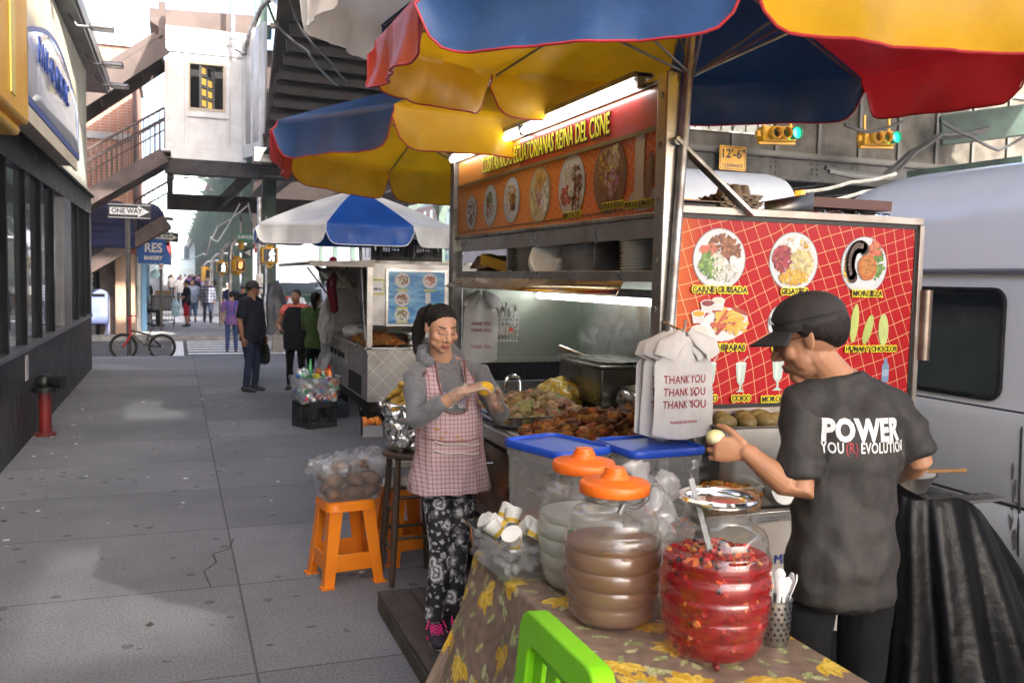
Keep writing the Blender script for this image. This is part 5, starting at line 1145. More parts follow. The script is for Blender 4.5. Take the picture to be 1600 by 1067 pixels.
x, z = mp(1240, 409); plate(b, MP, x, z, .112, [(0, 0, .8, .8, 60, .09, 'corn'), (.15, .5, .6, .35, 70, .05, 'rice'), (-.5, .1, .38, .45, 70, .09, 'beet'), (.3, -.1, .5, .5, 60, .1, 'pot'), (0, -.55, .6, .25, 60, .07, 'corn'), (0, .58, .16, .2, 6, .16, 'egg')])
x, z = mp(1350, 415); plate(b, MP, x, z, .113, [(-.7, -.1, .2, .5, 26, .08, 'corn'), (.5, .1, .35, .6, 40, .11, 'green'), (.45, .6, .3, .25, 18, .12, 'tomato')])
b.col = (.045, .025, .02); P_ = [(x+.113*(-.25+.40*math.cos(a)), z+.113*(.05+.62*math.sin(a))) for a in [R_(60+q*14) for q in range(13)]]
for (ax_, az_) in P_: b.flat(ell(ax_, az_, .024, .026, 12), MP, .0062)
b.col = (.13, .09, .075)
for (ax_, az_) in P_[1:-1]: b.flat(ell(ax_-.004, az_+.004, .008, .012, 10), MP, .0066)
b.col = (.42, .13, .03); b.flat(ell(x+.012, z-.008, .048, .052, 24, 0, .04, rg), MP, .0072); b.col = (.52, .2, .04); b.flat(ell(x+.012, z-.004, .036, .038, 20, 0, .06, rg), MP, .0078); blobs(b, MP, x+.012, z-.004, .034, .034, 24, .005, FC['brown'], .0082)
# salchipapas
x, z = mp(1128, 505); b.col = (.58, .58, .58); b.flat(ell(x+.01, z-.005, .108, .062, 30, .15), MP, .0012)
for i in range(46):
    b.col = tuple(v*rg.uniform(.85, 1.15) for v in rg.choice(FC['fries'] if i % 3 else [(.32, .05, .03), (.4, .08, .045)])); b.flat(rrect(0, 0, .06*rg.uniform(.6, 1.2), .013*rg.uniform(.8, 1.3), .005, 2), MP @ Matrix.Translation((x+.03+rg.uniform(-.06, .06), z+.008+rg.uniform(-.035, .04), 0)) @ Matrix.Rotation(rg.uniform(-1, 1.4), 4, 'Z'), .002+i*.00006)
for (px, py, c) in ((1090, 490, (.5, .28, .02)), (1104, 474, (.2, .03, .04)), (1121, 470, (.55, .5, .4)), (1092, 515, (.55, .52, .45))):
    x, z = mp(px, py); s = 1.35 if py > 510 else 1.0; b.col = (.50, .50, .49); b.flat([(x-.028*s, z), (x+.028*s, z), (x+.022*s, z-.036*s), (x-.022*s, z-.036*s)], MP, .0054); b.col = (.62, .62, .6); b.flat(ell(x, z, .030*s, .014*s), MP, .0060); b.col = c; b.flat(ell(x, z, .025*s, .011*s), MP, .0066)
# ceviche bowl, corn cobs, drinks
x, z = mp(1225, 505); plate(b, MP, x, z, .075, [(0, 0, .8, .8, 60, .12, 'brown'), (0, 0, .6, .6, 20, .12, 'onion')])
for px, py, w__, h__, c, ro in ((1335, 505, .035, .15, (.44, .50, .14), -.08), (1356, 515, .036, .12, (.38, .45, .12), -.3), (1380, 515, .045, .125, (.46, .50, .18), .05)):
    x, z = mp(px, py); po = ell(x, z, w__/2*1.15, h__/2*1.05, 20, ro); b.col = c; b.flat(po, MP, .0014)
    for q in range(26):
        u_, v_ = rg.uniform(-.45, .45), rg.uniform(-.8, .8); b.col = tuple(t_*rg.uniform(.85, 1.2) for t_ in c); cs_, sn_ = math.cos(ro), math.sin(ro); ex, ez = u_*w__*(1-v_*v_*.5), v_*h__/2; b.flat(ell(x+ex*cs_-ez*sn_, z+ex*sn_+ez*cs_, .0035, .014, 8, ro), MP, .0018+q*.00003)
for px, py, s in ((1157, 588, 1.0), (1215, 580, 1.25), (1110, 588, 1.0)):
    x, z = mp(px, py); b.col = (.42, .52, .47); b.flat([(x-.024*s, z+.05*s), (x+.024*s, z+.05*s), (x+.016*s, z-.02*s), (x+.004, z-.035*s), (x+.004, z-.05*s), (x+.02*s, z-.06*s), (x-.02*s, z-.06*s), (x-.004, z-.05*s), (x-.004, z-.035*s), (x-.016*s, z-.02*s)], MP, .0014); b.col = (.55, .63, .58); b.flat(ell(x, z+.05*s, .024*s, .006*s), MP, .002); b.flat(rrect(x-.006, z+.01, .01*s, .06*s, .003), MP, .002)
    b.col = (.5, .5, .5); b.flat([(x+.004, z+.05*s), (x+.008, z+.05*s), (x+.03*s, z+.078*s), (x+.027*s, z+.08*s)], MP, .0026)
x, z = mp(1383, 578); b.col = (.16, .25, .36); b.flat([(x-.018, z-.05), (x+.018, z-.05), (x+.018, z+.02), (x+.007, z+.035), (x+.007, z+.048), (x-.007, z+.048), (x-.007, z+.035), (x-.018, z+.02)], MP, .0014); b.col = (.28, .36, .46); b.flat(rrect(x, z-.012, .034, .026, .002), MP, .002)
b.build('pictures', INK, pb)
for s, px, py, sz in (('CARNE GUISADA', 1123, 453, .032), ('GUATITA', 1240, 456, .032), ('MORCILLA', 1353, 459, .032), ('SALCHIPAPAS', 1127, 543, .034), ('CEVICHE', 1226, 544, .034), ('HUMAS Y CHOCLOS', 1359, 545, .029), ('JUGO', 1106, 622, .030), ('COCO', 1156, 622, .030), ('MOROCHO', 1213, 623, .030), ('AGUA', 1383, 622, .03)):
    x, z = mp(px, py); outlined(pb, s, sz, MP @ Matrix.Translation((x, z, .0085)), TDK, TYEL, .0040, sx=.90, bold=.0008, spacing=1.1)
b = MB(); b.tube([(2.91, 2.88, 1.40), (2.91, 2.88, 1.69)], .026, 14); b.build('push_handle', mat('handle_bronze', (.30, .24, .19), .35, .8, c2=(.2, .15, .12), ns=6), fc)
b = MB(); b.bar((1.69, 2.875, 2.22), (2.03, 2.87, 1.96), .012, .045, (0, 1, 0)); b.tube([(1.70, 2.86, 2.21), (1.70, 2.89, 2.21)], .016, 8); b.tube([(2.02, 2.86, 1.97), (2.02, 2.89, 1.97)], .012, 8); b.build('brace', DSTEEL, fc)
b = MB(); b.bb((1.70, 2.60, .875), (2.90, 2.95, .89)); b.bb((1.70, 2.592, .865), (2.90, 2.60, .9)); b.build('end_shelf', STEEL, fc, bevel=.002)
b = MB(); b.bb((1.76, 2.66, .40), (2.80, 2.949, .862)); b.build('end_box', mat('cardboard_grey', (.34, .32, .29), .8, c2=(.26, .24, .21), ns=4), fc); text(fc, 'MILER', .05, FM((2.1, 2.655, .70)), mat('print_blue', (.02, .04, .25), .5), .001)
b = MB(); b.bb((1.72, 2.92, .949), (2.86, 2.94, 1.20)); b.build('end_wall', DSTEEL, fc)
# ================================================================ THINGS ON THE CART
def pile(name, label, cat, cx, cy, z0, sx, sy, h, cols, n, s, seed, m=None, bm_='meat_surface'):
    """a heap of small irregular pieces"""
    rg = random.Random(seed); b = MB(); mm = m or mat(bm_, attr=True, r=.55, spec=.3, c2=(.62, .52, .45), ns=35, bump=.5, bs=60)
    b.col = cols[0]; b.sheet(lambda u, v: V3((cx+(2*u-1)*sx, cy+(2*v-1)*sy, z0+h*.75*max(0, 1-(2*u-1)**2)*max(0, 1-(2*v-1)**2))), 12, 12)
    for i in range(n):
        u, v = rg.uniform(-1, 1), rg.uniform(-1, 1)
        z = z0+h*(max(0, 1-u*u)*max(0, 1-v*v))**.8*rg.uniform(.75, 1.05); q = s*rg.uniform(.6, 1.35)
        b.col = tuple(k*rg.uniform(.75, 1.2) for k in rg.choice(cols))
        Mx = Matrix.Rotation(rg.uniform(0, 6.3), 4, 'Z') @ Matrix.Rotation(rg.uniform(-.8, .8), 4, 'X') @ Matrix.Rotation(rg.uniform(-.8, .8), 4, 'Y')
        k0 = len(b.v); b.ball((cx+u*sx, cy+v*sy, z), (q*rg.uniform(.8, 1.6), q, q*rg.uniform(.5, .9)), 8, 6, Mx)
        for j in range(k0, len(b.v)): p = V3(b.v[j]); o = noise.noise(p*(1.2/q))*q*.45; c = V3((cx+u*sx, cy+v*sy, z)); b.v[j] = tuple(p+(p-c).normalized()*o)
    o = b.build(name, mm); tag(o, label, cat); return o
def tray(name, label, c, w_, l, h, m=STEEL, rz=0.0, rim=.018, cat='tray'):
    t = thing(name, label, cat, c, rz); b = MB(); b.open_lathe([(.02, .004), (.47, .004), (.485, .012), (.5, h-.004), (.5, h), (.5+rim/w_, h), (.5+rim/w_, h-.006)], (0, 0, 0), 40, w_, l, 8); b.build('tray', m, t, world=False, solid=.002); return t
tray('food_tray', 'shallow steel tray holding the pale sliced meat', (1.78, 4.45, .952), .50, .62, .06)
kind(pile('meat_heap', 'heap of pale cooked pork slices in the steel tray by the tap', 'meat', 1.80, 4.45, .99, .24, .30, .10, [(.44, .31, .16), (.52, .39, .21), (.34, .21, .09), (.27, .14, .06), (.55, .44, .26)], 300, .026, 4), 'stuff')
t = thing('sheet_tray', 'flat pale baking tray under the brown fried meat', 'tray', (1.90, 3.72, .952)); b = MB(); b.bb((1.50, 3.40, .952), (2.35, 4.06, .966)); b.build('tray', mat('tray_aluminium', (.6, .58, .54), .4, .8), t, bevel=.005)
kind(pile('meat_heap', 'heap of dark brown fried pork chunks behind the blue lids', 'meat', 1.93, 3.74, .965, .40, .31, .125, [(.36, .125, .022), (.46, .18, .035), (.25, .075, .015), (.52, .24, .06), (.18, .06, .015)], 520, .024, 9), 'stuff')
t = thing('tongs', 'black handled tongs lying on the counter edge beside the pale meat', 'tongs', (1.5, 4.0, .96)); b = MB(); b.bar((1.48, 4.15, .975), (1.62, 3.82, .985), .03, .018); b.build('grip', BLACK, t, bevel=.004); b = MB(); b.bar((1.50, 4.10, .99), (1.52, 4.5, 1.0), .022, .004); b.bar((1.56, 4.2, .985), (1.66, 4.5, .995), .022, .004); b.build('arm', CHROME, t)
t = thing('tap', 'chrome swan neck tap at the back of the steel sink', 'tap', (1.86, 5.0, .95)); b = MB(); b.tube([(1.93, 4.98, .95), (1.93, 4.98, 1.08)]+[(1.885+.045*math.cos(R_(q)), 4.99, 1.08+.045*math.sin(R_(q))) for q in range(20, 181, 20)]+[(1.84, 5.0, 1.02)], .012, 12); b.cyl((1.93, 4.98, .95), .022, .02); b.build('spout', CHROME, t)
t = thing('sink', 'steel sink basin with a pale rim beside the woman in the apron', 'sink', (1.8, 5.2, .95)); b = MB(); b.bb((1.55, 4.86, .952), (2.4, 4.88, 1.0)); b.bb((1.55, 5.5, .952), (2.4, 5.53, 1.03)); b.bb((2.38, 4.88, .952), (2.4, 5.5, 1.03)); b.bb((1.55, 4.88, .952), (1.57, 5.5, .985)); b.bb((1.57, 4.88, .952), (2.38, 5.5, .957)); b.build('basin', STEEL, t)
t = thing('corn_bag', 'clear plastic bag packed with yellow corn kernels behind the pale meat', 'bag', (2.15, 4.85, .95))
mb_ = MB(); mb_.ball((2.12, 4.80, 1.02), (.16, .16, .10), 20, 14); v, f, n_ = fuse(mb_, .012, 2); v = crumple(v, n_, .035, 14); vmesh('bag', v, f, mat('corn_in_bag', (.66, .42, .02), .35, c2=(.75, .66, .35), ns=28, lo=.5, hi=.62, bump=.8, bs=60, coat=.6), t)
t = thing('steam_pan', 'deep steel steam pan with a glass lid steaming on the cart counter', 'pan', (2.45, 4.66, 1.0))
PANM = mat('pan_dark_steel', (.20, .19, .17), .32, .95, c2=(.11, .10, .09), ns=4, rvar=.1)
b = MB(); b.bb((2.17, 4.38, 1.01), (2.56, 4.96, 1.225)); b.build('pan', PANM, t, bevel=.012)
b = MB(); b.bb((2.15, 4.36, 1.226), (2.565, 4.98, 1.24)); b.build('rim', STEEL, t, bevel=.004)
b = MB(); 
for p, q in (((2.16, 4.95, 1.241), (2.20, 4.97, 1.30)), ((2.16, 4.37, 1.241), (2.19, 4.95, 1.26))): b.bb(p, q)
b.tube([(2.17, 4.96, 1.30), (2.26, 4.80, 1.255), (2.30, 4.7, 1.25)], .012, 8); b.build('lid_edge', STEEL, t)
b = MB(); b.sheet(lambda u, v: V3((lerp(2.18, 2.55, u), lerp(4.4, 4.95, v), 1.252+.02*math.sin(math.pi*u)*math.sin(math.pi*v))), 8, 8); b.build('lid', mat('steamy_glass', (.25, .27, .25), .12, coat=.5, c2=(.4, .4, .38), ns=9), t)
b = MB(); b.bb((2.2, 4.42, .952), (2.56, 4.92, 1.005)); b.build('burner', RUB, t)
t = thing('foil_pan', 'foil covered pan of pale food behind the hanging bags', 'pan', (2.35, 4.1, .95))
mb_ = MB(); mb_.box((2.40, 4.08, 1.03), (.32, .50, .15)); v, f, n_ = fuse(mb_, .012, 3); v = crumple(v, n_, .03, 16, ridge=True); vmesh('foil', v, f, FOIL, t)
b = MB(); b.bb((2.26, 3.84, 1.105), (2.54, 4.32, 1.135)); b.build('pan', STEEL, t, bevel=.005); 
kind(pile('hominy', 'pale hominy heaped in the foil covered pan', 'corn', 2.40, 4.08, 1.13, .12, .22, .03, [(.45, .38, .2), (.5, .44, .28), (.36, .28, .12)], 160, .012, 14), 'stuff')
# steam
t = thing('steam', 'wisps of white steam rising from the steel pan', 'steam', (2.36, 4.7, 1.3)); b = MB(); b.ball((2.36, 4.68, 1.37), (.20, .20, .15), 20, 12)
sm = bpy.data.materials.new('steam_volume'); sm.use_nodes = True; nt = sm.node_tree; nt.nodes.remove(nt.nodes['Principled BSDF']); pv = nd(nt, 'ShaderNodeVolumePrincipled'); pv.inputs['Color'].default_value = (.95, .95, .95, 1)
tc = nd(nt, 'ShaderNodeTexCoord'); mp_ = nd(nt, 'ShaderNodeMapping'); mp_.inputs['Scale'].default_value = (1, 1, .6); nz = nd(nt, 'ShaderNodeTexNoise'); nz.inputs['Scale'].default_value = 11; nz.inputs['Detail'].default_value = 5; nz.inputs['Distortion'].default_value = 1.2; nt.links.new(tc.outputs['Object'], mp_.inputs[0]); nt.links.new(mp_.outputs[0], nz.inputs['Vector'])
ln = nd(nt, 'ShaderNodeVectorMath', operation='LENGTH'); va = nd(nt, 'ShaderNodeVectorMath', operation='SUBTRACT'); va.inputs[1].default_value = (0, -.02, .07); vm = nd(nt, 'ShaderNodeVectorMath', operation='MULTIPLY'); vm.inputs[1].default_value = (5, 5, 6.6); nt.links.new(tc.outputs['Object'], va.inputs[0]); nt.links.new(va.outputs[0], vm.inputs[0]); nt.links.new(vm.outputs[0], ln.inputs[0])
fall = mnode(nt, 'MAXIMUM', mnode(nt, 'SUBTRACT', 1.0, ln.outputs['Value']), 0.0); den = mnode(nt, 'MULTIPLY', mnode(nt, 'MAXIMUM', mnode(nt, 'SUBTRACT', nz.outputs['Fac'], .52), 0.0), mnode(nt, 'MULTIPLY', fall, 260.0)); nt.links.new(den, pv.inputs['Density']); nt.links.new(pv.outputs[0], nt.nodes['Material Output'].inputs['Volume'])
kind(b.build('vapour', sm, t), 'stuff'); t['kind'] = 'stuff'
# shelf contents
t = thing('foil_box', 'blue and yellow kitchen foil box on the cart shelf', 'box', (1.9, 5.0, 1.74)); FBX = mat('box_yellow', (.62, .36, .03), .4)
MMx = Matrix.Translation((1.86, 4.98, 1.775)) @ Matrix.Rotation(R_(12), 4, 'X') @ Matrix.Rotation(R_(20), 4, 'Z')
b = MB(MMx); b.bb((-.05, -.02, -.035), (.03, .24, .03)); b.build('box', FBX, t, bevel=.003)
b = MB(MMx); b.bb((-.056, -.15, -.04), (.035, -.022, .06)); b.build('box_end', mat('box_blue', (.015, .05, .30), .4), t)
text(t, 'Reynolds', .036, MMx @ SM(-.0575, -.088, .035), SWH, .0006, .001, .75); text(t, 'OUT', .042, MMx @ SM(-.0575, -.088, -.015), SWH, .0006, .001, .9)
t = thing('cardboard_flap_box', 'open brown cardboard box at the far end of the cart shelf', 'box', (1.95, 5.3, 1.74)); CARD = mat('cardboard', (.30, .20, .11), .85, c2=(.24, .155, .085), ns=5)
b = MB(); b.bb((1.80, 5.1, 1.737), (2.1, 5.45, 1.84)); b.build('box', CARD, t); b = MB(); b.add([(1.80, 5.1, 1.84), (1.80, 5.45, 1.84), (1.74, 5.42, 1.76), (1.74, 5.12, 1.76)], [(0, 1, 2, 3)]); b.build('flap', CARD, t, solid=.003)
t = thing('carton', 'small pale printed carton leaning beside the foil box', 'carton', (1.8, 4.78, 1.74)); b = MB(); b.box((1.80, 4.76, 1.785), (.05, .12, .085), Matrix.Rotation(.2, 4, 'X')); b.build('carton', mat('pale_print', (.55, .52, .46), .6, c2=(.3, .28, .26), ns=80, lo=.45, hi=.55), t, bevel=.002)
fp = thing('foil_plate', 'foil plate in the tall stack on the cart shelf', 'plate', (1.81, 4.48, 1.738), 0, 'stacked foil plates'); b = MB(); b.open_lathe([(.0, 0), (.085, 0), (.105, .010), (.112, .011)], (0, 0, 0), 28); b.build('plate', mat('foil_plate_metal', (.72, .71, .68), .4, .35, bump=.3, bs=60), fp, world=False, solid=.001)
for k in range(1, 15): dup(fp, (1.81+rng.uniform(-.003, .003), 4.48, 1.738+k*.0128))
for k in range(5): dup(fp, (1.79-.003*k, 4.24-.012*k, 1.80+.004*k), label='foil plate leaning out from the stack in the middle of the shelf', group='leaning foil plates', rot=(R_(68), 0, R_(-40)))
t = thing('steel_bin', 'square steel napkin bin on the cart shelf', 'bin', (1.9, 3.85, 1.74)); b = MB(); b.bb((1.76, 3.66, 1.737), (2.1, 4.02, 1.93)); b.build('bin', DSTEEL, t, bevel=.004)
t = thing('paper_roll', 'white folded napkin standing against the steel bin', 'napkin', (1.75, 4.08, 1.74)); b = MB(); b.box((1.77, 4.07, 1.77), (.05, .04, .07), Matrix.Rotation(.3, 4, 'X')); b.build('napkin', WHITEP, t, bevel=.006)
cp = thing('clear_lid', 'ribbed clear plastic lid in the stack at the near end of the shelf', 'lid', (1.80, 3.28, 1.738), 0, 'stacked clear lids'); b = MB(); b.open_lathe([(.0, .012), (.085, .012), (.095, 0), (.10, .001)], (0, 0, 0), 30); b.build('lid', mat('cloudy_plastic', (.55, .55, .5), .25), cp, world=False, solid=.001)
for k in range(1, 11): dup(cp, (1.80, 3.28, 1.738+k*.0125))
t = thing('cup_stack', 'short pale stack of paper cups at the near end of the shelf', 'cups', (1.8, 3.06, 1.74)); b = MB(); b.tube([(1.80, 3.06, 1.737), (1.80, 3.06, 1.80)], [.03, .036], 18); b.build('cups', mat('cream_card', (.62, .56, .46), .6), t)
# things on top
EG = mat('egg_carton', (.29, .23, .17), .9, c2=(.22, .17, .12), ns=14, bump=.3)
e0 = thing('egg_tray', 'grey card egg tray in the stack on the cart roof', 'egg tray', (2.22, 3.3, 1.972), 0, 'stacked egg trays')
b = MB(); b.sheet(lambda u, v: V3(((u-.5)*.20, (v-.5)*.20, .010+.010*math.cos(u*25.1)*math.cos(v*25.1)*(1 if .02 < u < .98 and .02 < v < .98 else 0))), 40, 40); b.build('tray', EG, e0, world=False, solid=.004)
for k in range(1, 9): dup(e0, (2.22+rng.uniform(-.008, .008), 3.3, 1.972+k*.0105), rz=rng.uniform(-.04, .04))
t = thing('egg_carton', 'upturned grey egg carton on top of the egg trays', 'egg carton', (2.18, 3.25, 2.10)); b = MB()
for dx in (-.06, .0, .05): b.lathe([(.034, 0), (.022, .042), (.014, .046), (.001, .047)], (2.21+dx, 3.25+dx*.2, 2.072), 12)
b.bb((2.12, 3.2, 2.064), (2.31, 3.30, 2.074)); b.build('carton', EG, t)
t = thing('dark_box', 'flat dark box lying on the cart roof by the brace', 'box', (1.95, 3.3, 1.972)); b = MB(); b.bb((1.78, 3.12, 1.973), (2.04, 3.5, 2.02)); b.build('box', BLACK, t, bevel=.004); b = MB(); b.bb((1.76, 3.1, 2.022), (2.06, 3.52, 2.028)); b.build('lid', mat('brown_lid', (.14, .09, .06), .5), t)
t = thing('steel_hood', 'bent dark steel sheet on the cart roof behind the egg trays', 'sheet', (2.55, 3.45, 1.97)); b = MB(); b.add([(2.40, 3.3, 1.975), (2.66, 3.3, 1.975), (2.66, 3.3, 2.11), (2.40, 3.3, 2.06)], [(0, 1, 2, 3)]); b.add([(2.66, 3.3, 1.975), (2.66, 3.62, 1.975), (2.66, 3.62, 2.10), (2.66, 3.3, 2.11)], [(0, 1, 2, 3)]); b.build('sheet', PANM, t, solid=.004)
t = thing('foil_carton', 'long carton half wrapped in foil at the end of the cart roof', 'carton', (2.9, 3.4, 1.97)); b = MB(); b.bb((2.67, 3.35, 2.055), (3.15, 3.6, 2.10)); b.build('lid', mat('dark_red_card', (.12, .05, .04), .6), t); mb_ = MB(); mb_.bb((2.68, 3.32, 1.98), (3.12, 3.6, 2.03)); v, f, n_ = fuse(mb_, .012, 2); v = crumple(v, n_, .03, 14, ridge=True); vmesh('foil', v, f, FOIL, t)
# near end: potatoes, foil pan, dried corn, paper roll
tray('food_tray', 'deep steel pan of small boiled potatoes under the red menu', (1.99, 2.80, .892), .34, .26, .30, mat('pan_dull_steel', (.34, .33, .31), .35, .9, c2=(.25, .24, .22), ns=4), R_(-4))
for k, (dx, dy) in enumerate(((-.12, -.05), (-.04, -.07), (.05, -.05), (.12, -.03), (-.08, .04), (.02, .04), (.1, .05))):
    o = thing('potato', 'boiled green brown potato in the steel pan under the red menu', 'potato', (1.99+dx, 2.80+dy, 1.195), 0, 'boiled potatoes'); mb_ = MB(); mb_.ball((0, 0, 0), (.045, .034, .030), 14, 10, Matrix.Rotation(k, 4, 'Z')); o2 = mb_.build('potato_skin', mat('potato', (.26, .20, .07), .5, c2=(.17, .12, .04), ns=12), o, world=False)
t = thing('foil_sheet', 'crumpled aluminium foil tucked behind the thank you bags', 'foil', (1.80, 2.82, 1.1)); mb_ = MB(); mb_.bb((1.80, 2.86, .95), (1.87, 2.91, 1.16)); v, f, n_ = fuse(mb_, .010, 2); v = crumple(v, n_, .025, 15, ridge=True); vmesh('foil', v, f, FOIL, t)
t = tray('corn_nut_tub', 'square clear tub of toasted corn nuts on the cart end shelf', (1.845, 2.70, .892), .22, .17, .095, CLEAR, 0, .008, 'tub')
kind(pile('corn_nuts', 'toasted orange corn nuts filling the clear tub', 'corn nuts', 1.845, 2.70, .955, .105, .08, .035, [(.50, .22, .03), (.58, .3, .05), (.38, .14, .02), (.62, .38, .09)], 420, .0085, 6, bm_='nut_surface'), 'stuff')
b = MB(); b.bb((1.745, 2.625, .897), (1.945, 2.775, .965)); o = b.build('corn_nut_layer', mat('nut_mass', (.42, .18, .03), .5, c2=(.22, .08, .012), ns=70, lo=.45, hi=.55, bump=1, bs=70), t); o['kind'] = 'stuff'
t = thing('paper_towel_roll', 'white paper towel roll lying on the cart end shelf', 'paper roll', (2.06, 2.68, .95)); b = MB(); Mr = Matrix.Rotation(R_(90), 4, 'X') @ Matrix.Identity(4); c_ = (2.05, 2.74, .948); b.lathe([(.022, -.11), (.056, -.11), (.056, .11), (.022, .11), (.022, -.11)], c_, 24, Matrix.Rotation(R_(80), 4, 'X') @ Matrix.Identity(4)); b.build('paper', WHITEP, t); b = MB(); b.lathe([(.0225, -.112), (.0225, .1)], c_, 16, Matrix.Rotation(R_(80), 4, 'X')); b.build('core', mat('core_brown', (.16, .10, .06), .8), t, solid=.001)
t = thing('plastic_bowl', 'white plastic bowl with a cloudy lid behind the paper roll', 'bowl', (2.12, 2.84, .95)); b = MB(); b.lathe([(.05, .892), (.065, .98), (.068, .985), (.001, .99)], (2.16, 2.84, 0), 24); b.build('bowl', WHITEP, t)
t = thing('steel_pan', 'round steel pan on the cart end shelf beside the black bin bag', 'pan', (2.75, 2.78, .9)); b = MB(); b.lathe([(.10, .892), (.13, .95), (.14, .96), (.134, .962), (.09, .90), (.001, .90)], (2.72, 2.78, 0), 28); b.build('pan', STEEL, t); b = MB(); b.tube([(2.80, 2.72, .97), (2.9, 2.62, .99)], .008, 6); b.build('spoon', mat('wood_spoon', (.4, .22, .08), .6), t)
# thank-you bags hung from the post
BAGM = mat('bag_plastic', (.66, .64, .62), .45, c2=(.6, .58, .56), ns=8, transl=.25, bump=.35, bs=16)
TRED = mat('bag_red_print', (.45, .03, .05), .5)
def tbag(label, cx, cy, zt, w_, h, rz, lines, seed, foot=None):
    t = thing('carrier_bag', label, 'carrier bag', (cx, cy, zt), rz, None); rg = random.Random(seed)
    def fn(u, v, side):
        s = 2*u-1; q = v
        half = w_/2*(.42+.58*sst(.0, .30, q))*(1+.05*q)
        if q < .22: half = w_/2*(.30+.5*q/.22)
        x = s*half; z = -h*q-(.02*(1-s*s)*sst(.8, 1, q))
        y = side*.010*(1-s**4)-.007*math.sin(s*6+seed)*(.3+q)*.8+.005*math.sin(7*q+s*3+seed)
        return V3((x, y, z))
    b = MB(); b.sheet(lambda u, v: fn(u, v, -1), 22, 22); b.sheet(lambda u, v: fn(u, v, 1), 22, 22); bo = b.build('bag', BAGM, t, world=False, sharp=80)
    for s in (-1, 1):
        b = MB(); b.tube([V3((s*w_*.06, 0, .02)), V3((s*w_*.20, -.02, -.01)), V3((s*w_*.38, -.03, -h*.10)), V3((s*w_*.44, -.03, -h*.20))], [(.012, .006), (.03, .008), (.04, .006), (.035, .004)], 10, side=(1, 0, .3)); b.build('handle', BAGM, t, world=False)
    F0 = FR[t.name]; FR[t.name] = Matrix(); FR[bo.name] = Matrix(); tree = bvh(bo)
    for k, (s, sz, q, c) in enumerate(lines):
        M = FM((0, -.034, -h*q)); o = text(t, s, sz, M, TRED, .0004, .0004, .74, spacing=1.05); wrap(o, tree, (0, 1, 0), .0015)
    FR[t.name] = F0; return t
L3 = [('THANK YOU', .040, .44, 0), ('THANK YOU', .040, .57, 0), ('THANK YOU', .040, .70, 0), ('PLEASE RECYCLE THIS BAG', .012, .88, 0)]
tbag('rear white thank you carrier bag hanging against the cart post', 1.655, 2.80, 1.50, .23, .34, R_(-18), L3, 2)
tbag('middle white thank you carrier bag hanging in the bunch on the cart post', 1.665, 2.775, 1.505, .235, .345, R_(-8), L3, 5)
tbag('front white thank you carrier bag hanging on the cart post with its handle flopped over', 1.685, 2.745, 1.51, .24, .345, R_(4), L3, 9)
t = thing('bag_hook', 'thin steel hook holding the thank you bags on the post', 'hook', (1.67, 2.8, 1.54)); b = MB(); b.tube([(1.67, 2.89, 1.56), (1.67, 2.80, 1.54), (1.67, 2.73, 1.53), (1.67, 2.72, 1.57)], .005, 6); b.build('hook', CHROME, t)
L2 = [('THANK YOU', .03, .45, 0), ('THANK YOU', .03, .55, 0), ('THANK YOU', .03, .8, 0)]
tbag('white thank you carrier bag hanging inside the far end of the cart', 1.82, 5.42, 1.60, .22, .42, R_(-5), L2, 4)
t = thing('wire_basket', 'white wire basket of plastic forks on the far end panel of the cart', 'basket', (1.98, 5.5, 1.4)); b = MB()
for k in range(9):
    for yy in (5.42, 5.54): b.tube([(1.89+k*.022, yy, 1.30), (1.89+k*.024, yy, 1.45)], .0022, 5)
for z in (1.30, 1.34, 1.38, 1.42, 1.45): b.tube([(1.88, 5.42, z), (2.08, 5.42, z), (2.08, 5.54, z), (1.88, 5.54, z)], .003, 5, closed=True)
b.build('wires', WHITEP, t); b = MB(); b.bb((1.90, 5.410, 1.34), (2.06, 5.415, 1.40)); b.build('label', mat('pale_print'), t); b = MB(); b.bb((2.01, 5.406, 1.365), (2.035, 5.409, 1.385)); b.build('price_sticker', mat('orange_sticker', (.8, .1, .03), .5), t)
f0 = thing('plastic_fork', 'white plastic fork standing handle up in the wire basket', 'fork', (0, 0, 0), 0, 'forks in the wire basket'); b = MB(); b.bar((0, 0, 0), (0, 0, .16), .010, .003, (1, 0, 0)); b.box((0, 0, .17), (.016, .003, .03)); b.build('fork', WHITEP, f0, world=False, bevel=.001)
for k in range(22):
    o = f0 if k == 0 else dup(f0); o.location = (1.90+(k % 11)*.017, 5.45+.05*(k//11), 1.335+rng.uniform(0, .03)); o.rotation_euler = (rng.uniform(-.15, .15), rng.uniform(-.25, .25), rng.uniform(0, 3))
# ================================================================ DRINKS TABLE
TX0, TX1, TY0, TY1, TZ = .995, 1.555, 1.22, 2.93, .748
tb = thing('folding_table', 'folding table hidden under the brown flowered cloth', 'table', (1.27, 2.1, 0))
b = MB(); b.bb((TX0+.01, TY0+.01, .71), (TX1-.01, TY1-.01, .738)); b.build('table_top', mat('table_grey', (.4, .4, .38), .6), tb)
for x in (TX0+.06, TX1-.06):
    for y in (TY0+.08, TY1-.1): b = MB(); b.cyl((x, y, 0), .015, .71, 10); b.build('leg', GALV, tb)
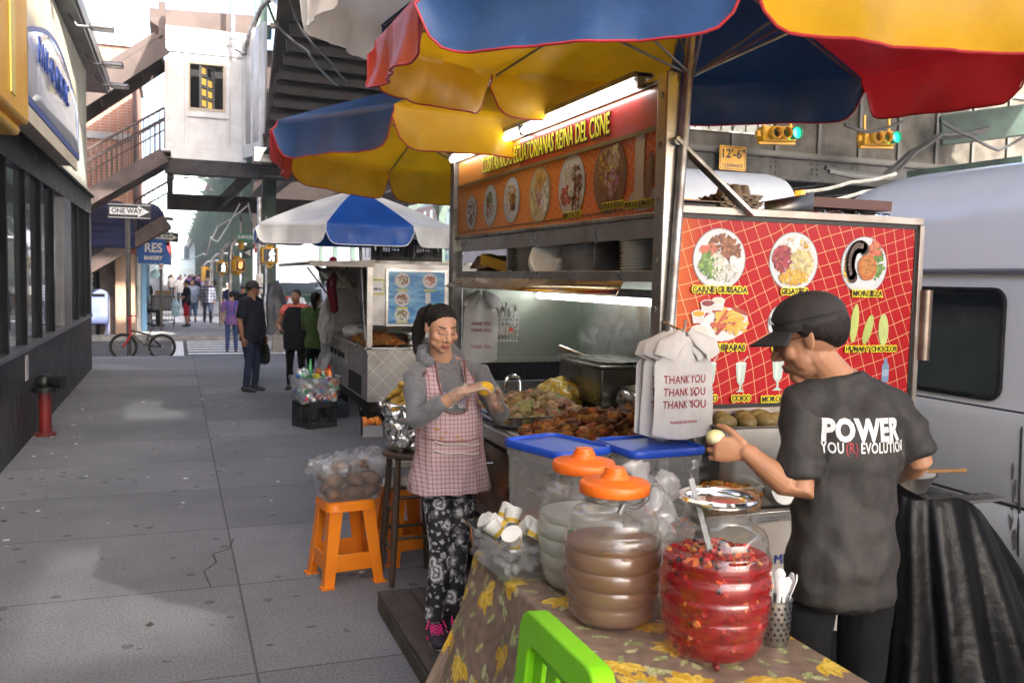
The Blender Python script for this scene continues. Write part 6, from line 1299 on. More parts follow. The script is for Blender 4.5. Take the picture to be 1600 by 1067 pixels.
# flowered cloth: the print is made as vertex colours on a fine weave
def cloth_print(U, V, seed=4):
    """U,V arrays in metres -> rgb; yellow lilies and pale green leaves on brown"""
    rs = np.random.RandomState(seed); base = np.array((.20, .138, .10)); img = np.ones(U.shape+(3,))*base
    n = np.sin(U*61+3*np.sin(V*23))*np.sin(V*53+2*np.sin(U*31)); img *= (1+.22*n)[..., None]
    def leaf(cx, cy, L, W, a, c, c2=None):
        x = (U-cx)*math.cos(a)+(V-cy)*math.sin(a); y = -(U-cx)*math.sin(a)+(V-cy)*math.cos(a)
        t = x/L; w_ = W*np.sin(np.clip(t, 0, 1)*math.pi)**.8*(1-.35*t); m = (t > 0) & (t < 1) & (np.abs(y) < w_)
        sh = (.8+.35*np.abs(y)/np.maximum(w_, 1e-5)+.10*np.sin(x*160+y*90))[..., None]; img[m] = (np.array(c)*sh)[m]
        if c2 is not None: v = m & (np.abs(y) < .0016); img[v] = c2
    k = 0
    for gx in np.arange(U.min()-.1, U.max()+.1, .19):
        for gy in np.arange(V.min()-.1, V.max()+.1, .195):
            cx, cy = gx+rs.uniform(-.045, .045)+(.07 if k % 2 else 0), gy+rs.uniform(-.045, .045); k += 1; a0 = rs.uniform(0, 6.28)
            for q in range(rs.randint(4, 7)):
                ang = rs.uniform(0, 6.28); d = rs.uniform(.06, .11); lx, ly = cx+d*math.cos(ang), cy+d*math.sin(ang)
                leaf(lx, ly, rs.uniform(.036, .055), rs.uniform(.010, .016), ang+rs.uniform(-1, 1), [(.34, .36, .13), (.42, .42, .2), (.25, .29, .1)][rs.randint(3)], (.5, .5, .3))
            for q in range(6): leaf(cx, cy, rs.uniform(.06, .088), rs.uniform(.017, .025), a0+(q-2.5)*.52+rs.uniform(-.12, .12), [(.62, .40, .04), (.68, .48, .08), (.55, .33, .03)][rs.randint(3)], (.5, .26, .02))
            leaf(cx, cy, .05, .009, a0+math.pi, (.30, .33, .12))
    return np.clip(img, 0, 1)
CLOTH = mat('flowered_oilcloth', attr=True, r=.48, bump=.12, bs=30)
t = thing('tablecloth', 'brown oilcloth with yellow flowers and pale leaves draped over the drinks table', 'tablecloth', (1.27, 2.1, TZ))
drop = .66; st_ = .0055
W_, L_ = TX1-TX0, TY1-TY0
us = np.arange(-drop, W_+.42, st_); vs_ = np.arange(-.12, L_+drop, st_); UU, VV = np.meshgrid(us, vs_)
col = cloth_print(UU, VV)
X = TX0+np.clip(UU, 0, W_); Y = TY0+np.clip(VV, 0, L_); Z = np.full(UU.shape, TZ)
dl = np.maximum(-UU, 0); dr = np.maximum(UU-W_, 0); df = np.maximum(VV-L_, 0); dn = np.maximum(-VV, 0)
d = np.sqrt(dl**2+dr**2+df**2+dn**2)+1e-9; r0 = .02
def roll(d): a = np.minimum(d/r0, math.pi/2); return r0*np.sin(a), np.where(d < r0*math.pi/2, r0*(1-np.cos(a)), r0+(d-r0*math.pi/2))
ox, dz = roll(d)
par = np.where(dl+dr > df+dn, VV, UU); corner = np.minimum(dl+dr, df+dn)/.3
fold = np.sin(par*17+.8*np.sin(par*6))*.5+.5
flare = (.12+.07*fold+.06*np.clip(corner, 0, 1))*np.clip((d-.03)/.6, 0, 1)
nx, ny = (-dl+dr)/d, (df-dn)/d
X = X+nx*(ox+flare*1.0); Y = Y+ny*(ox+flare*.25); Z = Z-dz*(1-.10*fold*0)+flare*.12
Z += np.where(d < 1e-6, .0016*np.sin(UU*19+2*np.sin(VV*7))*np.sin(VV*11), 0)
Z = np.maximum(Z, .012+.01*fold)
nv, nu = UU.shape; idx = np.arange(nv*nu).reshape(nv, nu)
F_ = np.stack([idx[:-1, :-1], idx[:-1, 1:], idx[1:, 1:], idx[1:, :-1]], -1).reshape(-1, 4)
vmesh('cloth', np.stack([X, Y, Z], -1).reshape(-1, 3), [tuple(int(i) for i in q) for q in F_], CLOTH, t, col.reshape(-1, 3))
# barrel jars
JARP = thin('jar_clear', (.96, .97, .97), .02, rough=.04, ior=1.5, gloss=.8)
JARC = thin('jar_cloudy', (.95, .95, .94), .15, (.66, .66, .63), .2, c2=.06, ns=5)
def jar_prof(r, h):
    P = [(0, 0), (r*.66, 0), (r*.74, .008)]
    n = 60
    for i in range(n+1):
        q = i/n; z = .012+(h*.80)*q
        env = r*(.74+.26*math.sin(math.pi*(.06+.86*q))**.75); rib = .006*abs(math.sin(math.pi*q*6.0))**.6
        P.append((env+rib-.006, z))
    P += [(r*.70, h*.845), (r*.60, h*.875), (r*.575, h*.90), (r*.575, h*.985), (r*.60, h)]
    return P
def jar(label, c, r, h, fill, liq, jm, fruit=None):
    t = thing('drink_jar', label, 'drink jar', c, 0, 'ribbed barrel drink jars'); P = jar_prof(r, h)
    b = MB(); b.open_lathe(P, c, 64)
    b.build('jar', jm, t, sharp=60)
    IP = [(q[0]-.005, q[1]) for q in P[1:] if q[1] < fill*h]; IP[0] = (IP[0][0], .006); zt = fill*h
    b = MB(); b.lathe([(.0001, .006)]+IP+[(IP[-1][0], zt), (.0001, zt)], c, 56); b.build('drink', liq, t, sharp=60)
    return t, IP, zt
REDL = thin('red_punch', (.9, .035, .025), .40, (.60, .008, .006), .08, 1.4, gloss=.5, c2=.10, ns=9)
BRNL = thin('brown_drink', (.85, .5, .18), .76, (.36, .165, .042), .15, 1.4, gloss=.5, c2=.16, ns=5)
WHTL = mat('milky_drink', (.55, .54, .48), .3, c2=(.5, .5, .43), ns=5, coat=.3, transl=.2)
jc = (1.302, 1.935, TZ+.002); jr, IP, zt = jar('clear open jar of red punch full of chopped fruit', jc, .146, .395, .64, REDL, JARP)
FRU = mat('fruit_bits', attr=True, r=.35, spec=.25)
rg = random.Random(12); b = MB()
def ipr(z):
    for (r0_, z0), (r1_, z1) in zip(IP, IP[1:]):
        if z0 <= z <= z1: return lerp(r0_, r1_, (z-z0)/max(z1-z0, 1e-6))
    return IP[-1][0]
def fruit(p, s, kind_, out):
    if kind_ == 0: b.col = (.012, .006, .008); b.ball(p, s*.62, 10, 8)
    else:
        b.col = tuple(q*rg.uniform(.8, 1.15) for q in rg.choice([(.42, .05, .015), (.40, .10, .02), (.30, .008, .008), (.25, .005, .005), (.35, .01, .008), (.28, .008, .006), (.48, .17, .04)]))
        b.box(p, (s*rg.uniform(.8, 2.0), s*rg.uniform(.7, 1.2), s*rg.uniform(.6, 1.3)), Matrix.Rotation(rg.uniform(0, 6), 4, 'Z') @ Matrix.Rotation(rg.uniform(-1, 1), 4, 'X') @ Matrix.Rotation(rg.uniform(-1, 1), 4, 'Y'))
for k in range(420):
    a = rg.uniform(0, 6.283); z = .02+(zt-.03)*rg.random()**.75; r_ = ipr(z)-.006-.035*rg.random()**2
    fruit((jc[0]+r_*math.cos(a), jc[1]+r_*math.sin(a), jc[2]+z), rg.uniform(.006, .0155), 0 if rg.random() < .10 else 1, 1)
for k in range(120):
    a = rg.uniform(0, 6.283); r_ = ipr(zt-.005)*math.sqrt(rg.random())*.95; fruit((jc[0]+r_*math.cos(a), jc[1]+r_*math.sin(a), jc[2]+zt+rg.uniform(-.003, .005)), rg.uniform(.008, .015), 0 if rg.random() < .14 else 1, 1)
kind(b.build('fruit_pieces', FRU, jr), 'stuff')
b = MB(); b.lathe([(.086, .395), (.101, .398), (.104, .404), (.100, .410), (.086, .408), (.082, .400), (.084, .39)], jc, 40); b.build('metal_rim', CHROME, jr)
t = thing('ladle', 'steel ladle handle standing up out of the red punch jar', 'ladle', (1.28, 1.99, 1.2)); b = MB(); b.bar((jc[0]+.0, jc[1]+.02, jc[2]+.24), (jc[0]-.045, jc[1]+.062, jc[2]+.44), .016, .004, (0, -1, .3)); b.build('handle', mat('ladle_grey', (.2, .2, .2), .5, .2), t); b = MB(); b.lathe([(.0001, .0), (.03, .01), (.036, .035), (.033, .034)], (jc[0]+.0, jc[1]+.02, jc[2]+.205), 16); b.build('bowl', CHROME, t)
t = thing('jar_tap', 'small red spigot nub at the foot of the red punch jar', 'spigot', (1.25, 1.83, .78)); b = MB(); b.tube([(jc[0]-.062, jc[1]-.108, jc[2]+.012), (jc[0]-.069, jc[1]-.122, jc[2]+.014)], .009, 10, rnd=True); b.build('spigot', RED, t)
def lid(t, c, r, h):
    b = MB(); b.lathe([(r*.585, h*.965), (r*.69, h*.965), (r*.70, h*.97), (r*.70, h*1.03), (r*.67, h*1.045), (r*.50, h*1.05), (r*.46, h*1.065), (r*.30, h*1.07), (r*.27, h*1.085), (r*.25, h*1.105), (r*.23, h*1.106), (r*.22, h*1.13), (r*.20, h*1.131), (r*.19, h*1.15), (.001, h*1.155)], c, 40); b.build('lid', mat('orange_lid', (.85, .17, .012), .4, c2=(.78, .14, .01), ns=5, transl=.1), t, sharp=45)
c = (1.148, 2.215, TZ+.002); jt, _, _ = jar('cloudy jar of brown drink with an orange lid and wire handle', c, .142, .375, .60, BRNL, JARC); lid(jt, c, .142, .375)
b = MB(); b.tube([V3(c)+V3((.085*math.cos(a), .085*math.sin(a), .345)) for a in [R_(q) for q in range(0, 360, 20)]], .0025, 6, closed=True)
b.tube([V3(c)+V3((-.02, -.088, .345)), V3(c)+V3((.02, -.10, .335)), V3(c)+V3((.07, -.07, .35)), V3(c)+V3((.115, .0, .37)), V3(c)+V3((.115, .03, .375))], .0022, 6)
b.build('wire_handle', DSTEEL, jt)
b = MB(); b.tube([V3(c)+V3((.107, -.012, .362)), V3(c)+V3((.112, .003, .372)), V3(c)+V3((.117, .02, .378))], [.004, .012, .004], 10, rnd=True); b.build('wire_grip', DSTEEL, jt)
b = MB(); b.tube([V3(c)+V3((-.03, -.092, .325)), V3(c)+V3((-.018, -.095, .352))], .008, 8); b.build('handle_loop', DSTEEL, jt)
c = (1.185, 2.497, TZ+.002); jt, _, _ = jar('cloudy jar of milky drink with an orange lid behind the brown drink', c, .140, .375, .62, WHTL, JARC); lid(jt, c, .140, .375)
LBL = mat('green_label', (.05, .28, .06), .5); b = MB(); rr_ = .1405
for (a0, a1, z0, z1) in ((226, 236, .16, .22), (224, 232, .13, .15), (228, 240, .10, .125)):
    b.add([(c[0]+rr_*math.cos(R_(a)), c[1]+rr_*math.sin(R_(a)), c[2]+z) for a, z in ((a0, z0), (a1, z0+.01), (a1-2, z1), (a0+2, z1-.01))], [(0, 1, 2, 3)])
b.build('label_print', LBL, jt)
# blue lidded containers
def container(label, c, w_, l, h, rz, fill, liq):
    t = thing('food_container', label, 'container', c, rz, 'square containers with blue lids')
    b = MB(); b.open_lathe([(.0, .003), (.45, .003), (.475, .02), (.495, h-.05), (.515, h-.045), (.515, h-.012)], (0, 0, 0), 48, w_, l, 9); b.build('tub', thin('cloudy_tub', cloud=.32, ccol=(.74, .74, .71), rough=.25, c2=.07, ns=5), t, world=False)
    b = MB(); b.lathe([(.001, .006), (.44, .006), (.465, .02), (.48, h*fill), (.001, h*fill)], (0, 0, 0), 48, Matrix.Diagonal((w_, l, 1, 1)), 9); b.build('contents', liq, t, world=False)
    b = MB(); b.lathe([(.001, h-.008), (.50, h-.008), (.50, h-.018), (.535, h-.018), (.545, h-.01), (.54, h+.004), (.53, h+.008), (.505, h+.008), (.495, h-.001), (.001, h-.001)], (0, 0, 0), 48, Matrix.Diagonal((w_, l, 1, 1)), 9); b.build('lid', BLUEP, t, world=False, sharp=50)
    b = MB(); b.bar((-w_*.25, -l*.50, h*.62), (w_*.25, -l*.50, h*.62), .012, .022); b.build('grip', thin('cloudy_tub'), t, world=False, bevel=.003); return t
container('blue lidded tub part filled with orange brown sauce behind the ice tray', (1.262, 2.885, .735), .235, .31, .385, R_(17), .30, mat('sauce', (.32, .14, .05), .5, c2=(.25, .09, .03), ns=12))
container('blue lidded tub of cloudy liquid standing nearest the thank you bags', (1.585, 2.80, .735), .29, .27, .385, R_(4), .28, mat('cloudy_food', (.34, .30, .27), .5, c2=(.28, .2, .17), ns=5))
ts = thing('steel_stand', 'low steel stand carrying the second blue lidded tub', 'stand', (1.6, 2.8, 0)); b = MB(); b.bb((1.56, 2.66, .70), (1.78, 2.93, .733)); b.build('plate', DSTEEL, ts)
for x in (1.58, 1.76):
    for y in (2.68, 2.91): b = MB(); b.cyl((x, y, 0), .012, .70, 8); b.build('leg', DSTEEL, ts)
# ice tray with sauce cups
t = thing('ice_tray', 'clear plastic tray of ice at the far corner of the flowered table', 'tray', (1.04, 2.72, TZ+.003)); Mt = Matrix.Translation((1.02, 2.715, TZ+.003)) @ Matrix.Rotation(R_(4), 4, 'Z')
F0 = FR[t.name]
b = MB(Mt); b.open_lathe([(.0, .003), (.40, .003), (.43, .012), (.48, .118), (.53, .120), (.535, .112)], (0, 0, 0), 48, .17, .36, 8); b.build('tray', CLEAR, t)
rg = random.Random(8); b = MB(Mt)
for k in range(150): b.box((rg.uniform(-.062, .062), rg.uniform(-.14, .14), rg.uniform(.012, .10)), (.022, .02, .018), Matrix.Rotation(rg.uniform(0, 3), 4, 'Z') @ Matrix.Rotation(rg.uniform(0, 3), 4, 'X'))
b.build('ice', thin('ice', (.97, .98, .98), .22, (.8, .82, .82), .1, 1.4), t, bevel=.003)['kind'] = 'stuff'
c0 = thing('sauce_cup', 'small white sauce cup lying in the ice tray', 'cup', (0, 0, 0), 0, 'sauce cups in the ice tray')
b = MB(); b.lathe([(.001, 0), (.020, 0), (.029, .048), (.031, .05), (.031, .054), (.001, .055)], (0, 0, 0), 18); b.build('cup', mat('cup_white', (.72, .72, .68), .35, c2=(.66, .64, .56), ns=30), c0, world=False, sharp=45)
b = MB(); b.lathe([(.0206, .002), (.0235, .016)], (0, 0, 0), 18); b.build('sauce', mat('mustard', (.55, .36, .03), .5), c0, world=False)
for k, (x, y, rx, ry) in enumerate(((-.03, .13, 1.2, .3), (.03, .12, .4, .7), (-.02, .06, -.7, .5), (.035, .05, .6, -.3), (-.03, -.01, .8, .2), (.03, -.03, -.3, .9), (-.01, -.08, .9, -.4), (.035, -.11, .3, .5), (-.035, -.13, -.5, -.4), (0, .02, .2, 1.2), (.0, .1, 1.5, 1))):
    o = c0 if k == 0 else dup(c0); o.location = Mt @ V3((x, y, .115+.012*(k % 2))); o.rotation_euler = (rx, ry, k)
# plastic bag between the jars
t = thing('plastic_bag', 'crumpled translucent plastic bag between the orange lids and the punch jar', 'plastic bag', (1.36, 2.42, TZ)); mb_ = MB()
mb_.tube([(1.37, 2.40, .76), (1.37, 2.40, .92), (1.36, 2.40, 1.05), (1.31, 2.41, 1.13)], [(.085, .06), (.08, .055), (.075, .04), (.03, .012)], 14, rnd=True); mb_.tube([(1.40, 2.40, 1.0), (1.43, 2.4, 1.08), (1.44, 2.4, 1.10)], [(.06, .03), (.05, .015), (.03, .008)], 10, rnd=True)
v, f, n_ = fuse(mb_, .009, 2); v = crumple(v, n_, .06, 13, seed=3, ridge=True); v = crumple(v, n_, .015, 40, seed=3, ridge=True); vmesh('bag', v, f, thin('milky_film', cloud=.55, ccol=(.74, .74, .74), rough=.15, c2=.15, bump=.6), t)
# utensil holder
t = thing('cutlery_holder', 'perforated steel holder with white plastic spoons beside the punch jar', 'holder', (1.47, 1.95, TZ)); c = (1.487, 1.93, TZ+.003)
b = MB(); b.lathe([(.001, 0), (.038, 0), (.04, .003), (.044, .118), (.047, .12), (.044, .122), (.04, .118), (.036, .01), (.001, .01)], c, 28); b.build('holder', STEEL, t)
b = MB()
for i in range(7):
    for k in range(16): a = 2*math.pi*(k+.5*(i % 2))/16; z = .02+i*.014; r_ = .0402+z*.034; M = frame((c[0]+r_*math.cos(a), c[1]+r_*math.sin(a), c[2]+z), (-math.sin(a), math.cos(a), 0), (0, 0, 1)); b.prism(ell(0, 0, .0038, n=10), .0012, M)
b.build('holes', DARK, t)
s0 = thing('plastic_spoon', 'white plastic spoon standing in the perforated steel holder', 'spoon', (0, 0, 0), 0, 'spoons in the steel holder'); b = MB(); b.tube([(0, 0, 0), (0, 0, .12), (.003, 0, .145), (.006, 0, .165), (.004, 0, .178)], [(.004, .0015), (.005, .0018), (.013, .003), (.015, .003), (.006, .002)], 10, side=(0, 1, 0)); b.build('spoon', WHITEP, s0, world=False)
for k in range(8):
    o = s0 if k == 0 else dup(s0); a = k*.8; o.location = (c[0]+.02*math.cos(a), c[1]+.02*math.sin(a), c[2]+.012); o.rotation_euler = (rng.uniform(-.1, .1), rng.uniform(-.05, .16), a)
# lime green plastic chair back
ch = thing('plastic_chair', 'lime green plastic chair with slotted back pushed to the flowered table', 'chair', (.6, 1.75, 0))
LIME = mat('lime_plastic', (.22, .62, .012), .38, c2=(.2, .56, .01), ns=4, transl=.12, spec=.35)
A0 = V3((.815, 1.985, .895)); up_ = V3((.085, .04, 1)).normalized(); al = V3((-.0, -1, -.0)).normalized()
Mb = frame(A0, al, up_)      # x along the rail towards the camera, y up, normal
b = MB(); n_out = rrect(.20, -.20, .42, .42, .055, 6); n_in = rrect(.20, -.215, .29, .30, .03, 6); N = len(n_out); TH = .055
def ring(h): return [Mb @ V3((x, y, h)) for x, y in n_out], [Mb @ V3((x, y, h)) for x, y in n_in]
o0, i0 = ring(-TH/2); o1, i1 = ring(TH/2); vs = o0+o1+i0+i1; fs = []
for k in range(N):
    j = (k+1) % N; fs += [(k, j, N+j, N+k), (N+k, N+j, 3*N+j, 3*N+k), (2*N+k, 3*N+k, 3*N+j, 2*N+j), (k, 2*N+k, 2*N+j, j)]
b.add(vs, fs); b.build('back_frame', LIME, ch, bevel=.006)
b = MB(Mb); b.bb((.04, -.375, -.008), (.36, -.33, .008)); b.bb((.04, -.09, -.008), (.36, -.06, .008))
for k in range(4): b.bb((.052+k*.078, -.345, -.007), (.052+k*.078+.05, -.08, .007))
b.build('back_slats', LIME, ch, bevel=.003)
b = MB(); b.bb((.40, 1.58, .43), (.80, 1.98, .455)); b.build('seat', LIME, ch, bevel=.015)
for x in (.42, .78):
    for y in (1.61, 1.95): b = MB(); b.tube([(x, y, .43), (x+(x-.6)*.12, y, 0)], .02, 8); b.build('leg', LIME, ch)
b = MB()
for y in (1.62, 1.94): b.bar((.79, y, .44), (.80, y, .56), .03, .04, (0, 1, 0))
b.build('back_support', LIME, ch)
# black bin bag
t = thing('bin_bag', 'big black bin bag hanging in folds from the cart end beside the van', 'bin bag', (2.8, 2.5, 0)); rg = random.Random(2)
def bagf(u, v):
    q = v; a = 2*math.pi*u; z = lerp(.90, .02, q); cx = 2.70+.20*q**1.2; cy = 2.56-.05*q; rx = lerp(.22, .50, q**.8)*(1 if q < .9 else .97); ry = lerp(.11, .30, q**.8)
    fo = 1+(.10*math.sin(a*9+1.5*math.sin(q*3))+.06*math.sin(a*17+q*4))*(.35+.65*q); bul = 1+.12*math.sin(math.pi*q)*math.cos(a)
    return V3((cx+rx*fo*bul*math.cos(a), cy+ry*fo*math.sin(a), z+.03*math.sin(a*3)*(1-q)-.07*(1-q)*math.cos(a)))
b = MB(); b.sheet(bagf, 150, 40); b.add([bagf(i/30, 0)+V3((0, 0, 0)) for i in range(30)], [tuple(range(30))]); b.build('bag', mat('black_film', (.003, .003, .0035), .32, bump=.3, bs=24, c2=(.005, .005, .0055), spec=.2), t, sharp=80)
t = thing('bag_rail', 'thin steel rail with a clip sticking out from the cart end above the bin bag', 'rail', (2.8, 2.55, .9)); b = MB(); b.bb((2.55, 2.50, .892), (2.98, 2.592, .905)); b.build('rail', STEEL, t, bevel=.002); b = MB(); b.tube([(2.78, 2.50, .895), (2.78, 2.49, .85), (2.79, 2.49, .82)], .006, 6); b.build('clip', DSTEEL, t)
t = thing('cardboard_scrap', 'torn brown cardboard scrap on the road at the right edge beside the van', 'cardboard', (3.3, 2.4, .2)); b = MB(); b.box((3.30, 2.45, .30), (.16, .2, .05), Matrix.Rotation(.4, 4, 'Z')); b.bb((3.2, 2.3, -.13), (3.45, 2.6, .272)); b.build('cardboard', CARD, t, bevel=.004)
# ---- platform, stools
t = thing('wooden_platform', 'low dark wooden platform the woman in the apron stands on', 'platform', (1.3, 3.1, 0)); WD = mat('worn_dark_wood', (.045, .038, .034), .75, c2=(.075, .06, .05), ns=5, stretch=(6, 1, 6), bump=.3, bs=40)
b = MB()
for k in range(4): b.bb((.955+k*.165, 1.6, .078), (1.115+k*.165, 4.42, .10))
b.build('deck_boards', WD, t, bevel=.004); b = MB(); b.bb((.952, 1.62, .003), (.985, 4.40, .077)); b.bb((1.57, 1.62, .003), (1.6, 4.4, .077)); b.bb((.985, 4.36, .003), (1.57, 4.40, .077)); b.build('side_board', mat('worn_side_wood', (.10, .08, .06), .8, c2=(.05, .04, .03), ns=6, bump=.2), t, bevel=.003)
def plastic_stool(label, loc, rz, h=.46):
    t = thing('plastic_stool', label, 'stool', loc, rz, 'orange plastic stools'); s1, s0_ = .128, .170
    b = MB(); b.lathe([(.001, h), (s1, h), (s1+.012, h-.01), (s1+.018, h-.05), (s1+.012, h-.052), (s1-.004, h-.02), (.001, h-.012)], (0, 0, 0), 40, None, 7); b.build('seat', ORANGE, t, world=False)
    for sx, sy in ((1, 1), (1, -1), (-1, 1), (-1, -1)):
        T_ = V3((sx*s1, sy*s1, h-.03)); B_ = V3((sx*s0_, sy*s0_, 0)); b = MB(); W1, W0 = .075, .055; th = .006
        def leg(p, w__): return [p, p-V3((sx*w__, 0, 0)), p-V3((sx*w__, sy*th, 0)), p-V3((sx*th, sy*th, 0)), p-V3((sx*th, sy*w__, 0)), p-V3((0, sy*w__, 0))]
        vs = leg(T_, W1)+leg(B_, W0); b.add(vs, [(k, (k+1) % 6, 6+(k+1) % 6, 6+k) for k in range(6)]+[tuple(range(6)), tuple(range(6, 12))]); q = leg(B_, W0)
        b.box((sx*(s0_-.02), sy*(s0_-.02), .004), (.07, .07, .008)); b.build('leg', ORANGE, t, world=False, sharp=30)
    q = .62; so = lerp(s1, s0_, q)-.004; z = (h-.03)*(1-q)
    for dx, dy in ((1, 0), (-1, 0), (0, 1), (0, -1)):
        b = MB()
        if dx: b.bar((dx*so, -so+.03, z-.035), (dx*so, so-.03, z-.035), .008, .095)
        else: b.bar((-so+.03, dy*so, z-.035), (so-.03, dy*so, z-.035), .008, .095)
        b.build('cross_rail', ORANGE, t, world=False, bevel=.003)
    return t
plastic_stool('orange plastic stool holding the bread tub on the pavement', (.888, 4.98, 0), R_(8))
plastic_stool('orange plastic stool mostly hidden behind the wooden stool and the woman', (1.30, 5.25, 0), R_(12))
t = thing('bread_tub', 'clear plastic tub of brown bread under crumpled film on the orange stool', 'tub', (.9, 4.98, .46), R_(8))
b = MB(); b.open_lathe([(.0, .003), (.42, .003), (.44, .012), (.50, .185), (.525, .188), (.525, .178)], (0, 0, 0), 48, .37, .29, 8); b.build('tub', thin('hazy_tub', cloud=.24, rough=.1), t, world=False)
mb_ = MB(); mb_.tube([(-.19, -.10, .19), (0, 0, .20), (.20, .05, .20)], [(.03, .10), (.015, .16), (.03, .12)], 14, side=(0, 0, 1)); v, f, n_ = fuse(mb_, .009, 2); v = crumple(v, n_, .055, 12, seed=6, ridge=True); v = crumple(v, n_, .02, 34, seed=1, ridge=True); vmesh('film', v, f, thin('cling_film', cloud=.16, ccol=(.75, .75, .74), rough=.12, ior=1.5, c2=.14, ns=14, bump=.8, bs=30), t, world=False)
br0 = thing('bread_roll', 'brown bread roll inside the clear tub on the orange stool', 'bread', (0, 0, 0), 0, 'bread rolls in the clear tub'); b = MB(); b.ball((0, 0, 0), (.062, .045, .036), 18, 12); b.build('roll', mat('bread_crust', (.20, .09, .035), .55, c2=(.10, .04, .018), ns=14, bump=.2), br0, world=False)
Mtub = Matrix.Translation((.9, 4.98, .46)) @ Matrix.Rotation(R_(8), 4, 'Z'); rg = random.Random(4)
for k, p in enumerate([(x, y, z) for z in (.045, .115) for x in (-.10, .01, .11) for y in (-.075, .07)]+[(-.05, -.03, .17), (.08, 0, .175)]):
    o = br0 if k == 0 else dup(br0); o.location = Mtub @ V3(p); o.rotation_euler = (rg.uniform(-.3, .3), rg.uniform(-.3, .3), rg.uniform(0, 3))
t = thing('wooden_stool', 'tall dark wooden stool carrying the foil wrapped pot', 'stool', (1.24, 4.80, 0)); WS = mat('stool_wood', (.075, .042, .024), .5, c2=(.045, .026, .016), ns=4, stretch=(1, 1, .3), bump=.1)
cx, cy = 1.235, 4.86; b = MB(); b.lathe([(.001, .70), (.15, .70), (.165, .71), (.165, .725), (.155, .735), (.001, .735)], (cx, cy, 0), 32); b.build('seat', WS, t)
LG = {}
for sx, sy in ((-1, -1), (1, -1), (1, 1), (-1, 1)):
    p0, p1 = V3((cx+sx*.10, cy+sy*.10, .70)), V3((cx+sx*.135, cy+sy*.135, 0)); LG[(sx, sy)] = (p0, p1); b = MB(); b.tube([p0, p0.lerp(p1, .5), p1], [.017, .021, .015], 12); b.build('leg', WS, t)
for i, (a, c_) in enumerate((((-1, -1), (1, -1)), ((1, -1), (1, 1)), ((1, 1), (-1, 1)), ((-1, 1), (-1, -1)))):
    for q in ((.30, .62) if i % 2 == 0 else (.42, .72)): b = MB(); b.tube([LG[a][0].lerp(LG[a][1], q), LG[c_][0].lerp(LG[c_][1], q)], .010, 8); b.build('rung', WS, t)
t = thing('foil_pot', 'big pot wrapped in crumpled aluminium foil on the wooden stool', 'pot', (cx, cy, .736)); mb_ = MB(); mb_.lathe([(.001, 0), (.11, 0), (.14, .04), (.165, .20), (.185, .25), (.19, .262), (.17, .262), (.15, .2), (.001, .19)], (cx+.01, cy, .738), 32)
v, f, n_ = fuse(mb_, .009, 2); v = crumple(v, n_, .03, 18, seed=2, ridge=True); v = crumple(v, n_, .012, 45, seed=5, ridge=True); vmesh('foil', v, f, FOIL, t)
tm0 = thing('corn_husk_parcel', 'yellow corn husk parcel heaped on top of the foil pot', 'corn husk parcel', (0, 0, 0), 0, 'corn husk parcels in the foil pot')
mb_ = MB(); mb_.tube([(-.085, 0, -.008), (-.04, 0, .006), (.03, 0, .006), (.08, 0, -.004)], [(.02, .016), (.035, .026), (.036, .026), (.016, .012)], 14, side=(0, 1, 0), rnd=True); v, f, n_ = fuse(mb_, .006, 2); v = crumple(v, n_, .010, 30, (.4, 2, 2), 2); vmesh('parcel', v, f, mat('corn_husk', (.62, .40, .07), .55, c2=(.52, .30, .045), ns=6, stretch=(2, 12, 12), bump=.5, bs=14, aniso_bump=(2, 14, 14), transl=.12), tm0, world=False)
rg = random.Random(9)
for k, (x, y, z, a) in enumerate(((-.06, -.08, .99, .3), (.05, -.09, .99, -.2), (-.08, .03, 1.0, .9), (.07, .02, 1.0, .1), (0, -.03, 1.03, .35), (-.04, .06, 1.03, -.5), (.05, .07, 1.02, .6), (0, -.05, 1.065, .1), (-.03, .02, 1.07, -.3), (.04, .03, 1.065, .5), (.0, .0, 1.10, .25))):
    o = tm0 if k == 0 else dup(tm0); o.location = (cx+.01+x, cy+y, z); o.rotation_euler = (rg.uniform(-.2, .2), rg.uniform(-.25, .25), a)
t = thing('plastic_tub', 'cloudy lidded tub on the hidden orange stool behind the wooden stool', 'tub', (1.30, 5.25, .46)); b = MB(); b.open_lathe([(.0, .003), (.45, .003), (.5, .12), (.53, .125)], (1.27, 5.22, .463), 40, .30, .26, 8); b.build('tub', thin('hazy_tub'), t); b = MB(); b.lathe([(.001, .128), (.15, .126), (.13, .15), (.001, .16)], (1.27, 5.22, .463), 24); b.build('lid', mat('cloudy_plastic'), t)
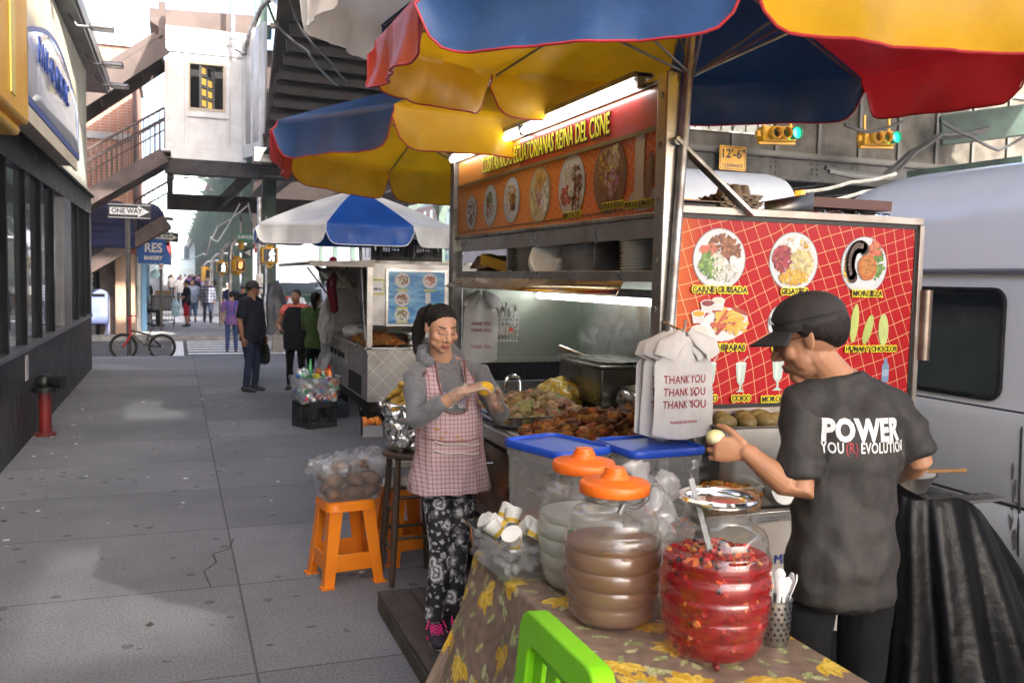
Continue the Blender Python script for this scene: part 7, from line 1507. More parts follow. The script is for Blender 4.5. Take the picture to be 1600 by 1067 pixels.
# ================================================================ PEOPLE
SKIN = mat('skin', attr=True, r=.48, sss=.12, bump=.05, bs=180, spec=.4)
HAIR = mat('black_hair', (.008, .006, .005), .58, spec=.22, c2=(.014, .010, .008), ns=30, stretch=(6, 6, 1), bump=.35, bs=120, aniso_bump=(3, 3, .35))
GHAIR = mat('grey_hair', (.30, .29, .28), .6, c2=(.2, .2, .2), ns=40, bump=.4, bs=80)
def cloth(name, c=(.5, .5, .5), r=.85, tr=0.0, bump=.25): return mat('cloth_'+name, c, r, c2=tuple(q*.72 for q in c), ns=9, bump=bump, bs=26, spec=.15)
def unit(v): return V3(v).normalized()
def az(a): return V3((math.sin(R_(a)), math.cos(R_(a)), 0))
UPV = V3((0, 0, 1))
def pose(loc, a, h, sh=.115, hipw=.055, **k):
    """joint positions of a standing adult facing azimuth a"""
    o = V3(loc); f = az(a); r = V3((f.y, -f.x, 0)); P = lambda x, y, z: o+r*(x*h)+f*(y*h)+UPV*(z*h)
    J = dict(o=o, f=f, r=r, h=h, pel=P(0, 0, .53), waist=P(0, .005, .61), chest=P(0, 0, .72), neck=P(0, -.005, .835), head=P(0, .012, .925), hf=f.copy(), hu=UPV.copy())
    for s, n in ((1, 'R'), (-1, 'L')):
        J['sh'+n] = P(s*sh, -.005, .805); J['el'+n] = P(s*(sh+.035), -.01, .63); J['wr'+n] = P(s*(sh+.03), .03, .485); J['hip'+n] = P(s*hipw, 0, .515)
        J['kn'+n] = P(s*(hipw+.005), .012, .285); J['an'+n] = P(s*(hipw+.012), -.012, .045); J['ft'+n] = f*1.0
        J['hd'+n] = None
    for kk, v in k.items(): J[kk] = V3(v)
    return J
def hand(mb, wr, d, n, s, k=1.0, curl=.5, spread=.0, thumb=.6, holdc=None):
    """palm, four fingers of different length and a thumb; d fingers' way, n palm normal, s thumb's way"""
    d = unit(d); s = V3(s); s = unit(s-d*s.dot(d)); n = unit(d.cross(s)) if V3(n).dot(d.cross(s)) > 0 else -unit(d.cross(s))
    wr = V3(wr); k2 = .95*k; kc = wr+d*.085*k2
    mb.tube([wr-d*.02*k2, wr+d*.02*k2, wr+d*.055*k2, kc], [(.024*k2, .019*k2), (.031*k2, .016*k2), (.040*k2, .015*k2), (.040*k2, .013*k2)], 14, side=s, rnd=True)
    cl = curl if isinstance(curl, (list, tuple)) else [curl]*4
    for i, (L, x) in enumerate(((.070, .0315), (.080, .0105), (.075, -.0105), (.060, -.0315))):
        p = kc+s*x*k2-d*.006*k2; pts = [p]; a = 0; r0 = .0079*k2
        for q, (seg, ca) in enumerate(((.46, .5), (.30, 1.0), (.24, .7))):
            a += cl[i]*ca; dd = d*math.cos(a)+n*math.sin(a)+s*(spread*x*8); pts.append(pts[-1]+dd*L*seg*k2)
        mb.tube(pts, [r0*1.05, r0, r0*.92, r0*.8], 10, rnd=True)
    b0 = wr+d*.025*k2+s*.026*k2; t1 = b0+(s*.75+d*.6+n*.35*thumb).normalized()*.035*k2; t2 = t1+(s*.35+d*.8+n*.55*thumb).normalized()*.03*k2; t3 = t2+(s*.05+d*.9+n*.6*thumb).normalized()*.022*k2
    mb.tube([b0-d*.01, t1, t2, t3], [.014*k2, .0115*k2, .010*k2, .0085*k2], 10, rnd=True)
def head_frame(J):
    hf = unit(J['hf']); hu = J['hu']-hf*J['hu'].dot(hf); hu.normalize(); r = hf.cross(hu); k = J.get('hk', .130*J['h']/.232)
    return Matrix(((r.x, hf.x, hu.x, J['head'].x), (r.y, hf.y, hu.y, J['head'].y), (r.z, hf.z, hu.z, J['head'].z), (0, 0, 0, 1))) @ Matrix.Scale(k, 4)
def head_shapes(mb, M, male=True, detail=True):
    m = MB(M); w_ = 1.0 if male else 1.05; fw = 1.0 if male else 1.1
    m.ball((0, -.014, .030), (.074*w_, .094, .088), 24, 16); m.ball((0, .030, -.015), (.062*fw, .062, .080), 20, 14)
    m.ball((0, .034, -.064), (.050*fw, .052, .044), 18, 12); m.ball((0, .068 if male else .060, -.096 if male else -.094), (.024, .020, .020), 12, 8)
    for s in (-1, 1):
        m.ball((s*.042*fw, .056, -.024), (.024*fw, .024, .024), 12, 8); m.ball((s*.033, .069, .004), (.017, .014, .012), 12, 8)
        m.tube([(s*.010, .086, .021), (s*.030, .083, .026), (s*.052, .066, .020)], [.009, .010, .008] if male else [.006, .0065, .005], 8, rnd=True)
        m.ball((s*.0125, .096, -.036), (.0095, .011, .008), 10, 8)
        m.ball((s*.046*fw, .034, -.052), (.014*fw, .026, .03), 10, 8)
        A = Matrix.Rotation(s*.35, 4, 'Z') @ Matrix.Rotation(.12, 4, 'X'); m.ball((s*.074*w_, -.006, -.004), (.006, .017, .030), 12, 8, A); m.ball((s*.077*w_, -.012, .004), (.005, .012, .020), 10, 8, A)
    m.tube([(0, .086, .022), (0, .098, -.008), (0, .110, -.028)], [.0085, .0105, .0135], 10, rnd=True)
    m.tube([(-.021, .082, -.064), (-.008, .094, -.059), (0, .093, -.061), (.008, .094, -.059), (.021, .082, -.064)], [.004, .007, .006, .007, .004], 8, rnd=True)
    m.tube([(-.018, .082, -.069), (0, .092, -.074), (.018, .082, -.069)], [.004, .0085, .004], 8, rnd=True)
    mb.add(m.v, m.f)
def face_cols(v, M, skin, eyes='open', lips=(.40, .15, .12), brow=(.05, .03, .022), beard=0.0):
    Mi = np.array(M.inverted()); q = v @ Mi[:3, :3].T+Mi[:3, 3]; c = np.tile(np.array(skin), (len(v), 1)); x, y, z = q[:, 0], q[:, 1], q[:, 2]; front = (y > .035) & (np.abs(x) < .09) & (z > -.14) & (z < .15)
    c *= (1+.06*np.sin(v[:, 0]*37+2*np.sin(v[:, 2]*29)))[:, None]
    ck = np.exp(-((np.abs(x)-.040)/.02)**2-((z+.030)/.018)**2)*front; c *= 1+ck[:, None]*np.array((.06, -.05, -.07))
    ax_ = np.abs(x)
    lp = front & (y > .07) & (((ax_)/.024)**2+((z+.0665)/.0115)**2 < 1); c[lp] = lips
    ml = front & (y > .07) & (ax_ < .022) & (np.abs(z+.0665-.05*ax_*0) < .0018); c[ml] = np.array(lips)*.35
    br = front & (np.abs(z-.031+.16*(ax_-.03)*(ax_-.03)/.03) < .0028) & (ax_ > .014) & (ax_ < .050); c[br] = brow
    if eyes == 'open':
        e = front & (((ax_-.033)/.0145)**2+((z-.005)/.0062)**2 < 1); c[e] = (.55, .53, .5); ii = e & (((ax_-.033)/.0062)**2+((z-.005)/.0066)**2 < 1); c[ii] = (.015, .01, .008)
        ln = front & (((ax_-.033)/.017)**2+((z-.006)/.0085)**2 < 1) & ~e; c[ln] = np.array(skin)*.5
        l2 = front & (np.abs(z-.0115+5*(ax_-.033)**2*3) < .0018) & (np.abs(ax_-.033) < .016); c[l2] = (.02, .015, .012)
    else:
        l2 = front & (np.abs(z+.0045-14*(ax_-.033)**2) < .0024) & (np.abs(ax_-.033) < .0165); c[l2] = (.02, .014, .012)
        ld = front & (((ax_-.033)/.017)**2+((z-.006)/.009)**2 < 1) & ~l2; c[ld] *= np.array((.82, .76, .74))
    if beard: bd = (y > .0) & (z < -.045) & (z > -.12) & ~lp & (np.abs(x) < .08); c[bd] *= 1-beard
    return c
def hairball(J, t, style, m=HAIR, cut=None):
    """scalp hair: a closed shell that dives under the skin at the hairline"""
    M = head_frame(J); nu, nv = 64, 40
    def fn(u, v):
        a = 2*math.pi*u; p = math.pi*v; d = V3((math.sin(p)*math.sin(a), math.sin(p)*math.cos(a), math.cos(p)))
        base = V3((d.x*.076, d.y*.096-.014, d.z*.090+.030))
        aa = abs(a if a < math.pi else a-2*math.pi); K = ((0, .074), (.45, .070), (.85, .050), (1.15, .020), (1.35, -.012), (1.6, -.018), (1.9, -.03), (2.3, -.05), (3.2, -.062 if style == 'short' else -.055)); hl = K[-1][1]
        for (a0, h0), (a1, h1) in zip(K, K[1:]):
            if a0 <= aa <= a1: hl = lerp(h0, h1, (aa-a0)/(a1-a0)); break
        hl += .0015*math.sin(a*13); t_ = sst(-.010, .030, base.z-hl); off = -.012+t_*(.019 if style == 'short' else .018); off += .0012*math.sin(a*46)*t_
        return M @ (base+d*off)
    b = MB(); b.sheet(fn, nu, nv); o = b.build('hair', m, t, sharp=80)
    if style == 'bun': q = MB(M); q.ball((0, -.115, .03), (.03, .028, .03), 16, 12); q.build('hair_bun', m, o)
    if style == 'ponytail':
        mb = MB(M); mb.tube([(0, -.085, .055), (.012, -.128, .068), (.035, -.145, .02), (.05, -.140, -.06), (.055, -.125, -.13), (.05, -.11, -.185)], [(.022, .022), (.03, .028), (.042, .036), (.045, .034), (.036, .026), (.012, .01)], 16, rnd=True)
        v, f, n_ = fuse(mb, .006, 2); v = crumple(v, n_, .012, 42, (1, 1, .25), 3); vmesh('ponytail', v, f, m, o)
    if style == 'long':
        mb = MB(M); mb.tube([(0, -.09, .03), (0, -.105, -.05), (0, -.095, -.14), (0, -.085, -.19)], [(.07, .03), (.07, .03), (.06, .028), (.04, .015)], 16, side=(1, 0, 0), rnd=True); v, f, n_ = fuse(mb, .008, 2); v = crumple(v, n_, .012, 40, (1, 1, .2), 3); vmesh('long_hair', v, f, m, o)
    return o
def cap(J, t, m, brim_m=None, logo=None, yaw=0.0):
    M = head_frame(J) @ Matrix.Rotation(yaw, 4, 'Z')
    def dome(u, v): a = 2*math.pi*u; p = math.pi*.5*v; return M @ V3((.083*math.sin(p)*math.sin(a)*(1+.02*math.cos(a*6)*math.sin(p)), .104*math.sin(p)*math.cos(a)-.012, .050+.080*math.cos(p)+(.012*math.cos(a) if v > .9 else 0)*0+.008*max(0, math.cos(a))*math.sin(p)))
    b = MB(); b.sheet(dome, 48, 12); b.sheet(lambda u, v: dome(u, 1)+(M.to_3x3() @ V3((0, 0, -.026)))*v, 48, 2); o = b.build('cap', m, t, sharp=70, solid=.003)
    def brim(u, v): s = 2*u-1; a = s*1.15; r_ = .100+v*.075*math.cos(s*1.25); return M @ V3((.083*math.sin(a)*(1+v*.15), .104*math.cos(a)-.012+v*.078*math.cos(s*1.3), .026+.008-v*.022-.030*s*s*(.5+v*.5)+.012))
    b = MB(); b.sheet(brim, 24, 8); b.build('brim', brim_m or m, o, solid=.004, sharp=80); b = MB(M); b.ball((0, -.012, .132), (.008, .008, .005), 10, 6)
    for k in range(6): b.tube([M.inverted() @ dome(k/6, i/8*.98) for i in range(1, 9)], .0012, 4)
    b.build('seams', m, o); return o
def body(t, J, skin=(.34, .17, .10), vox=.008, male=True, eyes='open', wid=1.0, hands=True, bare_legs=False, extra=None, beard=0.0, lips=None, curl=.45, fingers=True):
    mb = MB(); h = J['h']; k = h/1.7; M = head_frame(J); head_shapes(mb, M, male)
    nb = J['neck']; hc = J['head']; hu = unit(J['hu']); hf = unit(J['hf'])
    mb.tube([nb-UPV*.06*k, nb, hc-hu*.05*k-hf*.012*k, hc+hu*.0*k], [.066*k*wid, .057*k*wid, .052*k*wid, .05*k], 16, rnd=True)
    r = J['r']; mb.tube([J['hipL'].lerp(J['hipR'], .5), J['waist'], J['chest'], nb-UPV*.03*k], [(.13*k*wid, .09*k*wid), (.115*k*wid, .085*k*wid), (.14*k*wid, .095*k*wid), (.07*k, .06*k)], 18, side=r, rnd=True)
    for n, s in (('R', 1), ('L', -1)):
        mb.tube([nb-UPV*.015*k+r*s*.04*k, J['sh'+n]-UPV*.005*k], [.05*k, .052*k*wid], 12, rnd=True)
        e, w_ = J['el'+n], J['wr'+n]; mb.tube([J['sh'+n], J['sh'+n].lerp(e, .35), e, e.lerp(w_, .25), e.lerp(w_, .7), w_], [.050*k*wid, .046*k*wid, .038*k*wid, .040*k*wid, .031*k*wid, .0245*k], 14, rnd=True)
        d = J.get('hd'+n); d = unit(d) if d is not None else unit(w_-e); pn = J.get('pn'+n); pn = V3(pn) if pn is not None else -r*s*1.0; th = J.get('th'+n); th = V3(th) if th is not None else J['f']
        hand(mb, w_, d, pn, th, k*1.0, J.get('curl'+n, curl), J.get('spread'+n, .35), J.get('thumb'+n, .6))
        mb.tube([J['hip'+n], J['kn'+n], J['kn'+n].lerp(J['an'+n], .35), J['an'+n]], [.075*k*wid, .052*k, .052*k, .036*k], 14, rnd=True); a = J['an'+n]; ff = unit(J['ft'+n])
        mb.tube([a-ff*.03*k-UPV*.03*k, a+ff*.07*k-UPV*.045*k, a+ff*.13*k-UPV*.055*k], [(.03*k, .03*k), (.038*k, .025*k), (.036*k, .016*k)], 12, side=ff.cross(UPV), rnd=True)
    if extra: extra(mb)
    v, f, n_ = fuse(mb, vox, 3 if vox < .005 else 2, .5); c = face_cols(v, M, skin, eyes, lips or tuple(np.array(skin)*np.array((1.15, .78, .8))), beard=beard)
    return vmesh('body', v, f, SKIN, t, c)
def rings(J, zs):
    """torso rings: (height fraction, half width, half depth, forward shift), leaning with the spine"""
    h = J['h']; pts = []; rr = []; o = J['o']; sp = [J['pel'], J['waist'], J['chest'], J['neck']]; fr_ = [.53, .61, .72, .835]
    for z, a, b, s in zs:
        if z <= fr_[0]: c = J['pel']+UPV*((z-.53)*h)
        else:
            for i in range(3):
                if z <= fr_[i+1] or i == 2: c = sp[i].lerp(sp[i+1], (z-fr_[i])/(fr_[i+1]-fr_[i])); break
        pts.append(c+J['f']*(s*h)); rr.append((a*h, b*h))
    return pts, rr
def top(t, J, m, sleeve=.45, hem=.47, wid=1.0, belly=0.0, vox=.010, name='shirt', wr_=.010, loose=1.0, seed=1, collar=True, fem=False, aniso=(1, 1, .6)):
    mb = MB(); h = J['h']; k = h/1.7; W = wid; r = J['r']
    zs = [(hem, .098*W, .074*W+belly*.5, belly*.3), (.54, .100*W, .077*W+belly*.8, belly*.5), (.61, (.090 if not fem else .082)*W, .072*W+belly, belly*.6), (.70, .100*W, .074*W+belly*.4, belly*.3), (.765, .104*W, .068*W, 0), (.80, .098*W, .052*W, -.004), (.825, .066*W, .040, -.006), (.842, .044, .037, -.006)]
    if not collar: zs = zs[:-1]
    p, q = rings(J, zs); mb.tube(p, [(a*1.0, b) for a, b in q], 28, side=r)
    for n in ('R', 'L'):
        s_, e, w_ = J['sh'+n], J['el'+n], J['wr'+n]
        if sleeve <= 0: mb.ball(s_+(J['chest']-s_)*.1, .058*k*W, 12, 8); continue
        path = [s_.lerp(J['neck'], .72)-UPV*.012*k, s_.lerp(J['neck'], .35)-UPV*.003*k, s_]; rad = [.054*k*W, .061*k*W, .064*k*W]
        if sleeve <= 1: path += [s_.lerp(e, .5*sleeve), s_.lerp(e, sleeve)]; rad += [.060*k*W*loose, (.060*loose if sleeve < .9 else .050)*k*W]
        else: path += [s_.lerp(e, .5), e, e.lerp(w_, min(1, sleeve-1)*.5), e.lerp(w_, min(1, sleeve-1))]; rad += [.057*k*W, .050*k*W, .046*k*W, .038*k*W]
        mb.tube(path, rad, 16); 
    v, f, n_ = fuse(mb, vox, 4, .5); v = crumple(v, n_, wr_, 9, aniso, seed, ridge=True); v = crumple(v, n_, wr_*.5, 21, aniso, seed+3)
    return vmesh(name, v, f, m, t)
def trousers(t, J, m, length=1.0, wid=1.0, vox=.010, slim=1.0, top_z=.56, name='trousers', wr_=.008, seed=2):
    mb = MB(); h = J['h']; k = h/1.7; p, q = rings(J, [(.475, .094*wid, .074*wid, 0), (.53, .096*wid, .074*wid, 0), (top_z, .088*wid, .068*wid, 0)]); mb.tube(p, q, 24, side=J['r'])
    for n in ('R', 'L'):
        H, K, A = J['hip'+n]-UPV*.01*k, J['kn'+n], J['an'+n]+UPV*.01*k; P = [H, H.lerp(K, .5), K, K.lerp(A, .4), A]; Rr = [.088*wid*k, .080*wid*k*slim, .062*k*slim, .060*k*slim, .052*k*slim]
        L = len(P)
        if length < 1: c = length*2; P = [H, H.lerp(K, .5), H.lerp(K, c) if c <= 1 else K.lerp(A, c-1)]; Rr = [.088*wid*k, .084*wid*k, .078*k]
        mb.tube(P, Rr, 16, rnd=False)
    v, f, n_ = fuse(mb, vox, 4, .5); v = crumple(v, n_, wr_, 10, (1, 1, .5), seed, ridge=True); return vmesh(name, v, f, m, t)
def shoes(t, J, m, sole=None, k2=1.0):
    k = J['h']/1.7*k2; out = []
    for n in ('R', 'L'):
        a = J['an'+n]; f = unit(J['ft'+n]); g = V3((a.x, a.y, a.z-.045*J['h']+.002)); s = f.cross(UPV); mb = MB()
        mb.tube([g-f*.055*k+UPV*.045*k, g+f*.02*k+UPV*.045*k, g+f*.10*k+UPV*.034*k, g+f*.165*k+UPV*.026*k], [(.036*k, .038*k), (.040*k, .042*k), (.045*k, .030*k), (.036*k, .022*k)], 16, side=s, rnd=True); mb.tube([a+UPV*.02*k, g+UPV*.05*k], [.045*k, .043*k], 14, rnd=True)
        v, f_, n_ = fuse(mb, .006, 3); v[:, 2] = np.maximum(v[:, 2], g.z+.012*k); o = vmesh('shoe', v, f_, m, t); out.append((o, g, f, s))
        b = MB(); po = []
        for i in range(24): q = 2*math.pi*i/24; x = math.cos(q); y = math.sin(q); w__ = (.040 if y > 0 else .036)*(1+.12*y); po.append((w__*x*k, .055*k+.128*k*y))
        b.prism(po, .022*k, Matrix(((s.x, f.x, 0, g.x), (s.y, f.y, 0, g.y), (0, 0, 1, g.z), (0, 0, 0, 1)))); b.build('sole', sole or RUB, o, bevel=.004)
    return out
# ================================================================ SECOND CART (blue menu) AND THINGS ROUND IT
c2 = thing('menu_cart', 'steel food cart with a blue picture menu and raised hatch behind the woman', 'food cart', (2.5, 11, 0))
QST = mat('quilted_steel', (.40, .385, .36), .35, .9, c2=(.3, .28, .26), ns=3, rvar=.1)
QD = grid_mat('diamond_steel', (.40, .385, .36), (.62, .60, .56), (.14, .14), (.006, .006), ('X', 'Z'), rot=.785, r=.4, c_b=(.3, .28, .25), bump=.3)
QD.node_tree.nodes['Principled BSDF'].inputs['Metallic'].default_value = .8
b = MB(); b.bb((1.95, 9.62, .33), (3.15, 12.3, .90)); b.build('body', QST, c2)
b = MB(); b.bb((1.94, 9.60, .34), (3.16, 9.618, .90)); b.build('end_plate', QD, c2)
b = MB(); b.bb((1.90, 9.58, .90), (3.18, 12.35, .93)); b.build('counter', STEEL, c2, bevel=.004)
b = MB(); b.bb((1.93, 9.60, 1.17), (3.15, 9.66, 1.84)); b.bb((3.1, 9.66, .93), (3.15, 12.3, 1.84)); b.bb((1.93, 12.2, .93), (3.15, 12.3, 1.84)); b.bb((2.35, 12.1, .93), (2.4, 12.2, 1.8)); b.build('upper_wall', mat('worn_steel_panel', (.46, .45, .43), .42, .6, c2=(.34, .33, .31), ns=3, rvar=.1), c2)
b = MB(); b.bb((1.93, 9.58, 1.84), (3.2, 12.35, 1.87)); b.build('roof', DSTEEL, c2)
for x, y in ((1.955, 9.61), (1.955, 12.25)): b = MB(); b.bb((x-.03, y-.03, .86 if y < 10 else .3), (x+.03, y+.03, 1.86)); b.build('corner_post', STEEL, c2)
b = MB(); b.bar((1.95, 10.75, 1.86), (1.28, 10.75, 1.815), 2.9, .02); b.bb((1.27, 9.3, 1.80), (1.29, 12.2, 1.835)); b.bb((1.27, 9.29, 1.79), (1.94, 9.31, 1.845)); b.build('hatch', mat('hatch_steel', (.42, .40, .36), .5, .4, c2=(.3, .28, .24), ns=4), c2)
for y in (9.9, 11.9): b = MB(); b.bar((1.94, y, 1.35), (1.6, y, 1.80), .02, .02); b.build('hatch_prop', BLACK, c2)
b = MB(); b.bb((2.2, 9.7, .95), (3.0, 12.1, 1.82)); b.build('dark_inside', DARK, c2) if False else None
b = MB(); b.bb((1.935, 10.9, .62), (1.948, 12.1, .82)); pan = b.build('knob_panel', STEEL, c2)
for k in range(4): b = MB(); b.tube([(1.935, 11.05+k*.28, .72), (1.91, 11.05+k*.28, .72)], .035, 12); b.build('knob', BLACK, pan)
for y0, y1 in ((10.0, 10.75), (10.95, 12.1)): b = MB(); b.bb((1.940, y0, .36), (1.949, y1, .58)); b.build('cupboard', DARK if y0 < 10.5 else DSTEEL, c2)
for x in (2.05, 3.0):
    for y in (10.2, 11.8): cart_wheel(c2, (x, y, .17), .17, .11)
b = MB(); b.bb((2.0, 9.7, .2), (3.1, 12.2, .325)); b.build('chassis', RUB, c2)
BM = mat('blue_menu_print', (.02, .17, .42), .3, c2=(.20, .48, .66), ns=3.5, nd_=3, lo=.42, hi=.62, stretch=(1, 1, 3.5), coat=.4)
b = MB(); b.bb((2.155, 9.585, 1.185), (2.79, 9.598, 1.755)); bm_ = b.build('menu_board', BM, c2)
b = MB()
for a, c in (((2.13, 9.58, 1.16), (2.155, 9.6, 1.78)), ((2.79, 9.58, 1.16), (2.815, 9.6, 1.78)), ((2.155, 9.58, 1.755), (2.79, 9.6, 1.78)), ((2.155, 9.58, 1.16), (2.79, 9.6, 1.185))): b.bb(a, c)
b.build('frame', STEEL, bm_); b = MB(); M9 = Matrix.Translation((0, 9.584, 0)) @ FM((0, 0, 0))
for x, z, r, g in ((2.31, 1.66, .085, 'meat'), (2.62, 1.66, .085, 'tomato'), (2.31, 1.46, .085, 'meat'), (2.31, 1.285, .085, 'green')): plate(b, M9, x, z, r, [(0, 0, .7, .6, 26, .15, g), (.2, .2, .5, .4, 14, .12, 'brown'), (-.3, -.2, .4, .3, 12, .12, 'rice')])
b.col = (.6, .6, .55); b.flat(rrect(2.60, 1.47, .06, .12, .01), M9, .002)
for x, z in ((2.31, 1.555), (2.62, 1.555), (2.31, 1.36), (2.31, 1.205)): b.col = (.6, .55, .05); b.flat(rrect(x, z, .13, .018, .004), M9, .002)
b.build('pictures', INK, bm_)
b = MB(); b.bb((1.96, 9.59, 1.50), (2.11, 9.6, 1.67)); nt_ = b.build('notice', mat('notice_yellow', (.62, .56, .12), .6), c2); b = MB(); b.bb((1.98, 9.586, 1.52), (2.10, 9.589, 1.65)); b.build('notice_sheet', SWH, nt_); text(nt_, 'MENU', .035, FM((2.04, 9.584, 1.56)), BLK, .0005, .001)
kind(pile('meat_heap', 'heap of orange brown fried meat on the counter of the blue menu cart', 'meat', 2.15, 10.1, .95, .22, .45, .12, [(.34, .13, .03), (.42, .18, .04), (.25, .09, .02)], 260, .03, 19), 'stuff')
tray('food_tray', 'steel tray of wrapped food at the front of the blue menu cart', (2.65, 9.85, .935), .5, .35, .13)
t = thing('plastic_bundle', 'white plastic wrapped bread on the counter of the blue menu cart', 'bundle', (2.1, 11.2, .95)); mb_ = MB(); mb_.ball((2.12, 11.2, 1.0), (.15, .4, .09), 20, 12); v, f, n_ = fuse(mb_, .02, 2); v = crumple(v, n_, .05, 9, ridge=True); vmesh('bundle', v, f, WHITEP, t)
for k, (px, py, Y, lb, a) in enumerate(((508, 428, 10.6, 'heat lamp with its silver shade turned sideways beside the red cloth', -.9), (541, 442, 10.0, 'heat lamp with its silver shade facing down over the fried meat', .0))):
    p = yp(px, py, Y); t = thing('heat_lamp', lb, 'lamp', p, 0, 'clip on heat lamps'); A = Matrix.Translation(p) @ Matrix.Rotation(a, 4, 'Y')
    b = MB(A); b.open_lathe([(.025, .08), (.04, .06), (.09, .0), (.105, -.045), (.108, -.05)], (0, 0, 0), 24); b.build('lamp_shade', mat('lamp_alu', (.6, .55, .45), .3, .9), t, solid=.003)
    b = MB(A); b.tube([(0, 0, .07), (0, 0, .13), (.01, 0, .2)], [.028, .02, .012], 10); b.build('socket', BLACK, t); b = MB(A); b.ball((0, 0, .0), .035, 12, 8); b.build('bulb', mat('dull_bulb', (.7, .6, .45), .2), t)
t = thing('red_cloth', 'red cloth hanging beside the heat lamp on the blue menu cart', 'cloth', (1.9, 11.5, 1.4)); p = yp(518, 420, 11.2); b = MB(); b.tube([p+V3((.02, 0, .12)), p, p+V3((0, 0, -.25)), p+V3((.04, 0, -.5))], [(.03, .05), (.08, .07), (.06, .06), (.05, .05)], 12, rnd=True); b.build('cloth', cloth('red', (.35, .02, .04)), t)
for k, (px, py, zz) in enumerate(((510, 500, 'upper white plastic bag hanging off the corner of the blue menu cart'), (508, 560, 'lower full white plastic bag hanging off the corner of the blue menu cart'))):
    p = yp(px, py, 11.9+.1*k); t = thing('plastic_bag', zz, 'plastic bag', p); mb_ = MB(); mb_.tube([p+V3((0, 0, .28)), p+V3((0, 0, .1)), p-V3((0, 0, .12)), p-V3((0, 0, .25))], [.03, .07, .10, .07], 14, rnd=True); v, f, n_ = fuse(mb_, .012, 2); v = crumple(v, n_, .05, 12, (1, 1, .4), 4+k, ridge=True); vmesh('bag', v, f, WHITEP if k == 0 else thin('milky_film'), t)
# milk crates
CRATE = mat('black_crate', (.014, .014, .015), .5)
def crate(label, loc, rz, w_=.36, h=.285):
    t = thing('milk_crate', label, 'crate', loc, rz, 'black milk crates'); q = w_/2; th = .012; b = MB()
    for s in (-1, 1):
        for axis in (0, 1):
            def pt(u, z, o): return (u, s*(q-o), z) if axis == 0 else (s*(q-o), u, z)
            def bx(u0, u1, z0, z1): b.bb(pt(u0, z0, 0), pt(u1, z1, th))
            bx(-q, q, 0, .05); bx(-q, q, h-.055, h); bx(-q, -q+.035, .05, h-.055); bx(q-.035, q, .05, h-.055)
            L = w_-.07; n = 9
            for k in range(1, n): u = -q+.035+L*k/n; bx(u-.004, u+.004, .05, h-.055) if abs(k-n/2) > 1.2 else None
            for k in range(1, 6): z = .05+(h-.105)*k/6; bx(-q+.035, -.055, z-.004, z+.004); bx(.055, q-.035, z-.004, z+.004)
            bx(-.06, -.05, .05, h-.055); bx(.05, .06, .05, h-.055); bx(-.05, .05, .05, .11)
    b.bb((-q+th, -q+th, 0.004), (q-th, q-th, .012)); b.build('crate', CRATE, t, world=False); return t
crate('black milk crate on the pavement under the clear bin of cans', (1.455, 10.16, 0), R_(24))
crate('left black milk crate on the roof of the blue menu cart', (2.24, 9.86, 1.872), R_(3), .36, .24); crate('right black milk crate on the roof of the blue menu cart', (2.61, 9.86, 1.872), R_(-3), .36, .24)
b_ = thing('step_box', 'low dark box on the pavement against the blue menu cart', 'box', (1.85, 10.9, 0)); b = MB(); b.bb((1.66, 10.7, 0), (1.95, 11.2, .16)); b.build('box', mat('navy_box', (.02, .025, .04), .6), b_, bevel=.01)
bn = thing('can_bin', 'clear plastic bin heaped with cans and bottles on a black crate', 'bin', (1.455, 10.16, .287), R_(10))
b = MB(); b.open_lathe([(.0, .004), (.42, .004), (.44, .015), (.51, .275), (.535, .28), (.53, .268)], (0, 0, 0), 48, .50, .40, 8); b.build('bin', thin('bin_plastic', cloud=.36, rough=.2, ccol=(.72, .73, .76), c2=.08), bn, world=False)
Mbn = Matrix.Translation((1.455, 10.16, .287)) @ Matrix.Rotation(R_(10), 4, 'Z'); rg = random.Random(31); ccs = dict(red=(.5, .03, .03), silver=(.6, .6, .62), orange=(.7, .2, .03), blue=(.05, .2, .5), green=(.05, .3, .12), white=(.7, .7, .7), yellow=(.62, .6, .05), purple=(.25, .08, .25))
protos = {}
for nm_, c in ccs.items():
    t = thing('drink_can', '%s drink can in the clear bin by the blue menu cart' % nm_, 'can', (0, 0, 0), 0, '%s drink cans' % nm_); b = MB(); b.lathe([(.001, -.058), (.025, -.058), (.032, -.048), (.032, .045), (.027, .056), (.001, .054)], (0, 0, 0), 16); b.build('can', mat('can_'+nm_, c, .3, .4, c2=(.6, .6, .6), ns=12, lo=.55, hi=.6), t, world=False, sharp=45); protos[nm_] = t
seen = set()
for k in range(84):
    nm_ = rg.choice(list(ccs)); s = .0+.9*(k % 7)/6
    z = .045+.26*(k//12)/6+rg.uniform(-.01, .02); u, v = rg.uniform(-.2, .2), rg.uniform(-.15, .15)
    if k < 60: 
        if rg.random() < .7: u = rg.choice((-1, 1))*rg.uniform(.14, .19) if rg.random() < .4 else u; v = -rg.uniform(.10, .15)
    else: z = .27+rg.uniform(0, .05)
    o = protos[nm_] if nm_ not in seen else dup(protos[nm_]); seen.add(nm_); o.location = Mbn @ V3((u, v, z)); o.rotation_euler = (rg.uniform(0, 3), rg.uniform(0, 3), rg.uniform(0, 3))
t = thing('soda_bottle', 'green soda bottle sticking up from the clear bin', 'bottle', (1.4, 10.2, .5)); b = MB(); b.lathe([(.001, 0), (.035, 0), (.035, .13), (.014, .22), (.013, .25), (.001, .25)], (1.42, 10.25, .50), 16); b.build('bottle', mat('green_bottle', (.02, .3, .08), .2, coat=.5), t)
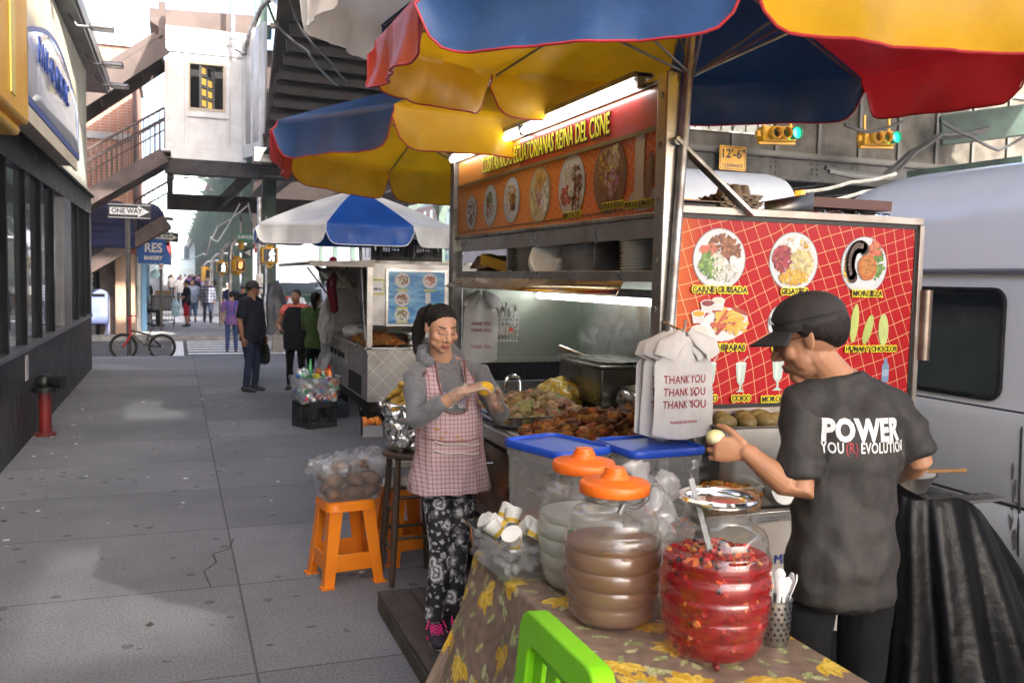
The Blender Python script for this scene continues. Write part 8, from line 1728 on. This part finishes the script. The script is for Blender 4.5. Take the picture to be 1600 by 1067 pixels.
t = thing('soda_bottle', 'red capped orange bottle sticking up from the clear bin', 'bottle', (1.6, 10.1, .55)); b = MB(); b.lathe([(.001, 0), (.035, 0), (.035, .08), (.014, .12), (.014, .15), (.001, .15)], (1.61, 10.1, .53), 16); b.build('bottle', mat('can_orange'), t); b = MB(); b.cyl((1.61, 10.1, .655), .018, .035); b.build('cap', mat('can_red'), t)
t = thing('cleaner_box', 'grey carton of oranges on the ground under the blue menu cart', 'carton', (1.93, 9.35, 0)); b = MB(); b.bb((1.83, 9.3, 0.003), (2.05, 9.5, .12)); b.build('carton', mat('grey_card', (.35, .35, .36), .7), t); b = MB(); b.tube([(1.82, 9.29, .03), (1.82, 9.28, .1), (1.82, 9.3, .2), (1.82, 9.36, .22)], .012, 8); b.build('handle', BLACK, t)
og = thing('orange', 'orange in the grey carton under the blue menu cart', 'orange', (0, 0, 0), 0, 'oranges in the carton'); b = MB(); b.ball((0, 0, 0), .04, 16, 10); b.build('peel', mat('orange_peel', (.8, .25, .03), .45), og, world=False)
for k in range(6): (og if k == 0 else dup(og)).location = (1.87+.07*(k % 3), 9.34+.08*(k//3), .145+.02*(k % 2))
# vendor's trolley by the bakery
t = thing('vendor_trolley', 'loaded black wire trolley parked by the bakery beside the seated vendor', 'trolley', (-.35, 30, 0)); b = MB()
for x in (-.72, -.05):
    for y in (29.9, 30.4): b.tube([(x, y, .1), (x, y, .95)], .014, 6)
for z in (.18, .5, .93):
    b.tube([(-.72, 29.9, z), (-.05, 29.9, z), (-.05, 30.4, z), (-.72, 30.4, z)], .012, 6, closed=True)
for k in range(9): b.tube([(-.72+k*.084, 29.9, .18), (-.72+k*.084, 29.9, .93)], .006, 5)
b.build('frame', BLACK, t)
for x in (-.7, -.08): b = MB(); b.tube([(x-.02, 29.92, .08), (x+.02, 29.92, .08)], .08, 12); b.build('wheel', RUB, t)
t = thing('grey_tub', 'grey plastic tub riding in the wire trolley by the bakery', 'tub', (-.4, 30.1, .5)); b = MB(); b.bb((-.68, 29.95, .52), (-.1, 30.35, .98)); b.build('tub', mat('grey_tub', (.2, .21, .23), .5), t, bevel=.02)
t = thing('carton', 'brown carton on top of the loaded trolley by the bakery', 'carton', (-.4, 30.1, 1.0)); b = MB(); b.bb((-.6, 29.95, .983), (-.12, 30.3, 1.12)); b.build('carton', CARD, t, bevel=.005)
t = thing('plastic_bag', 'pale full plastic bag hung on the trolley by the bakery', 'plastic bag', (-.1, 29.85, .6)); mb_ = MB(); mb_.tube([(-.02, 29.8, .85), (-.02, 29.8, .65), (-.02, 29.8, .42)], [.04, .12, .10], 12, rnd=True); v, f, n_ = fuse(mb_, .02, 2); v = crumple(v, n_, .05, 9, ridge=True); vmesh('bag', v, f, mat('pale_blue'), t)
# ---------------------------------------------------------------- the woman in the checked apron
t = thing('person', 'woman in a grey hoodie and checked apron shaping dough with gloved hands', 'woman', (1.15, 3.93, .10)); W = t
Dw = 4.08
J = pose((1.15, 3.95, .10), 172, 1.54, sh=.105, head=dp(689, 513, 3.98), neck=dp(690, 564, 4.06), chest=dp(699, 632, 4.05), waist=dp(702, 695, 4.05), pel=dp(700, 742, 4.07),
         shR=dp(650, 590, 4.0), elR=dp(650, 655, 3.86), wrR=dp(724, 611, 3.74), shL=dp(748, 584, 4.10), elL=dp(784, 650, 4.04), wrL=dp(773, 630, 3.88),
         hipR=dp(684, 755, 4.07), hipL=dp(722, 755, 4.10), knR=dp(688, 850, 4.02), knL=dp(715, 846, 4.08), anR=dp(679, 962, 4.0), anL=dp(708, 947, 4.06))
for n in 'RL': J['an'+n].z = .10+.06
hd = unit(az(170)+V3((0, 0, -.30))); J['hf'] = hd; J['hu'] = UPV+CR*.04
J['hdR'] = CR*1.0+CU*.30+CF*.08; J['pnR'] = -CU*.8-CF*.2+CR*.3; J['thR'] = CF*.7+CU*.3
J['hdL'] = -CR*.35+CU*.75-CF*.35; J['pnL'] = -CR*.7+CU*.3-CF*.2; J['thL'] = -CF*.5+CR*.6+CU*.5; J['curlR'] = [.45, .5, .55, .6]; J['curlL'] = [.7, .75, .8, .8]
J['ftR'] = az(186); J['ftL'] = az(160)
WSK = (.45, .245, .155)
body(t, J, WSK, .0037, False, 'down', 1.0, lips=(.36, .12, .10)); hairball(J, t, 'ponytail')
Mh = head_frame(J); b = MB(Mh); b.tube([(-.082+.0*i, -.008+.010*math.cos(R_(i)), -.052+.013*math.sin(R_(i))) for i in range(0, 360, 30)], .0022, 6, closed=True); b.build('earring', mat('gold', (.7, .45, .12), .25, 1.0), t)
HOOD = mat('hoodie_grey', (.135, .135, .145), .9, c2=(.105, .105, .115), ns=60, bump=.3, bs=70, sheen=.2)
top(t, J, HOOD, 1.62, .53, .93, .004, .008, 'hoodie', .012, 1.05, 4, fem=True)
mb = MB(); nb = J['neck']; f_, r_ = J['f'], J['r']
for (q, zz, rr) in ((1.0, .045, .022), (1.10, .018, .030)):
    mb.tube([nb+f_*(.055*q*math.cos(a)-.012-.02*(zz > .03))+r_*(.078*q*math.sin(a))+UPV*(zz-.055*max(0, math.cos(a))+.012*max(0, -math.cos(a))) for a in [2*math.pi*i/20 for i in range(20)]], rr, 10, closed=True)
mb.tube([nb-f_*.07+UPV*.02, nb-f_*.10-UPV*.06], [(.09, .03), (.07, .03)], 12, side=r_, rnd=True)
v, f, n_ = fuse(mb, .006, 3); v = crumple(v, n_, .012, 22, seed=2, ridge=True); vmesh('hood', v, f, HOOD, t)
# apron
PINK = mat('apron_trim', (.30, .15, .145), .8, c2=(.24, .12, .115), ns=12)
CHK = grid_mat('checked_cotton', (.52, .38, .39), (.19, .06, .10), (.0185, .0185), (.0042, .0042), ('X', 'Z'), warp=.012, ws=7, r=.85, c_b=(.46, .33, .33), lines2=True)
mb = MB(); p, q = rings(J, [(.487, .128, .102, .008), (.515, .124, .099, .006), (.55, .116, .094, .004), (.60, .101, .086, .004), (.68, .097, .088, .002), (.75, .096, .082, 0), (.80, .088, .064, -.004), (.828, .066, .05, -.006)]); mb.tube(p, q, 30, side=J['r'])
v, f, n_ = fuse(mb, .0065, 4); v = crumple(v, n_, .012, 8, (1, 1, .35), 3, ridge=True); v = crumple(v, n_, .005, 20, (1, 1, .5), 5)
def lc(P): d = P-np.array(J['neck']); return d @ np.array(J['r']), d @ np.array(J['f']), d[..., 2]
x, y, z = lc(v); bib = -.215; slope = (z-bib)/.22
cut = ((y > -.02) & (z > bib) & (np.abs(x-.0) < .048+.022*np.clip(slope, 0, 1))) | ((np.abs(x) > .122) & (z > -.20)) | (z > .0) | ((y < -.02) & (z > -.13) & (np.abs(x) < .05))
keep = [q for q in f if not all(cut[i] for i in q)]
vmesh('apron', v, keep, CHK, t)
ap_t = BVHTree.FromPolygons([V3(q) for q in v], f)
def on_apron(lx, lz, off=.004):
    p = J['neck']+J['r']*lx+UPV*lz+J['f']*.5; h = ap_t.ray_cast(p, -J['f'], 1.0); return (h[0] if h[0] is not None else J['neck']+J['r']*lx+UPV*lz+J['f']*.09)+J['f']*off
b = MB()
U_ = [(-.070, .012), (-.066, -.08), (-.056, -.17), (-.048, -.207), (-.03, -.214), (0, -.215), (.03, -.214), (.048, -.207), (.056, -.17), (.066, -.08), (.070, .012)]
b.tube([on_apron(x_, z_) for x_, z_ in U_], (.004, .011), 8, side=J['r'])
for s in (-1, 1): b.tube([on_apron(s*x_, z_) for x_, z_ in ((.112, -.03), (.118, -.07), (.121, -.13), (.122, -.19))], (.004, .010), 8, side=J['r'])
b.build('apron_trim', PINK, t)
b = MB(); b.tube([on_apron(-.125+.25*i/12, -.325-.012*math.sin(math.pi*i/12)) for i in range(13)], .004, 6); b.tube([on_apron(-.125, z_) for z_ in (-.325, -.38, -.42)], .004, 6); b.build('pocket_seam', PINK, t)
b = MB(); FLD = mat('pocket_fold', (.55, .50, .46), .8)
for zz, h_ in ((-.355, .010), (-.395, .014)): b.tube([on_apron(-.105+.20*i/10, zz+.018*(i/10)**2-.004*math.sin(i), .006) for i in range(11)], (.004, .007), 8, side=(0, 0, 1))
b.build('pocket_edge', FLD, t)
stn = MB()
rg = random.Random(6)
for k in range(9):
    lx, lz = rg.uniform(-.09, .09), rg.uniform(-.40, -.27); c_ = on_apron(lx, lz, .0012); ps = [on_apron(lx+a_, lz+b__, .0012) for a_, b__ in ell(0, 0, rg.uniform(.006, .014), rg.uniform(.003, .007), 9, 0, .3, rg)]; stn.add(ps, [tuple(range(len(ps)))])
stn.build('stain', mat('food_stain', (.36, .18, .07), .8), t)
LAV = mat('lavender_letter', (.45, .33, .47), .8); LWH = mat('letter_edge', (.66, .62, .66), .8)
hood_o = [c for c in t.children if c.name.startswith('hoodie')][0]; tr_ = bvh(hood_o)
M = frame(J['neck']+J['f']*.12+UPV*(-.165), -J['r'], (0, 0, 1))
for m_, bo, of in ((LWH, .005, .0035), (LAV, .0, .005)): o = text(t, 'GAP', .085, M, m_, .0005, bo, .9); wrap(o, tr_, -J['f'], of)
# leggings
FLO = bpy.data.materials.new('floral_leggings'); FLO.use_nodes = True; nt = FLO.node_tree; L = nt.links.new; pb_ = nt.nodes['Principled BSDF']; pb_.inputs['Roughness'].default_value = .7
tc = nd(nt, 'ShaderNodeTexCoord'); nz = nd(nt, 'ShaderNodeTexNoise'); nz.inputs['Scale'].default_value = 40; L(tc.outputs['Object'], nz.inputs['Vector']); sc_ = nd(nt, 'ShaderNodeVectorMath', operation='SCALE'); sc_.inputs['Scale'].default_value = .035; L(nz.outputs['Color'], sc_.inputs[0]); ad = nd(nt, 'ShaderNodeVectorMath', operation='ADD'); L(tc.outputs['Object'], ad.inputs[0]); L(sc_.outputs[0], ad.inputs[1])
vo = nd(nt, 'ShaderNodeTexVoronoi'); vo.inputs['Scale'].default_value = 13; L(ad.outputs[0], vo.inputs['Vector']); vo2 = nd(nt, 'ShaderNodeTexVoronoi'); vo2.inputs['Scale'].default_value = 34; L(ad.outputs[0], vo2.inputs['Vector'])
ringv = mnode(nt, 'SINE', mnode(nt, 'MULTIPLY', vo.outputs['Distance'], 26.0)); fl = mnode(nt, 'MULTIPLY', mnode(nt, 'LESS_THAN', vo.outputs['Distance'], .46), mnode(nt, 'ADD', mnode(nt, 'MULTIPLY', ringv, .30), .62)); lf_ = mnode(nt, 'MULTIPLY', mnode(nt, 'LESS_THAN', vo2.outputs['Distance'], .34), .62)
mxv = mnode(nt, 'MAXIMUM', fl, mnode(nt, 'MULTIPLY', lf_, mnode(nt, 'GREATER_THAN', vo.outputs['Distance'], .48))); cr = nd(nt, 'ShaderNodeValToRGB'); cr.color_ramp.elements[0].position = .22; cr.color_ramp.elements[0].color = (.008, .008, .01, 1); cr.color_ramp.elements[1].position = .85; cr.color_ramp.elements[1].color = (.58, .57, .58, 1); e_ = cr.color_ramp.elements.new(.42); e_.color = (.16, .16, .17, 1); L(mxv, cr.inputs[0]); L(cr.outputs[0], pb_.inputs['Base Color'])
trousers(t, J, FLO, 1.0, .98, .007, .92, .56, 'leggings', .007)
PKL = mat('pink_laces', (.75, .02, .22), .6); BKS = mat('black_trainer', (.022, .022, .026), .7, c2=(.035, .03, .04), ns=30)
for o, g, ff, s in shoes(t, J, BKS, WHITEP, .95):
    b = MB(); k = .9
    for i in range(6):
        y0 = .030+.017*i; z0 = .088-.0085*i
        b.tube([g+ff*y0*k-s*.030*k+UPV*(z0-.012)*k, g+ff*(y0+.006)*k+UPV*(z0+.004)*k, g+ff*(y0+.012)*k+s*.030*k+UPV*(z0-.012)*k], .0042, 6); b.tube([g+ff*y0*k+s*.030*k+UPV*(z0-.012)*k, g+ff*(y0+.006)*k+UPV*(z0+.005)*k, g+ff*(y0+.012)*k-s*.030*k+UPV*(z0-.012)*k], .0042, 6)
    for sg in (-1, 1): b.tube([g+ff*.03*k+UPV*.092*k, g+ff*.035*k+s*sg*.03+UPV*.105*k, g+ff*.06*k+s*sg*.045+UPV*.07*k], .0038, 6)
    b.build('laces', PKL, o); b = MB(); b.tube([g-ff*.06*k+UPV*.015, g+s*.043*k+ff*.03+UPV*.016, g+ff*.175*k+UPV*.016], .004, 6); b.tube([g-ff*.045*k+UPV*.085*k, g-ff*.05*k+UPV*.10*k], .012, 8, rnd=True); b.build('pink_trim', PKL, o)
# gloves
GLV = thin('glove_film', cloud=.20, ccol=(.72, .70, .68), rough=.18, ior=1.45, c2=.15, ns=30, bump=.7, bs=60)
for n in 'RL':
    mb = MB(); w_ = J['wr'+n]; d = unit(J['hd'+n]); hand(mb, w_, d, J['pn'+n], J['th'+n], J['h']/1.7*1.05, J['curl'+n], .35, .6); a_ = unit(w_-J['el'+n]); mb.tube([w_-a_*.055, w_-a_*.02, w_+d*.02], [.034, .031, .031], 14)
    v, f, n_ = fuse(mb, .0034, 2); v = crumple(v, n_, .0025, 60, seed=7, ridge=True); vmesh('glove', v, f, GLV, t)
db = thing('dough_ball', 'yellow ball of dough held between the gloved hands of the woman', 'dough', dp(757, 606, 3.74)); b = MB(); b.ball(dp(758, 607, 3.76), (.036, .034, .031), 20, 14); b.build('dough', mat('yellow_dough', (.66, .40, .02), .55, c2=(.58, .33, .015), ns=20, bump=.2), db)
# ---------------------------------------------------------------- the man in the dark T-shirt
t = thing('person', 'man in a black cap and dark printed T-shirt seen from behind at the cart', 'man', (1.80, 2.07, 0))
J = pose((1.80, 2.05, 0), 8, 1.66, sh=.125, head=dp(1266, 528, 2.56), neck=dp(1306, 592, 2.60), chest=dp(1322, 700, 2.60), waist=dp(1318, 800, 2.58), pel=dp(1312, 890, 2.57),
         shL=dp(1248, 634, 2.56), elL=dp(1250, 772, 2.47), wrL=dp(1166, 706, 2.50), shR=dp(1400, 640, 2.64), elR=dp(1436, 722, 2.62), wrR=dp(1396, 744, 2.86))
J['hf'] = unit(az(-44)+V3((0, 0, -.34))); J['hu'] = UPV.copy(); J['hk'] = 1.0
J['hdL'] = -CR*.95+CU*.10+CF*.22; J['pnL'] = -CU*.35+CF*.9; J['thL'] = CU*.9-CR*.2; J['curlL'] = [.85, .95, 1.0, 1.05]; J['thumbL'] = .9; J['hdR'] = CF*.9-CR*.3-CU*.1; J['pnR'] = -CU
MSK = (.36, .175, .095)
body(t, J, MSK, .0037, True, 'down', 1.02, beard=.22, lips=(.26, .10, .075)); hairball(J, t, 'short')
CAPM = mat('cap_black', (.016, .014, .014), .8, c2=(.024, .02, .019), ns=30, bump=.3, bs=90)
cp_ = cap(J, t, CAPM); Mh = head_frame(J)
b = MB(Mh); b.tube([(-.030, .083, .088), (-.022, .090, .082), (-.012, .0935, .078), (-.010, .097, .066)], .0022, 6); b.tube([(-.022, .090, .082), (-.034, .085, .070), (-.040, .078, .062)], .0018, 6); b.build('emblem', SWH, cp_)
TSH = mat('tshirt_charcoal', (.034, .031, .029), .6, c2=(.026, .024, .022), ns=50, bump=.5, bs=13, aniso_bump=(1, 1, .5), spec=.25)
sh_ = top(t, J, TSH, .86, .480, .97, .0, .0085, 't_shirt', .017, 1.10, 8, aniso=(.8, .8, .75))
trousers(t, J, cloth('black', (.008, .008, .009)), 1.0, .93); shoes(t, J, BKS)
dB = J['f']; tr_ = bvh(sh_); up = UPV; cen = dp(1343, 678, 2.4)
rt = J['r']; nrm = -J['f']
bk = unit(-J['f']-J['r']*.0)
Mb_ = frame(cen, J['r'], up)
def back_text(s, size, px, py, m_, sx, sp=1.0, bold=.0, al='CENTER'):
    c = dp(px, py, 2.42); c2 = V3((c.x, c.y, c.z)); o = text(t, s, size, frame(c2, unit(J['r']*.985+J['f']*-.12), (0, 0, 1)), m_, .0004, bold, sx, al, spacing=sp); wrap(o, tr_, CF, .002); return o
def back_line(segs, size, px, py, sx, sp, bold):
    M = frame(dp(px, py, 2.42), unit(J['r']*.985+J['f']*-.12), (0, 0, 1)); cur = 0.0; os_ = []
    for s, m_ in segs:
        o = text(t, s, size, M @ Matrix.Translation((cur, 0, 0)), m_, .0004, bold, sx, 'LEFT', spacing=sp); A = M.inverted() @ FR[t.name].inverted(); xs_ = [(A @ v.co).x for v in o.data.vertices]; cur = max(xs_)+.006; os_.append(o)
    for o in os_: wrap(o, tr_, CF, .002)
PRW = mat('shirt_print_white', (.62, .61, .60), .6); PRR = mat('shirt_print_red', (.26, .02, .03), .6)
back_line([('POWER', PRW)], .084, 1297, 677, .80, 1.06, .004)
back_line([('YOU', PRW), ('(R)', PRR), ('EVOLUTION', PRW)], .041, 1296, 704, .66, 1.08, .0008)
b = MB(); gc = Mh @ V3((0, .088, .01))
for s in (-1, 1): b.tube([Mh @ V3((s*.033+.020*math.cos(R_(i)), .096, .003+.014*math.sin(R_(i)))) for i in range(0, 360, 30)], .0014, 5, closed=True); b.tube([Mh @ V3((s*.053, .092, .008)), Mh @ V3((s*.072, .06, .010)), Mh @ V3((s*.080, .0, .010))], .0014, 5)
b.tube([Mh @ V3((-.013, .098, .006)), Mh @ V3((.013, .098, .006))], .0014, 5); b.build('glasses', FRAMEB, t)
lm = thing('lime_half', 'small pale lime held in the left hand of the man in the dark T-shirt', 'lime', dp(1118, 682, 2.52)); b = MB(); b.ball(dp(1118, 683, 2.53), (.028, .026, .022), 18, 12); b.build('lime', mat('lime_peel', (.55, .52, .2), .5, c2=(.6, .56, .36), ns=9), lm)
# ---------------------------------------------------------------- people further along the pavement
JEAN = cloth('denim', (.022, .03, .06)); NAVYC = cloth('navy', (.014, .015, .024)); BKC = cloth('black')
def person(label, cat, loc, a, h, skin, topm, botm, hair='short', sleeve=.75, capm=None, wid=1.0, belly=0.0, male=True, eyes='open', bot_len=1.0, shoe=None, fem=False, hm=None, vox=.008, **k):
    t = thing('person', label, cat, loc); J = pose(loc, a, h, **{q: v for q, v in k.items() if q not in ('hfa', 'hpitch')})
    if 'hfa' in k: J['hf'] = unit(az(k['hfa'])+V3((0, 0, k.get('hpitch', -.05))))
    body(t, J, skin, vox, male, eyes, wid)
    if hair: hairball(J, t, hair, hm or HAIR)
    if capm: cap(J, t, capm)
    top(t, J, topm, sleeve, .455, wid*1.04, belly, .011, 'shirt', .012, 1.05, len(label) % 9, fem=fem); trousers(t, J, botm, bot_len, wid, .011); shoes(t, J, shoe or BKS); return t, J
def offs(loc, a, h, x, y, z): f = az(a); r = V3((f.y, -f.x, 0)); return V3(loc)+r*x*h+f*y*h+UPV*z*h
D1 = (.30, .145, .08); D2 = (.26, .12, .065); D3 = (.36, .19, .12)
L1 = (1.02, 13.42, 0)
t, J = person('man in a black cap and navy polo shirt standing in the middle of the pavement', 'man', L1, 128, 1.60, D2, NAVYC, JEAN, 'short', .82, CAPM, 1.16, .02, hfa=98, elR=offs(L1, 128, 1.6, .165, -.01, .63), wrR=offs(L1, 128, 1.6, .17, .02, .49), elL=offs(L1, 128, 1.6, -.165, -.01, .63), wrL=offs(L1, 128, 1.6, -.16, .03, .49))
q = J['wrL']+V3((0, 0, -.2)); bg_ = thing('carry_bag', 'small black bag hanging from the hand of the man in navy', 'bag', q); mb_ = MB(); mb_.tube([q+V3((0, 0, .12)), q, q-V3((0, 0, .16))], [(.02, .04), (.05, .09), (.05, .10)], 12, rnd=True); v, f, n_ = fuse(mb_, .012, 2); v = crumple(v, n_, .02, 14, ridge=True); vmesh('bag', v, f, mat('black_film'), bg_)
L2 = (1.66, 13.5, 0)
VEST = cloth('black_vest', (.015, .015, .018))
t, J = person('smiling woman in a black vest over a salmon shirt at the blue menu cart', 'woman', L2, 205, 1.49, D1, cloth('salmon', (.75, .16, .12)), BKC, 'bun', .42, None, 1.02, .008, False, 'open', fem=True, hfa=215, wrR=offs(L2, 205, 1.49, .10, .16, .60), elR=offs(L2, 205, 1.49, .18, .02, .63))
mb = MB(); p, q = rings(J, [(.40, .108, .092, .004), (.53, .110, .088, .004), (.61, .100, .085, .006), (.70, .106, .082, .003), (.77, .104, .074, 0), (.815, .075, .055, -.004)]); mb.tube(p, [(a_*1.16, b_*1.2) for a_, b_ in q], 26, side=J['r']); v, f, n_ = fuse(mb, .010, 3); vmesh('vest', crumple(v, n_, .01, 10, ridge=True), f, VEST, t)
q = J['wrR']+V3((-.05, -.03, -.2)); bg_ = thing('paper_bag', 'pale printed bag held by the smiling woman in the black vest', 'bag', q); b = MB(); b.box(q, (.17, .05, .26), Matrix.Rotation(.3, 4, 'Z'), taper=.85); b.tube([q+V3((-.05, 0, .12)), q+V3((0, 0, .2)), q+V3((.05, 0, .12))], .005, 5); b.build('bag', mat('pale_print'), bg_)
L3_ = (1.83, 12.75, 0)
t, J = person('woman in a green sweater with her back turned at the blue menu cart', 'woman', L3_, 42, 1.47, D1, cloth('olive_green', (.075, .13, .03)), BKC, 'ponytail', 1.9, None, 1.06, .012, False, fem=True, wrR=offs(L3_, 42, 1.47, .08, .20, .66), elR=offs(L3_, 42, 1.47, .15, .05, .64), wrL=offs(L3_, 42, 1.47, -.09, .20, .66), elL=offs(L3_, 42, 1.47, -.15, .05, .64))
Mh = head_frame(J); b = MB(Mh); b.tube([(-.02, -.118, .062), (0, -.122, .066), (.02, -.118, .062)], .014, 8, rnd=True); b.build('hair_tie', mat('red_ribbon', (.55, .02, .05), .6), t)
PLD = grid_mat('plaid_purple', (.20, .07, .14), (.05, .06, .22), (.07, .07), (.03, .03), ('X', 'Z'), r=.85, lines2=True); PLB = grid_mat('plaid_dark', (.05, .055, .09), (.25, .25, .27), (.11, .11), (.02, .02), ('X', 'Z'), r=.85)
L4 = (1.2, 21.7, -.13); t, J = person('girl in a purple plaid shirt with blue straps walking away over the crossing', 'girl', L4, 4, 1.42, D1, PLD, cloth('blue_leggings', (.03, .05, .12)), 'bun', .9, None, .92, 0, False, fem=True, vox=.009)
b = MB(); 
for s in (-1, 1): b.tube([J['sh'+('R' if s > 0 else 'L')].lerp(J['neck'], .4)+J['f']*-.06+UPV*.02, J['chest']+J['r']*s*.06-J['f']*.11, J['waist']+J['r']*s*.05-J['f']*.11], (.018, .008), 8, side=J['r'])
b.build('strap', cloth('strap_blue', (.03, .05, .25)), t)
L5 = (.312, 29.9, 0); person('man in a black T-shirt and red shorts standing on the far pavement', 'man', L5, 285, 1.46, D3, BKC, cloth('red_shorts', (.42, .02, .04)), 'short', .8, None, 1.0, 0, bot_len=.62, vox=.010, wrL=offs(L5, 285, 1.46, -.08, .17, .62), elL=offs(L5, 285, 1.46, -.15, .03, .62), wrR=offs(L5, 285, 1.46, .08, .17, .62), elR=offs(L5, 285, 1.46, .15, .03, .62))
L6 = (.52, 32.7, 0); person('man in a pale blue shirt and rolled jeans walking this way on the far pavement', 'man', L6, 178, 1.46, D3, cloth('pale_blue', (.30, .36, .48)), cloth('mid_denim', (.10, .15, .26)), 'short', 1.5, None, 1.08, .01, bot_len=.8, vox=.010)
L7 = (1.0, 32.2, 0); person('man in a dark checked shirt with grey hair walking away on the far pavement', 'man', L7, 5, 1.50, D3, PLB, JEAN, 'short', 1.8, None, 1.14, .01, vox=.010, hm=GHAIR)
L8 = (1.62, 31.6, 0); person('person in a white shirt and tan trousers walking away beside the checked shirt man', 'person', L8, 10, 1.38, D3, cloth('white', (.66, .66, .66)), cloth('tan', (.36, .30, .22)), 'short', .9, None, 1.1, .012, vox=.010, hm=GHAIR)
L9 = (1.75, 26.2, -.05); person('man in a black cap and black shirt half hidden behind the man in navy', 'man', L9, 190, 1.42, D3, BKC, JEAN, 'short', .8, CAPM, 1.05, 0, vox=.010)
L10 = (1.5, 27.5, 0); person('second man in a dark cap walking beyond the girl in plaid', 'man', L10, 170, 1.44, D2, cloth('dark_blue', (.03, .04, .09)), JEAN, 'short', .8, CAPM, 1.0, 0, vox=.010)
L11 = (3.05, 24.8, -.13); person('person in a white and green jersey walking away past the column guard', 'person', L11, 20, 1.44, D1, grid_mat('striped_jersey', (.62, .64, .64), (.05, .30, .14), (.9, .28), (.0, .07), ('X', 'Z'), r=.8), cloth('grey_trousers', (.3, .3, .34)), 'short', .6, None, 1.0, 0, vox=.010)
# seated vendor by the bakery
t = thing('person', 'vendor in a grey shirt and cap sitting beside the loaded trolley', 'man', (-.95, 30.1, 0)); J = pose((-.95, 30.2, -.28), 100, 1.55, sh=.12)
for n, s in (('R', 1), ('L', -1)): J['kn'+n] = offs((-.95, 30.2, 0), 100, 1.55, s*.08, .27, .30); J['an'+n] = offs((-.95, 30.2, 0), 100, 1.55, s*.09, .28, .045); J['wr'+n] = offs((-.95, 30.2, 0), 100, 1.55, s*.05, .28, .45); J['el'+n] = offs((-.95, 30.2, 0), 100, 1.55, s*.15, .06, .45)
body(t, J, D1, .011); hairball(J, t, 'short'); cap(J, t, cloth('brown_cap', (.06, .045, .035))); top(t, J, cloth('grey', (.22, .21, .24)), 1.7, .46, 1.05, .01, .012); trousers(t, J, BKC, 1, 1, .012); shoes(t, J, BKS)
t2 = thing('folding_stool', 'low dark seat under the vendor by the bakery', 'stool', (-.95, 30.2, 0)); b = MB(); b.bb((-1.15, 30.0, .36), (-.75, 30.4, .40)); b.build('seat', BLACK, t2)
for x in (-1.12, -.78):
    for y in (30.03, 30.37): b = MB(); b.cyl((x, y, 0), .015, .36, 8); b.build('leg', DSTEEL, t2)
person('dark haired woman standing in the shade behind the seated vendor', 'woman', (-.93, 31.2, 0), 150, 1.5, D1, BKC, BKC, 'long', .9, None, 1.0, 0, False, vox=.011, fem=True)
# the far crowd, three kinds copied down the pavement
fars = [person('pedestrian in a white top far down the sunny pavement', 'pedestrian', (.2, 46, 0), 180, 1.55, D3, cloth('white'), JEAN, 'short', .8, vox=.013), person('pedestrian in a black top far down the sunny pavement', 'pedestrian', (.8, 44, 0), 10, 1.55, D2, BKC, JEAN, 'long', .8, vox=.013), person('pedestrian in a purple top far down the sunny pavement', 'pedestrian', (1.3, 48, 0), 175, 1.5, D1, cloth('purple', (.20, .08, .30)), BKC, 'short', .8, vox=.013)]
for i, (q, J) in enumerate(fars): q['group'] = ('pedestrians in white', 'pedestrians in black', 'pedestrians in purple')[i]
rg = random.Random(77)
for k in range(21):
    q = fars[k % 3][0]; dup(q, (rg.uniform(-.8, 2.0), 50+k*2.2+rg.uniform(-1, 1), 0), rz=rg.choice((0, 3.14))+rg.uniform(-.4, .4))
# ================================================================ air
hz_ = bpy.data.materials.new('haze_air'); hz_.use_nodes = True; nt = hz_.node_tree; nt.nodes.remove(nt.nodes['Principled BSDF']); pv = nd(nt, 'ShaderNodeVolumePrincipled'); pv.inputs['Color'].default_value = (.92, .95, 1, 1); pv.inputs['Density'].default_value = .0009; nt.links.new(pv.outputs[0], nt.nodes['Material Output'].inputs['Volume'])
b = MB(); b.bb((-204, -64, -1.2), (204, 704, 24)); kind(b.build('haze', hz_), 'stuff')
